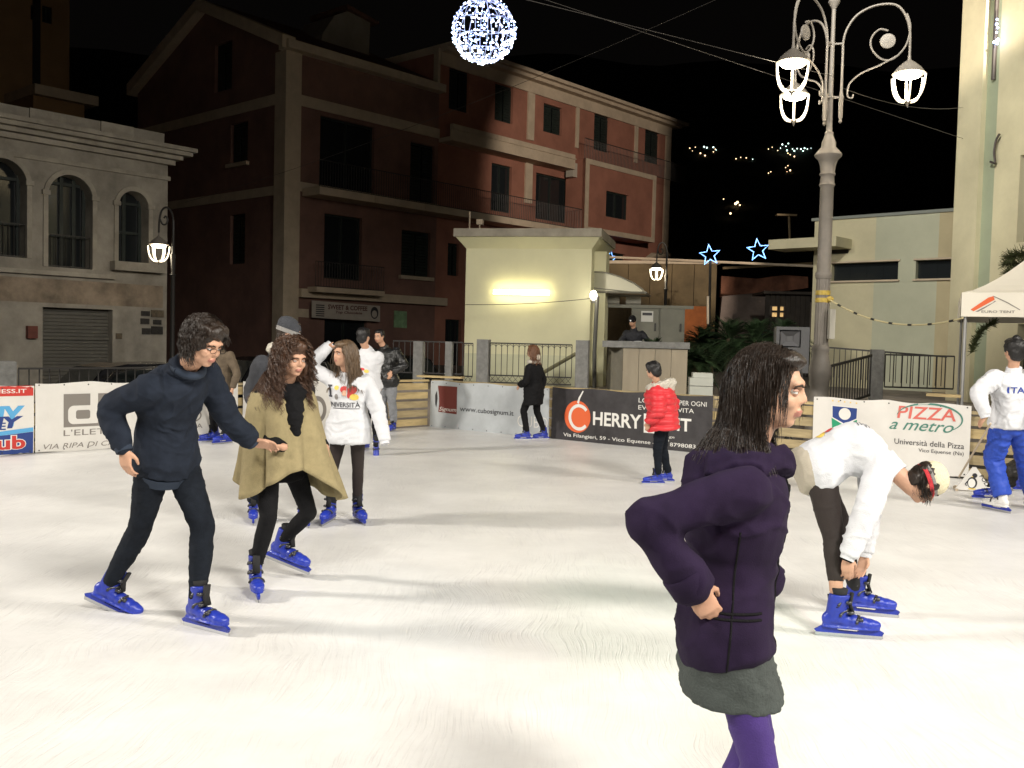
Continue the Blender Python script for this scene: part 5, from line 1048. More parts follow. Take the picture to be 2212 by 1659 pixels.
def hand_parts(g, wr, d, pn, s=1., curl=.5, side=1, spread=.06):
    """wrist, finger direction, palm normal (towards the palm side), thumb side"""
    d = V(d).normalized(); pn = (V(pn) - d * V(pn).dot(d)).normalized(); x = d.cross(pn) * side; R = Matrix((x, d, pn)).transposed()
    def T(p): return wr + R @ (V(p) * s)
    g.loft([(T((0, y, 0)), x * w * s, pn * h * s) for y, w, h in ((-.03, .026, .019), (0, .028, .018), (.03, .038, .016), (.065, .042, .014), (.088, .038, .011))], 16)
    for k, (fx, fy, L, r) in enumerate(((.030, .082, .072, .0088), (.0105, .088, .080, .0092), (-.0095, .084, .073, .0086), (-.028, .074, .058, .0076))):
        a = 0; p = V((fx, fy, 0)); pts = [p.copy()]; sp = (fx / .03) * spread
        for seg, fr in enumerate((.46, .30, .24)):
            a += curl * (.55, .9, .6)[seg]; q = V((math.sin(sp), math.cos(sp) * math.cos(a), math.sin(a))); p = p + q * L * fr; pts.append(p.copy())
        P = [T(q) for q in [V((fx * .9, fy - .02, 0))] + pts]; g.tube(P, [r * s, r * s, r * .98 * s, r * .9 * s, r * .75 * s], 10); g.ell(P[-1], r * .76 * s, n=10, m=7)
    P = [T(q) for q in ((.020, .012, .004), (.042, .030, .012), (.056, .054, .018 + .01 * curl), (.060 - .012 * curl, .080, .022 + .022 * curl))]; g.tube(P, [.014 * s, .0125 * s, .0105 * s, .0085 * s], 10); g.ell(P[-1], .0086 * s, n=10, m=7)
# ------------------------------------------------------------------ hire skate (shared meshes)
m_blue = M('blue_plastic', (.018, .038, .36), .36, spec=.5, nz=.35, ns=9, bump=.12, bs=60); m_liner = M('black_liner', (.015, .015, .016), .85); m_buck = M('buckle', (.06, .06, .065), .3, .5); m_steel = M('blade_steel', (.55, .56, .58), .25, 1.)
m_whsk = M('white_boot', (.70, .69, .66), .4)
def skate_meshes():
    g = G()
    for y, z, rx, rz in ((-.085, .105, .036, .045), (-.05, .105, .038, .048), (0, .10, .040, .045), (.05, .098, .043, .042), (.10, .092, .045, .037), (.14, .088, .045, .033), (.165, .085, .038, .028)): g.ell((0, y, z), (rx, .045, rz), n=16, m=10)
    g.loft([((0, y, z), V((w, 0, 0)), V((0, h, 0))) for y, z, w, h in ((-.035, .09, .042, .062), (-.045, .15, .042, .060), (-.04, .21, .044, .058), (-.03, .255, .048, .062))], 20)
    g.loft([((0, y, .062), V((w, 0, 0)), V((0, 0, .010))) for y, w in ((-.125, .03), (-.06, .042), (.05, .046), (.15, .046), (.20, .03))], 8)
    boot = remesh(g, .006, 3); boot.materials.append(m_blue)
    g = G(); g.lathe([(.036, .24), (.042, .262), (.046, .285), (.038, .290)], (0, -.03, 0), 16); g.loft([((0, y, z), V((.024, 0, 0)), V((0, .012, 0))) for y, z in ((.045, .15), (.028, .20), (.038, .265))], 10); liner = g.mesh('liner', True, (m_liner,))
    g = G(); pr = [(-.155, .0), (-.165, .022), (-.12, .055), (.19, .055), (.225, .03), (.215, .0)]
    for x0, x1, poly in ((-.009, .009, [(-.155, .024), (-.168, .036), (-.125, .062), (-.055, .062), (-.03, .040), (.075, .037), (.10, .062), (.185, .062), (.225, .042), (.215, .022)]),):
        g.ext(poly, (x0, 0, 0), (0, 1, 0), (0, 0, 1), (1, 0, 0), x1 - x0)
    holder = g.mesh('holder', False, (m_blue,)); g = G(); g.ext([(-.16, .0), (-.165, .023), (.22, .021), (.222, .006), (.21, 0)], (-.002, 0, 0), (0, 1, 0), (0, 0, 1), (1, 0, 0), .004); blade = g.mesh('blade', False, (m_steel,))
    bk = []
    for y, z, w, tz in ((.085, .128, .046, .5), (.03, .165, .046, .9), (.018, .225, .047, 1.3)):
        g = G(); P = [V((w * math.cos(a), y - .02 * abs(math.cos(a)) + (-.0 if z < .15 else -.04) * abs(math.cos(a)), z - .035 * (1 - math.sin(a)))) for a in [math.pi * i / 10 for i in range(11)]]; g.tube(P, .0085, 6); g.box((w * .75, y, z - .01), (.022, .03, .016)); bk.append(g.mesh('buckle_strap', True, (m_buck,)))
    return boot, liner, holder, blade, bk
SKM = skate_meshes(); bootw = SKM[0].copy(); bootw.materials.clear(); bootw.materials.append(m_whsk)
def skate(parent, pos, yaw, pitch=0, roll=0, white=False, s=1.):
    R = basis(dirv(yaw, pitch), V((0, 0, 1)), roll).to_4x4(); R.translation = V(pos); Wm = R @ Matrix.Scale(s, 4)
    b = ob('skate', bootw if white else SKM[0], parent, Wm)
    for nm, me in (('liner', SKM[1]), ('holder', SKM[2]), ('blade', SKM[3])): ob(nm, me, b)
    for me in SKM[4]: ob('buckle_strap', me, b)
    return Wm
# ------------------------------------------------------------------ figure
def tube_dir(a, b): return (b - a).normalized()
def person(label, H, pelvis, chest, head, yaw, feet, hands, hyaw=None, hpitch=0, hroll=0, female=False, vox=.009, coat=None, legs=None, hair=None, loc=None, bend=0., cyaw=None, white_sk=False, hcurl=.5, belly=1., shrug=0.):
    """pelvis, chest, head: points; feet: [(pos, yaw, pitch, knee pole)] right, left; hands: [(pos, elbow pole, finger dir, palm normal, covered)] right, left"""
    s = H / 1.75; t = thing('person', label, 'person', tuple(V((pelvis.x, pelvis.y, 0)))); cyaw = yaw if cyaw is None else cyaw; hyaw = cyaw if hyaw is None else hyaw
    Rp = V((math.cos(rad(yaw)), -math.sin(rad(yaw)), 0)); Rc = V((math.cos(rad(cyaw)), -math.sin(rad(cyaw)), 0)); sp = (chest - pelvis).normalized()
    Rp = (Rp - sp * Rp.dot(sp) * .5).normalized(); Rc = (Rc - sp * Rc.dot(sp)).normalized(); fwp = sp.cross(Rp) * -1; fwc = Rc.cross(sp) * -1
    if fwp.dot(dirv(yaw)) < 0: fwp = -fwp
    if fwc.dot(dirv(cyaw)) < 0 and sp.z > .3: fwc = -fwc
    if sp.z <= .3: fwc = V((0, 0, -1)) - sp * V((0, 0, -1)).dot(sp); fwc.normalize(); fwp = fwc
    HB_ = (.155 if female else .145) * s; SH = (.165 if female else .185) * s; hipw = .085 * s
    back = -fwc * bend
    def S(k):  # spine point
        return pelvis.lerp(chest, k) + back * math.sin(math.pi * min(max(k, 0), 1))
    HR = basis(dirv(hyaw, hpitch), V((0, 0, 1)), hroll)
    feetM = [skate(t, f[0], f[1], f[2], f[4] if len(f) > 4 else 0, white_sk, .92 * s if H < 1.6 else 1.) for f in feet] if feet and not legs.get('noskate') else []
    ank = [M_ @ V((0, -.045, .17)) for M_ in feetM]; hips = [pelvis + Rp * hipw * k - sp * .02 * s for k in (1, -1)]
    knees = [ik(hips[i], ank[i], .42 * s, (.40 + .0) * s, feet[i][3]) for i in range(len(ank))]
    sh = [chest + Rc * SH * k + sp * (-.03 + shrug) * s for k in (1, -1)]; wr = [h[0] for h in hands]; elb = [ik(sh[i], wr[i], .29 * s, .25 * s, hands[i][1]) for i in (0, 1)]
    prof = ((-.26, .115, .095), (-.12, .16, .115), (.05, .165, .118), (.30, .142, .105), (.45, .132, .10), (.65, .155, .115), (.85, .170, .118), (.97, .165, .095), (1.05, .09, .065), (1.12, .058, .055))
    fm = (1.02, .86, .95) if female else (1, 1, 1)
    def torso(g, inf=0., k0=-.26, k1=1.12, mul=None):
        L = []
        for k, w, d in prof:
            if k < k0 - .001 or k > k1 + .001: continue
            q = Rp.lerp(Rc, min(max(k, 0), 1)).normalized(); f_ = fwp.lerp(fwc, min(max(k, 0), 1)).normalized(); m_ = mul(k) if mul else 1.; wf = (fm[0] if k < .1 else fm[1] if k < .6 else fm[2])
            L.append((S(k), q * (w * s * wf * m_ + inf), f_ * (d * s * m_ * (belly if .1 < k < .6 else 1) + inf)))
        g.loft(L, 24)
    nb = S(1.0); hb = head + HR @ (V((0, -.02, -.075)) * s)
    # body
    g = G(); torso(g, -.012); g.limb(nb, hb, .058 * s, .053 * s); head_parts(g, head, HR, s * .98)
    for i in range(len(ank)): g.limb(hips[i], knees[i], .078 * s, .052 * s); g.limb(knees[i], ank[i], .052 * s, .036 * s); g.limb(knees[i].lerp(ank[i], .25), knees[i].lerp(ank[i], .45), .05 * s, .047 * s)
    for i in (0, 1):
        g.limb(sh[i], elb[i], .046 * s, .038 * s); g.limb(elb[i], wr[i], .038 * s, .026 * s)
        if not hands[i][4]: hand_parts(g, wr[i], hands[i][2], hands[i][3], s * (.92 if female else 1.), hcurl, 1 if i == 0 else -1)
    keep = [(tuple(head), .15 * s)] + [(tuple(wr[i] + V(hands[i][2]).normalized() * .08), .13) for i in (0, 1) if not hands[i][4]]
    me = remesh(g, min(vox, .0065) if vox < .0095 else vox, 5, keep); me.materials.append(m_skin); me.materials.append(m_lip); sockets(me, head, HR, s * .98); ob('body', me, t)
    for sx in (-1, 1):
        e = head + HR @ (V((sx * .031, .0715, .005)) * s * .98); g = G(); g.ell(e, .0118 * s, n=16, m=10); ey = g.build('eye', m_eyew, t, smooth=True); g = G(); g.ell(e + HR @ V((0, .0068, 0)) * s, V((.0062, .0056, .0062)) * s, R=HR, n=12, m=7); g.build('iris', m_iris, ey, smooth=True)
        for lo_, hi_, rr_ in ((16, 88, .0136), (-88, -26, .0133)):
            g = G(); vs = []
            for k in range(7):
                el = rad(lo_ + (hi_ - lo_) * k / 6)
                for q in range(13): az = rad(-100 + 200 * q / 12); ee = el * (1 - .35 * abs(math.sin(az)) ** 2 * (1 if k in (0, 6) else .5)); vs.append(e + HR @ (V((math.sin(az) * math.cos(ee) * 1.12, math.cos(az) * math.cos(ee), math.sin(ee))) * rr_ * s))
            g.add(vs, [(k * 13 + q, k * 13 + q + 1, (k + 1) * 13 + q + 1, (k + 1) * 13 + q) for k in range(6) for q in range(12)]); g.build('eyelid', m_skin if hi_ < 0 else m_lid, ey, smooth=True, fix=False)
        g = G(); g.tube([head + HR @ (V((sx * x, y, z)) * s * .98) for x, y, z in ((.014, .0935, .022), (.028, .091, .0275), (.042, .081, .0245), (.05, .072, .018))], [.003 * s, .0042 * s, .0035 * s, .0015 * s], 6); g.build('eyebrow', m_browh, t)
    # trousers
    lg = legs
    if ank:
        g = G(); torso(g, .012, -.26, .30)
        for i in (0, 1):
            r = lg.get('r', (.098, .068, .052)); kb = lg.get('end', 1.); an = knees[i].lerp(ank[i], kb) if kb < 1 else ank[i]; g.limb(hips[i], knees[i], r[0] * s, r[1] * s)
            g.tube([knees[i], knees[i].lerp(an, .35), an], [r[1] * s, r[1] * s * .98, r[2] * s], 14); g.ell(knees[i], r[1] * s)
        me = remesh(g, vox, 3, None, folds(lg.get('fold', .005), 10, 2.7)); me.materials.append(lg['m']); ob(lg.get('name', 'trousers'), me, t)
        for i, sock in enumerate(lg.get('socks', ())):
            g = G(); g.tube([knees[i].lerp(ank[i], sock[0]), ank[i]], [.052 * s, .046 * s], 14); g.build('sock', m_liner, t, smooth=True)
    # coat / jacket
    out = {}
    if coat:
        c = coat; k0 = c.get('k0', -.26); inf = c.get('inf', .03); flare = c.get('flare', 0.)
        g = G(); torso(g, inf, -.26 if k0 < -.2 else k0, 1.06)
        if c.get('drop'):
            dn = c.get('dn', V((0, 0, -1))); L = []
            for q in range(5):
                k = q / 4; fl = 1 + flare * k; L.append((S(-.1) + dn * c['drop'] * k + c.get('shift', V((0, 0, 0))) * k * k, Rp * (.165 * s * fl + inf), fwp * (.12 * s * fl + inf)))
            g.loft(L, 24)
        sr = c.get('sr', (.072, .062, .052))
        for i in (0, 1):
            g.limb(sh[i], elb[i], sr[0] * s, sr[1] * s); e_ = elb[i].lerp(wr[i], c.get('slv', .97)); g.tube([elb[i], elb[i].lerp(e_, .5), e_], [sr[1] * s, (sr[1] + sr[2]) / 2 * s * 1.02, sr[2] * s], 16); g.ell(elb[i], sr[1] * s)
            if c.get('cuff'): g.ell(e_, sr[2] * s * .9)
        if c.get('collar', True): g.tube([S(1.0), S(1.0).lerp(hb, .55)], [.085 * s, .075 * s], 16)
        if c.get('hood'): g.ell(S(1.02) - fwc * .07 * s, (.12 * s, .07 * s, .07 * s), R=basis(fwc, sp)); g.ell(S(.92) - fwc * .11 * s, (.10 * s, .05 * s, .09 * s), R=basis(fwc, sp))
        if c.get('extra'): c['extra'](g, dict(S=S, Rc=Rc, fwc=fwc, sp=sp, sh=sh, elb=elb, wr=wr, hb=hb, s=s))
        me = remesh(g, vox, c.get('sm', 4), None, c.get('disp') or folds(c.get('fold', .008), c.get('fr', 9), 5.1)); me.materials.append(c['m']); out['coat'] = ob(c.get('name', 'jacket'), me, t); out['coat_bvh'] = bvh_of(me)
        if c.get('band'):  # ribbed hem and cuffs
            for i in (0, 1):
                e_ = elb[i].lerp(wr[i], c.get('slv', .97)); d = tube_dir(elb[i], wr[i]); g = G(); g.tube([e_ - d * .035, e_ + d * .028], [sr[2] * s * .93, sr[2] * s * .78], 18); g.build('cuff', c['band'], t, smooth=True)
    out.update(t=t, S=S, Rc=Rc, fwc=fwc, sp=sp, HR=HR, head=head, s=s, knees=knees, ank=ank, elb=elb, wr=wr, sh=sh, hips=hips, nb=nb, hb=hb, Rp=Rp, fwp=fwp)
    return out
# ------------------------------------------------------------------ hair and hats
def hairm(nm, c): return M(nm, c, .45, nz=.35, ns=30, bump=.5, bs=80, spec=.5, stretch=(1, 1, .3))
def cap_hair(P, m, amp=.006, thick=0., fr=40, vox=.006, back=.0):
    H, R, s = P['head'], P['HR'], P['s']; g = G()
    def E(c, r): g.ell(H + R @ (V(c) * s), (V(r) + V((thick, thick, thick))) * s, R=R, n=24, m=16)
    E((0, -.030, .040), (.082, .094, .092)); E((0, .030, .092), (.064, .058, .030)); E((0, -.055 - back, -.02), (.072, .062, .075))
    for sx in (-1, 1): E((sx * .070, .008, .035), (.014, .035, .045))
    me = remesh(g, vox, 3, None, lambda p: amp * (noise.noise(p * fr) + .6 * noise.noise(p * fr * 2.3)) + amp * .4); me.materials.append(m); return ob('hair', me, P['t'])
def scalp_push(lo, lift=1.0, face=.03, keep=.076):
    e = V((lo.x / .084, (lo.y + .022) / .102, (lo.z - .032) / .098)); l = e.length
    if l < lift: e = e / max(l, 1e-6) * lift; lo = V((e.x * .084, e.y * .102 - .022, e.z * .098 + .032))
    if lo.y > face and lo.z < .072 and abs(lo.x) < keep: lo.x = math.copysign(keep, lo.x if abs(lo.x) > 1e-4 else rnd.uniform(-1, 1)); lo.y = min(lo.y, .062)
    return lo
def strands(P, m, n, L, curl=0., cr=.010, r=.0030, spread=.02, face=.03, name='hair', grav=1., zmax=2., freq=1., zmin=-.5, part=0., lift=.10, body=0.):
    H, R, s = P['head'], P['HR'], P['s']; g = G(); dn = (R.transposed() @ V((0, 0, -1))); hb = R.transposed() @ (P['nb'] - H) / s
    for i in range(n):
        for _ in range(99):
            d = V((rnd.gauss(0, 1), rnd.gauss(0, 1), rnd.gauss(0, 1))).normalized()
            if zmin < d.z < zmax and not (d.y > .30 and d.z < .66): break
        lf = 1.0 + rnd.random() * lift; e = d * lf; p = V((e.x * .084, e.y * .102 - .022, e.z * .098 + .032)); nrm = V((d.x / .084, d.y / .102, d.z / .098)).normalized()
        sd = V((1 if d.x > part else -1, -.35, -.45)); vel = (sd - nrm * sd.dot(nrm)).normalized() if d.z > .5 else (dn - nrm * dn.dot(nrm) + V((0, -.25, 0))).normalized()
        vel = (vel + V((rnd.gauss(0, .10), rnd.gauss(0, .10), rnd.gauss(0, .10)))).normalized()
        k = max(7, int(L / .022)); st = L * rnd.uniform(.72, 1.08) / k; pts = [p.copy()]; ph = rnd.uniform(0, 6.28)
        for q in range(k):
            vel = (vel + dn * .38 * grav).normalized(); p = p + vel * st; p = scalp_push(p, lf, face)
            if p.z < -.09:
                dd = V((p.x - hb.x, p.y - hb.y, 0)); rr_ = .075 + (-.09 - p.z) * .55 + body
                if dd.length < rr_ and p.z > hb.z - .35: p += dd.normalized() * (rr_ - dd.length) * .5
            vel = (p - pts[-1]).normalized(); pts.append(p.copy())
        if curl:
            P2 = spline(pts, 2); pts = []
            for q, c in enumerate(P2):
                t = V((0, 0, 1)); w = cr * curl * min(1, q / 4); a = ph + q * freq; pts.append(c + V((math.cos(a), math.sin(a), .35 * math.cos(a + 1))) * w)
        n_ = len(pts); g.tube([H + R @ (c * s) for c in pts], [r * s * (1 - .6 * j / n_) for j in range(n_)], 3, cap=False)
    return g.build(name, m, P['t'], smooth=True, fix=False)
def curls(P, m, n, rad_=.012, ln=.035, r=.0032, lo_=1.0, hi=1.34, zmin=-.45):
    H, R, s = P['head'], P['HR'], P['s']; g = G()
    for i in range(n):
        for _ in range(99):
            d = V((rnd.gauss(0, 1), rnd.gauss(0, 1), rnd.gauss(0, 1))).normalized()
            if d.z > zmin and not (d.y > .38 and d.z < .60): break
        e = d * rnd.uniform(lo_, hi); p = V((e.x * .084, e.y * .100 - .024, e.z * .095 + .036)); a_ = d.cross(V((rnd.gauss(0, 1), rnd.gauss(0, 1), rnd.gauss(0, 1)))).normalized(); x, y = frame(a_); ph = rnd.uniform(0, 6.28)
        q = 11; rr_ = rad_ * rnd.uniform(.6, 1.3); g.tube([H + R @ ((p + a_ * ln * (k / q - .5) + (x * math.cos(ph + k * .95) + y * math.sin(ph + k * .95)) * rr_) * s) for k in range(q)], [r * s * (.6 + .4 * math.sin(math.pi * k / (q - 1))) for k in range(q)], 3, cap=False)
    return g.build('hair', m, P['t'], smooth=True, fix=False)
def hair_mass(P, m, parts, amp=.010, fr=16, vox=.008):
    """soft under-volume of loose hair; parts = (centre, radii) in head space"""
    H, R, s = P['head'], P['HR'], P['s']; g = G()
    for c, r_ in parts: g.ell(H + R @ (V(c) * s), V(r_) * s, R=R, n=20, m=12)
    me = remesh(g, vox, 3, None, lambda p: amp * (noise.noise(V((p.x * fr, p.y * fr, p.z * fr * .35))) + .6 * noise.noise(V((p.x * fr * 2.6, p.y * fr * 2.6, p.z * fr * .7))))); me.materials.append(m); return ob('hair', me, P['t'])
def beanie(P, m, m2=None, slouch=0., bandh=.035, down=0., pom=False, name='beanie'):
    H, R, s = P['head'], P['HR'], P['s']; g = G(); pr = [(.086, -.0 + down), (.092, .02 + down), (.094, .05), (.088, .085), (.070, .115), (.040, .134), (.008, .142)]; vs = []; n = 60
    Q = R @ Matrix.Rotation(rad(-14), 3, 'X')
    for (r, z) in pr:
        for j in range(n): a = 2 * math.pi * j / n; rr_ = r * (1 + .022 * math.sin(a * 20)); vs.append(H + Q @ (V((rr_ * math.cos(a) * .93, rr_ * math.sin(a) * 1.13 - .022 - slouch * max(0, z - .04) * 4, z + .005)) * s))
    k = len(pr); g.add(vs, [(i * n + j, i * n + (j + 1) % n, (i + 1) * n + (j + 1) % n, (i + 1) * n + j) for i in range(k - 1) for j in range(n)] + [tuple(range((k - 1) * n, k * n))]); b = g.build(name, m, P['t'], smooth=True)
    if m2:
        for z0, z1, mm in m2:
            g = G(); vs = []
            for z, r in ((z0, .0885), (z0 + .002, .094), (z1 - .002, .0965), (z1, .092)):
                for j in range(n): a = 2 * math.pi * j / n; vs.append(H + Q @ (V((r * math.cos(a) * .94, r * math.sin(a) * 1.13 - .022, z + .005)) * s))
            g.add(vs, [(i * n + j, i * n + (j + 1) % n, (i + 1) * n + (j + 1) % n, (i + 1) * n + j) for i in range(3) for j in range(n)]); g.build('hat_band', mm, b, smooth=True)
    return b
def chest_print(P, geo, mat, x, y, w, h, off=.004, side=1, name='print', k=.55):
    """print on the chest (side 1) or back (side -1): x, y, w, h in metres about the spine point k"""
    f = P['fwc'] * side; U = P['Rc'] * -1 * side; U = P['sp'].cross(f) ; O = P['S'](k)
    if U.cross(P['sp']).dot(f) < 0: U = -U
    return decal(name, fit(geo, x, y, w, h), O, U, P['sp'], mat, P['t'], P['coat_bvh'], f, off, .03)
# ================================================================== THE SKATERS
m_navyj = M('navy_fleece', (.017, .022, .034), .95, nz=.25, ns=12, bump=.25, bs=220, spec=.15); m_jean = M('dark_jeans', (.011, .014, .020), .9, nz=.3, ns=14, bump=.3, bs=200, spec=.12)
m_blk = M('black_cloth', (.009, .009, .010), .9, nz=.2, ns=10, bump=.3, bs=120, spec=.15); m_olive = M('olive_wool', (.31, .255, .135), .95, nz=.16, ns=16, bump=.4, bs=220)
m_whood = M('white_fleece', (.64, .65, .68), .9, nz=.04, ns=6, bump=.35, bs=160); m_tight = M('brown_black_tights', (.022, .015, .013), .75, bump=.2, bs=200)
m_greyj = M('charcoal_wool', (.045, .047, .055), .95, nz=.3, ns=12, bump=.4, bs=130); m_brownj = M('brown_jacket', (.12, .09, .06), .85, nz=.3, ns=9, bump=.3, bs=60)
m_leath = M('black_leather', (.012, .012, .012), .35, bump=.35, bs=40, spec=.5); m_gjean = M('pale_grey_jeans', (.26, .27, .29), .85, nz=.25, ns=9, bump=.3, bs=160)
m_redp = M('red_puffer', (.62, .035, .045), .45, nz=.1, ns=8, bump=.2, bs=30); m_furw = M('cream_fur', (.60, .56, .48), .95, nz=.15, ns=20, bump=.8, bs=90)
m_purp = M('dark_purple_coat', (.018, .010, .031), .95, nz=.3, ns=8, bump=.15, bs=260, spec=.2); m_ptight = M('purple_tights', (.05, .022, .16), .7, nz=.15, ns=12, bump=.2, bs=200); m_gskirt = M('grey_green_skirt', (.055, .066, .062), .9, nz=.2, ns=14, bump=.3, bs=120)
m_blupant = M('royal_blue_track', (.02, .065, .42), .6, nz=.12, ns=8, bump=.2, bs=60); m_cream = M('cream_knit', (.66, .60, .42), .9, nz=.08, ns=20, bump=.5, bs=110); m_redk = M('red_knit', (.5, .04, .05), .9, bump=.4, bs=100); m_greyk = M('grey_knit', (.25, .24, .23), .9, bump=.4, bs=100); m_beanie = M('charcoal_knit', (.05, .053, .062), .95, nz=.2, ns=20, bump=.6, bs=90)
m_beige = M('grey_beige_jersey', (.40, .36, .29), .85, bump=.2, bs=100)
h_dk = hairm('dark_brown_hair', (.022, .013, .008)); h_br = hairm('chestnut_hair', (.07, .032, .016)); h_lt = hairm('light_brown_hair', (.12, .075, .04)); h_bk = hairm('black_hair', (.008, .007, .007)); h_au = hairm('auburn_hair', (.15, .065, .03))
Z1 = V((0, 0, -1))
# 1 man in navy jacket
fR = (at(232, 1318, 5.78), 95, -22, dirv(100)); fL = (gnd(437, 1360), 122, 0, dirv(110))
P = person('man in navy jacket leaning forward, curly hair and glasses, holding a hand', 1.80, at(362, 990, 5.5), at(385, 812, 5.3), at(442, 742, 5.16), 115, [fR, fL],
    [(at(268, 972, 5.2), (-.9, .4, 0), (.1, .05, -1), (.42, .91, 0), False), (at(545, 956, 5.76), (-.3, .2, -1), (.85, .35, -.12), (.2, -.6, -.6), False)], hyaw=118, hpitch=-24, vox=.0078,
    coat=dict(m=m_navyj, name='jacket', k0=-.2, inf=.035, sr=(.083, .070, .056), fold=.013, fr=8, cuff=1, slv=.93, band=M('navy_rib', (.02, .03, .05), .9)), legs=dict(m=m_jean, r=(.100, .064, .046), fold=.006), hair=1, bend=.05, hcurl=.55)
cap_hair(P, h_dk, .012, .010, 24, .008); strands(P, h_dk, 2200, .11, curl=.8, cr=.007, r=.0017, lift=.26, freq=.8, face=.06)
g = G(); g.loft([(P['S'](k), P['Rp'] * a, P['fwp'] * b_) for k, a, b_ in ((-.13, .192, .15), (-.24, .176, .136))], 28); g.build('hem_rib', MC['navy_rib'], P['t'], smooth=True)
g = G(); c = P['nb'].lerp(P['hb'], .45); g.tube([c + P['Rc'] * .075 * math.cos(a) + P['fwc'] * (.078 * math.sin(a) + .01) + V((0, 0, -.012 * math.sin(a))) for a in [2 * math.pi * i / 20 for i in range(21)]], .022, 10); g.build('collar', MC['navy_rib'], P['t'], smooth=True)
H_, R_, s_ = P['head'], P['HR'], P['s']; g = G()
for sx in (-1, 1): g.tube([H_ + R_ @ (V((sx * .033 + .021 * math.cos(a), .104 - .2 * (.033 * 0), .004 + .014 * math.sin(a))) * s_) for a in [2 * math.pi * i / 16 for i in range(17)]], .0015, 5); g.tube([H_ + R_ @ (V(p) * s_) for p in ((sx * .054, .103, .008), (sx * .078, .06, .01), (sx * .082, -.01, .008))], .0015, 5)
g.tube([H_ + R_ @ (V(p) * s_) for p in ((-.012, .105, .008), (0, .109, .011), (.012, .105, .008))], .0015, 5); g.build('glasses', m_blk, P['t'])
# 2 woman in olive cape
fR = (gnd(552, 1284), 160, 0, dirv(150)); fL = (at(612, 1220, 6.72), 112, -13, dirv(120))
P = person('curly haired woman in olive cape and black scarf, skating hand in hand', 1.66, at(603, 985, 6.42), at(612, 846, 6.35), at(634, 776, 6.25), 140, [fR, fL],
    [(at(612, 966, 6.02), (-.2, .3, -1), (-.9, -.35, -.05), (.2, .5, .6), False), (at(704, 968, 6.5), (.1, .6, -1), (.25, 0, -1), (-.6, -.3, 0), False)], hyaw=136, hpitch=-10, female=True, vox=.0078,
    coat=dict(m=m_blk, name='black_dress', inf=.014, drop=.10, flare=.05, sr=(.055, .05, .038), fold=.004), legs=dict(m=m_blk, r=(.088, .060, .042), fold=.003, name='leggings'), hcurl=.7)
S, Rc, fc, s_ = P['S'], P['Rc'], P['fwc'], P['s']; top = S(1.04); vs = []; nq, na = 22, 96
for j in range(nq + 1):
    q = j / nq
    for i in range(na):
        a = 2 * math.pi * i / na; ca, sa = math.cos(a), math.sin(a)
        rx = .085 + (.150 * min(1, q / .22) ** .7) + .055 * max(0, q - .22); ry = .075 + (.085 * min(1, q / .22) ** .7) + .12 * max(0, q - .22)
        D = .50 + .16 * max(0, ca) ** 2 + .24 * max(0, -ca) ** 1.5 - .07 * max(0, sa) ** 2 + .05 * max(0, -sa); fly = max(0, -ca) ** 2 * max(0, q - .2) ** 1.6 * .22
        wv = (.040 * math.sin(6 * a + .7 + .8 * math.sin(2 * a)) + .022 * math.sin(11 * a + 2 + 2 * q) + .03 * noise.noise(V((ca * 4, sa * 4, q * 1.5)))) * max(0, q - .12) ** .75
        dz = .03 * min(1, q / .22) ** 2 * 2 + max(0, q - .18) / .82 * D
        vs.append(top + Rc * ca * (rx + wv) + fc * sa * (ry + wv) + V((.9, -.1, 0)).normalized() * fly + Z1 * (dz * s_ + .012 * noise.noise(V((ca * 3, sa * 3, q * 4)))))
g = G().add(vs, [(j * na + i, j * na + (i + 1) % na, (j + 1) * na + (i + 1) % na, (j + 1) * na + i) for j in range(nq) for i in range(na)]); cp = g.build('cape', m_olive, P['t'], smooth=True, fix=False); md = cp.modifiers.new('s', 'SOLIDIFY'); md.thickness = .008
g = G(); hb = P['hb']; c = top.lerp(hb, .3)
for rr_, dz, w in ((.085, 0, .035), (.10, -.035, .04)): g.tube([c + Rc * rr_ * math.cos(a) + fc * (rr_ * .95 * math.sin(a) + .01) + V((0, 0, dz - .02 * math.sin(a))) for a in [2 * math.pi * i / 20 for i in range(21)]], w, 12)
for k, (z, w) in enumerate(((-.06, .075), (-.13, .07), (-.20, .055), (-.26, .035))): g.ell(c + fc * (.115 + .01 * k) + V((0, 0, z)), (w, .045, .06), R=basis(fc))
me = remesh(g, .008, 4, None, folds(.012, 12, 8.)); me.materials.append(m_blk); ob('scarf', me, P['t'])
cap_hair(P, h_br, .012, .008, 24, .008); hair_mass(P, h_br, (((.088, -.03, -.06), (.045, .07, .11)), ((-.088, -.03, -.06), (.045, .07, .11)), ((0, -.09, -.08), (.09, .05, .12)), ((.09, -.03, -.15), (.05, .055, .07)), ((-.09, -.03, -.15), (.05, .055, .07))), .02, 22); strands(P, h_br, 1500, .34, curl=1, cr=.014, r=.0024, grav=.8, lift=.5, freq=1.1, body=.03)
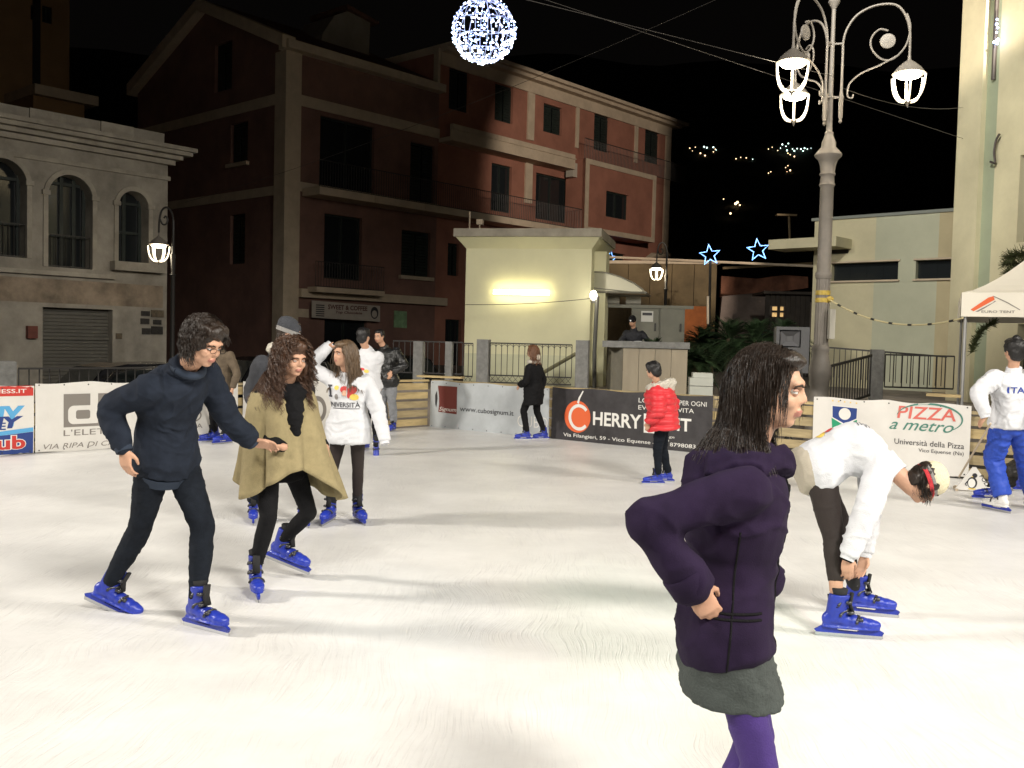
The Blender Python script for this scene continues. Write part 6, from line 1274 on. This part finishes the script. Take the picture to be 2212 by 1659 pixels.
# 3 man with beanie
P = person('tall man in charcoal jacket and slouchy grey beanie behind the curly haired woman', 1.80, at(598, 898, 8.75), at(602, 778, 8.7), at(626, 722, 8.62), 130, [(gnd(547, 1126), 165, 0, dirv(150)), (gnd(655, 1132), 155, 0, dirv(150))],
    [(at(560, 900, 8.5), (-.5, .5, 0), Z1, (1, 0, 0), True), (at(652, 905, 8.75), (.5, .5, 0), Z1, (-1, 0, 0), True)], hyaw=80, hpitch=-5, vox=.0115,
    coat=dict(m=m_greyj, inf=.035, sr=(.080, .066, .056), fold=.012), legs=dict(m=m_jean, r=(.100, .07, .055), fold=.010))
cap_hair(P, h_dk, .004, -.004, 40, .011); beanie(P, m_beanie, ((-.002, .034, m_greyk),), slouch=.05)
g = G(); c = P['nb'].lerp(P['hb'], .5); g.tube([c + P['Rc'] * .10 * math.cos(a) + P['fwc'] * .10 * math.sin(a) + V((0, 0, .02)) for a in [2 * math.pi * i / 16 for i in range(17)]], .045, 10); me = remesh(g, .011, 2, None, folds(.012, 30, 3.)); me.materials.append(m_furw); ob('scarf', me, P['t'])
# 4 woman in white hoodie
P = person('woman in long white printed hoodie with one hand behind her head', 1.63, at(754, 924, 8.55), at(756, 820, 8.55), at(742, 766, 8.45), 190, [(gnd(712, 1128), 188, 0, dirv(190)), (gnd(774, 1127), 155, 0, dirv(165))],
    [(at(706, 752, 8.72), (-1, .1, .15), (1, .1, .15), (.2, .4, 1), False), (at(829, 946, 8.38), (.9, .3, 0), (.05, 0, -1), (-1, 0, 0), True)], hyaw=228, hpitch=2, female=True, vox=.0095,
    coat=dict(m=m_whood, name='hoodie', inf=.046, drop=.09, sr=(.078, .068, .054), fold=.011, fr=8, slv=1.12, band=m_whood, hood=1), legs=dict(m=m_tight, r=(.082, .056, .042), fold=.002, name='tights', socks=((.72,), (.72,))), hcurl=.6, shrug=.01)
cp_ = lambda geo, m_, x, y, w, h, off=.004, nm='print': chest_print(P, geo, m_, x, y, w, h, off, 1, nm)
m_pk = M('print_black', (.05, .05, .06), .7); m_pr = M('print_red', (.6, .06, .06), .7); m_py = M('print_yellow', (.75, .55, .12), .7); m_psk = M('print_peach', (.7, .42, .3), .7)
cp_(text_geo('I', .02), m_pk, -.155, .045, .028, .10); cp_(poly_geo(rect(0, 0, 1, 1)), m_pk, -.170, .040, .058, .016); cp_(poly_geo(rect(0, 0, 1, 1)), m_pk, -.170, .134, .058, .016)
hp = [(.5 + .5 * math.sin(t) ** 3, .53 + (13 * math.cos(t) - 5 * math.cos(2 * t) - 2 * math.cos(3 * t) - math.cos(4 * t)) / 32) for t in [2 * math.pi * i / 30 for i in range(30)]]
cp_(poly_geo(hp), m_pr, -.03, .03, .145, .125, .0045, 'heart'); cp_(poly_geo(circ(.5, .5, .5)), m_py, -.088, .105, .045, .04); cp_(poly_geo(circ(.5, .5, .5)), m_py, .055, .02, .075, .055, .006); cp_(poly_geo(circ(.5, .5, .5)), m_psk, -.015, .055, .05, .05, .006); cp_(poly_geo(circ(.5, .5, .5)), m_greyk, -.085, .02, .035, .05)
cp_(text_geo('UNIVERSITÀ', .01), m_pk, -.165, -.045, .30, .055); cp_(poly_geo(rect(0, 0, 1, 1)), m_pk, -.11, -.058, .24, .006)
for sx in (-1, 1):
    T_ = P['coat_bvh']; pts = []
    for q in range(9):
        o_ = P['S'](.93 - q * .035) + P['Rc'] * sx * (.035 - .001 * q) + P['fwc'] * .6; h = T_.ray_cast(o_, -P['fwc'], 1.); 
        if h[0] is not None: pts.append(h[0] + P['fwc'] * .006)
    if len(pts) > 2: g = G(); g.tube(pts, .0035, 6); g.build('drawstring', m_whood, P['t'])
cap_hair(P, h_lt, .006, .002, 30, .008); hair_mass(P, h_lt, (((.072, -.03, -.09), (.022, .045, .10)), ((-.072, -.035, -.09), (.022, .04, .10)), ((0, -.085, -.07), (.07, .03, .12))), .006); strands(P, h_lt, 900, .36, curl=.35, cr=.010, r=.0025, lift=.15, freq=.5)
# 5 person behind the navy man
P = person('person in brown jacket and blue skates standing by the grey letter banner', 1.74, at(474, 832, 14.6), at(474, 762, 14.55), at(466, 722, 14.5), 200, [(gnd(458, 954), 235, 0, dirv(210)), (gnd(484, 958), 215, 0, dirv(200))],
    [(at(452, 842, 14.4), (-.7, .3, 0), Z1, (1, 0, 0), False), (at(502, 840, 14.4), (.9, .2, 0), Z1, (-1, 0, 0), False)], vox=.016, coat=dict(m=m_brownj, inf=.035, fold=.012), legs=dict(m=m_blk, r=(.095, .065, .05)))
cap_hair(P, h_dk, .006, .004, 30, .014)
# 6 white hoodie seen from the back
P = person('dark haired skater in white hoodie seen from behind, skate toe down', 1.74, at(792, 838, 13.9), at(796, 764, 13.9), at(786, 727, 13.8), 25, [(gnd(782, 972), 20, 0, dirv(20)), (at(812, 966, 13.95), 170, -62, dirv(40))],
    [(at(776, 846, 13.8), (-.8, -.3, 0), Z1, (1, 0, 0), True), (at(822, 842, 13.9), (.8, 0, 0), Z1, (-1, 0, 0), True)], vox=.015, coat=dict(m=m_whood, name='hoodie', inf=.05, fold=.014, hood=1), legs=dict(m=m_blk, r=(.095, .065, .05)))
cap_hair(P, h_bk, .006, .006, 30, .014); chest_print(P, poly_geo(circ(.5, .5, .5)), m_pr, -.05, -.02, .10, .04, side=-1); chest_print(P, poly_geo(circ(.5, .5, .5)), m_py, .04, -.05, .07, .05, side=-1)
# 7 man in leather jacket
P = person('short haired man in black leather jacket and pale grey jeans at the barrier', 1.79, at(836, 819, 17.15), at(834, 758, 17.2), at(819, 727, 17.1), 195, [(gnd(828, 928), 200, 0, dirv(200)), (gnd(849, 931), 190, 0, dirv(190))],
    [(at(817, 806, 17.0), (-1, .3, 0), (.2, 0, -1), (1, 0, 0), False), (at(846, 803, 16.95), (1, .2, 0), (-.35, -.1, -1), (0, 1, 0), False)], hyaw=205, hpitch=-8, vox=.0155, coat=dict(m=m_leath, inf=.04, sr=(.082, .07, .055), fold=.018, fr=12, slv=.95), legs=dict(m=m_gjean, r=(.10, .075, .058), fold=.012))
cap_hair(P, h_bk, .003, -.002, 30, .012)
# 8 woman in black coat
P = person('woman in long black coat with auburn hair touching the right barrier', 1.58, at(1153, 843, 16.45), at(1153, 790, 16.45), at(1150, 760, 16.42), 300, [(gnd(1171, 949), 250, 0, dirv(290)), (gnd(1133, 950), 262, 0, dirv(290))],
    [(at(1168, 846, 16.7), (.5, .5, 0), Z1, (0, -1, 0), True), (at(1124, 831, 16.45), (.2, -1, -.3), (-.6, .3, -.8), (0, .6, -.6), False)], hyaw=300, hpitch=5, female=True, vox=.014, coat=dict(m=m_blk, name='coat', inf=.04, drop=.20, flare=.05, fold=.012, sr=(.078, .066, .05)), legs=dict(m=m_blk, r=(.095, .065, .05)))
cap_hair(P, h_au, .006, .006, 30, .012); strands(P, h_au, 220, .24, curl=.4, r=.007)
g = G(); g.ell(P['hb'] - P['fwc'] * .09 + V((0, 0, -.02)), (.05, .05, .06)); g.tube([P['nb'] + P['Rc'] * .09 * math.cos(a) + P['fwc'] * .09 * math.sin(a) + V((0, 0, .07)) for a in [2 * math.pi * i / 14 for i in range(15)]], .035, 8); g.build('scarf', m_furw, P['t'], smooth=True)
# 9 child in red puffer
P = person('child in red quilted jacket with cream fur hood, skating left', 1.42, at(1432, 910, 11.5), at(1424, 842, 11.5), at(1410, 801, 11.45), 285, [(gnd(1436, 1041), 272, 0, dirv(280)), (gnd(1415, 1046), 265, 0, dirv(280))],
    [(at(1448, 905, 11.7), (.8, .5, 0), Z1, (0, -1, 0), True), (at(1402, 912, 11.35), (.5, -1, 0), (-.2, 0, -1), (0, .8, 0), False)], hyaw=308, hpitch=-12, female=True, vox=.011, coat=dict(m=m_redp, name='puffer_jacket', inf=.088, sr=(.118, .105, .080), disp=puffer(.024, .075), sm=3, slv=1.0, drop=.06, flare=.12), legs=dict(m=m_jean, r=(.095, .068, .055), fold=.008))
cap_hair(P, h_bk, .008, .012, 30, .011)
g = G(); c = P['nb'] + V((0, 0, .045)); g.tube([c + P['Rc'] * .13 * math.cos(a) + P['fwc'] * (.12 * math.sin(a) - .02) + V((0, 0, .02 * -math.sin(a))) for a in [2 * math.pi * i / 18 for i in range(19)]], .05, 10); g.ell(c - P['fwc'] * .12 + Z1 * .03, (.11, .06, .07), R=basis(P['fwc'])); me = remesh(g, .010, 2, None, folds(.016, 40, 1.)); me.materials.append(m_furw); ob('fur_hood', me, P['t'])
# 10 girl in purple coat, nearest
X_ = at(1548, 1500, 2.78).x
P = person('girl in dark purple coat and purple tights gliding past close to the camera', 1.64, at(1566, 1335, 2.80), at(1598, 1012, 2.75), at(1668, 842, 2.72), 98, [(V((X_ - .02, 2.68, 0)), 92, 0, dirv(92)), (V((X_ + .05, 2.92, 0)), 88, 0, dirv(92))],
    [(at(1500, 1272, 2.60), (-1, -.15, .1), (.8, .1, -.5), (0, 1, 0), True), (at(1665, 1262, 2.98), (-.1, .6, -1), (.3, -.2, -.9), (0, -1, 0), True)], hyaw=116, hpitch=-6, female=True, vox=.0075,
    coat=dict(m=m_purp, name='coat', inf=.028, drop=.04, flare=-.12, shift=V((0, 0, 0)), hood=1, sr=(.076, .064, .054), fold=.016, fr=6.5, cuff=1), legs=dict(m=m_ptight, r=(.076, .056, .044), fold=.003, name='tights'))
g = G(); Rp, fp = P['Rp'], P['fwp']; pv = P['S'](0)
lx = (P['hips'][0].lerp(P['knees'][0], .6) + P['hips'][1].lerp(P['knees'][1], .6)) / 2; lx.z = 0; pz = V((pv.x, pv.y, 0)); g.loft([(pv + (lx - pz) * q * .35 + Z1 * z, Rp * a, fp * b_) for z, a, b_, q in ((.0, .15, .12, 0), (.10, .160, .130, .3), (.17, .160, .138, .7), (.225, .160, .142, 1))], 28); me = remesh(g, .009, 3, None, folds(.008, 10, 4.)); me.materials.append(m_gskirt); ob('skirt', me, P['t'])
cap_hair(P, h_dk, .005, .0, 24, .006); hair_mass(P, h_dk, (((.07, -.035, -.06), (.02, .045, .07)), ((-.07, -.035, -.06), (.02, .045, .07)), ((0, -.085, -.05), (.07, .035, .10))), .006, vox=.006); strands(P, h_dk, 3400, .23, curl=.25, cr=.010, r=.0013, lift=.14, freq=.6)
g = G(); c = P['nb'] + V((.01, 0, .028)); g.tube([c + P['Rc'] * .095 * math.cos(a) + P['fwc'] * .095 * math.sin(a) + V((0, 0, .012 * math.sin(2 * a))) for a in [2 * math.pi * i / 24 for i in range(25)]], .042, 12); me = remesh(g, .007, 3, None, folds(.012, 16, 2.)); me.materials.append(m_purp); ob('collar', me, P['t'])
for i in (0, 1):
    e_ = P['elb'][i].lerp(P['wr'][i], .96); d = (P['wr'][i] - P['elb'][i]).normalized(); g = G(); g.tube([e_ - d * .055, e_ - d * .05, e_ + d * .01, e_ + d * .016], [.060, .064, .063, .058], 22); g.build('cuff', m_purp, P['t'], smooth=True)
    if i: continue
    g = G(); hand_parts(g, e_ + d * .01, d, V((0, 1 if i == 0 else -1, 0)), .9, .9, 1 if i == 0 else -1); me = remesh(g, .0055, 2); me.materials.append(m_skin); ob('hand', me, P['t'])
T_ = P['coat_bvh']
def seam(pts, w=.0035):
    Q = []
    for o_, d_ in pts:
        h = T_.ray_cast(o_, d_, 1.2)
        if h[0] is not None: Q.append(h[0] - d_ * .001)
    if len(Q) > 2: g = G(); g.tube(Q, w, 6); g.build('seam', m_blk, P['t'])
Rn = P['Rc']; S_p = P['S']
seam([(S_p(k / 30) + Rn * .9 + P['fwc'] * .0, -Rn) for k in range(-6, 22)], .003)
for dk in (.18, .145): seam([(S_p(dk) + Rn * .9 + P['fwc'] * (-.10 + .014 * k), -Rn) for k in range(14)], .004)
seam([(S_p(k / 30) + P['fwc'] * .9 + Rn * .02, -P['fwc']) for k in range(-7, 30)], .004)
for k in range(5):
    h = T_.ray_cast(P['S'](.9 - k * .24) + P['fwc'] * .7, -P['fwc'], 1.)
    if h[0] is not None: g = G(); Q = P['fwc'].to_track_quat('Z', 'Y').to_matrix(); g.lathe([(.001, .006), (.011, .006), (.013, .003), (.013, -.002)], h[0], 14, R=Q); g.build('button', m_blk, P['t'])
# 11 woman bending to her skates
P = person('woman in white hoodie and cream beanie bending down to her blue skates', 1.74, at(1770, 1012, 5.92), at(1905, 992, 5.86), at(1998, 1046, 5.76), 90, [(gnd(1822, 1376), 100, 0, dirv(90)), (gnd(1862, 1328), 106, 0, dirv(90))],
    [(at(1830, 1206, 5.60), (-.2, -.7, -.3), (.10, .10, -1), (.1, 1, 0), False), (at(1868, 1200, 6.02), (.5, .5, 0), (-.25, -.15, -1), (-.7, -.5, 0), False)], hyaw=92, hpitch=-58, female=True, vox=.008,
    coat=dict(m=m_whood, name='hoodie', inf=.055, k0=-.26, sr=(.088, .072, .052), fold=.009, fr=7, slv=.93, band=m_whood), legs=dict(m=m_tight, r=(.098, .066, .046), fold=.004, end=.62, name='leggings', socks=((.80,), (.80,))), bend=.085, hcurl=.35)
S, Rp, fp = P['S'], P['Rp'], P['fwp']; g = G(); g.loft([(S(k), Rp * a, P['sp'].cross(Rp).normalized() * b_) for k, a, b_ in ((-.1, .19, .150), (-.26, .188, .150), (-.36, .165, .135))], 24); me = remesh(g, .009, 3, None, folds(.006, 10, 6.)); me.materials.append(m_beige); ob('shirt_hem', me, P['t'])
cap_hair(P, h_dk, .006, .0, 30, .008); strands(P, h_dk, 420, .11, curl=.3, r=.0022, zmax=-.05, zmin=-.7, lift=.03); beanie(P, m_cream, ((-.012, .014, m_redk), (.0145, .034, m_greyk)), slouch=-.0)
chest_print(P, poly_geo(circ(.5, .5, .5)), m_py, -.08, -.10, .13, .06, side=-1, k=.3); chest_print(P, poly_geo(hp), m_pr, -.04, -.06, .08, .07, .006, side=-1, k=.3)
for k in range(4): chest_print(P, poly_geo(rect(0, 0, 1, 1)), m_pk, -.12, .07 + k * .022, .20 - .02 * (k % 2), .006, side=-1, k=.5)
g = G(); e_ = P['elb'][0].lerp(P['wr'][0], .985); d = (P['wr'][0] - P['elb'][0]).normalized(); g.tube([e_ - d * .02, e_ + d * .022], [.034, .033], 16); g.build('wristband', m_blk, P['t'], smooth=True)
# 12 instructor in ITALIA suit
P = person('skater in white ITALIA jacket and royal blue track trousers, back turned', 1.80, at(2183, 912, 10.15), at(2186, 812, 10.15), at(2190, 758, 10.1), 352, [(gnd(2228, 1100), 10, 0, dirv(0)), (gnd(2156, 1104), 340, 0, dirv(350))][::1],
    [(at(2240, 900, 9.9), (.8, -.3, 0), Z1, (0, 1, 0), True), (at(2128, 898, 9.95), (-.9, -.3, 0), (-.3, .4, -.8), (1, 0, 0), False)], vox=.011, white_sk=True, coat=dict(m=m_whood, name='jacket', k0=-.12, inf=.048, sr=(.092, .080, .058), fold=.016, fr=8, band=m_whood, hood=0), legs=dict(m=m_blupant, r=(.118, .092, .088), fold=.014, end=1.0, name='track_trousers'))
cap_hair(P, h_bk, .006, .010, 30, .010); g = G(); g.ell(P['head'] + V((0, -.05, .125)), (.045, .045, .04)); me = remesh(g, .008, 1, None, folds(.006, 30, 1.)); me.materials.append(h_bk); ob('hair_bun', me, P['t'])
chest_print(P, text_geo('ITALIA', .02), M('print_navy', (.03, .06, .30), .6), -.15, .02, .34, .065, side=-1, k=.6)
g = G(); a_ = P['S'](-.02); g.loft([(P['S'](k), P['Rp'] * .20 * P['s'], P['fwp'] * .155 * P['s']) for k in (-.01, -.13)], 24); wb = g.build('waistband', M('white_waistband', (.72, .72, .74), .8), P['t'], smooth=True); P['coat_bvh'] = bvh_of(wb.data)
chest_print(P, text_geo('ITALIA', .03), m_blupant, -.14, -.046, .28, .044, side=-1, k=0)
g = G(); a_, b_ = at(2140, 915, 9.9), at(2072, 1030, 10.9); g.tube([a_, b_], .011, 7); g.build('push_rod', m_trim, P['t'])
# 13 steward
P = person('steward in dark uniform with reflective stripes standing behind the stone wall', 1.76, at(1370, 762, 23.2), at(1370, 717, 23.2), at(1366, 695, 23.1), 195, [(V((at(1362, 762, 23.2).x, 23.2, .6)), 195, 0, dirv(190)), (V((at(1378, 762, 23.2).x, 23.2, .6)), 190, 0, dirv(190))],
    [(at(1350, 752, 22.9), (-1, .1, 0), Z1, (1, 0, 0), True), (at(1388, 752, 22.9), (1, .1, 0), Z1, (-1, 0, 0), True)], hyaw=210, hpitch=-18, vox=.018, coat=dict(m=M('black_uniform', (.012, .013, .018), .7, bump=.2, bs=60), inf=.05, fold=.014), legs=dict(m=m_blk))
for o_ in [c_ for c_ in P['t'].children if c_.name.startswith('skate')]:
    for c_ in list(o_.children): bpy.data.objects.remove(c_)
    o_.data = SKM[0].copy(); o_.data.materials.clear(); o_.data.materials.append(m_blk); o_.name = 'shoe'; o_.matrix_basis = Matrix.Translation((0, 0, -.05)) @ o_.matrix_basis
m_refl = M('reflective_stripe', (.75, .76, .78), .3, emit=0); beanie(P, m_blk, None); cap_hair(P, h_bk, .003, -.004, 30, .016)
for x, w in ((-.19, .15), (.02, .17)): chest_print(P, poly_geo(rect(0, 0, 1, 1)), m_refl, x, -.03, w, .035, .008)
chest_print(P, poly_geo(rect(0, 0, 1, 1)), m_refl, .06, -.075, .08, .018, .008); g = G(); g.ell(P['head'] + P['HR'] @ V((0, .10, .055)), (.02, .01, .02)); g.build('cap_badge', m_refl, P['t'])
# ------------------------------------------------------------------ penguin sledge, spare skates, bag
t = thing('penguin_board', 'white triangular learner board with a penguin drawn on it', 'learner aid', tuple(gnd(2095, 1062)))
BO = Fac((gnd(2066, 1060).x, gnd(2066, 1060).y), (1, -.35)); w_ = .40; tri = [(-.02, .015), (w_, .015), (w_ * .52, .30), (w_ * .42, .30)]; g = G(); g.ext(tri, BO.P, BO.U, BO.Z, -BO.N, .03); g.build('board', m_pvc, t)
g = G(); g.bar(BO.p(0, .012, -.25), BO.p(w_, .012, -.25), .04); g.bar(BO.p(.0, .012, -.25), BO.p(.0, .012, .03), .03); g.bar(BO.p(w_, .012, -.25), BO.p(w_, .012, .03), .03); g.build('runner', m_trim, t)
def pg(geo, m_, nm='penguin_drawing', off=.003): decal(nm, geo, BO.P, BO.U, BO.Z, m_, t, None, BO.N, off)
pg(poly_geo(circ(.17, .11, .055, .07)), m_black); pg(poly_geo(circ(.165, .105, .040, .055)), m_white, off=.005); pg(poly_geo(circ(.195, .20, .028)), m_black, off=.004); pg(poly_geo([(.175, .19), (.15, .183), (.178, .178)]), m_py, off=.006); pg(poly_geo(circ(.15, .035, .022, .008)), m_py, off=.006); pg(poly_geo(circ(.19, .035, .022, .008)), m_py, off=.006); pg(stroke([(.12, .13), (.095, .09), (.11, .07)], .012), m_black, off=.006)
x_, y_ = text_geo('POLI', .01); ca, sa = math.cos(rad(-58)), math.sin(rad(-58)); pg(([(.245 + (p[0] * .14) * ca - (p[1] * .045) * sa, .195 + (p[0] * .14) * sa + (p[1] * .045) * ca) for p in x_], y_), m_black, 'lettering')
for k, (x, y, yw, lb) in enumerate(((2142, 1080, 275, 'blue hire skate lying beside the penguin board'), (2218, 1062, 100, 'blue hire skate on the ice at the right edge'))):
    t = thing('ice_skate', lb, 'skate', tuple(gnd(x, y)), 'spare blue skates by the barrier'); skate(t, gnd(x, y), yw)
g = G(); c = gnd(2193, 1052); g.ell(c + V((0, 0, .16)), (.20, .15, .17)); g.ell(c + V((.08, .02, .27)), (.12, .10, .10)); me = remesh(g, .014, 2, None, folds(.02, 14, 4.)); me.materials.append(M('black_bag', (.02, .018, .016), .5)); ob('black_bag', me, None, label='crumpled black bag on the ice between the blue track trousers', category='bag')
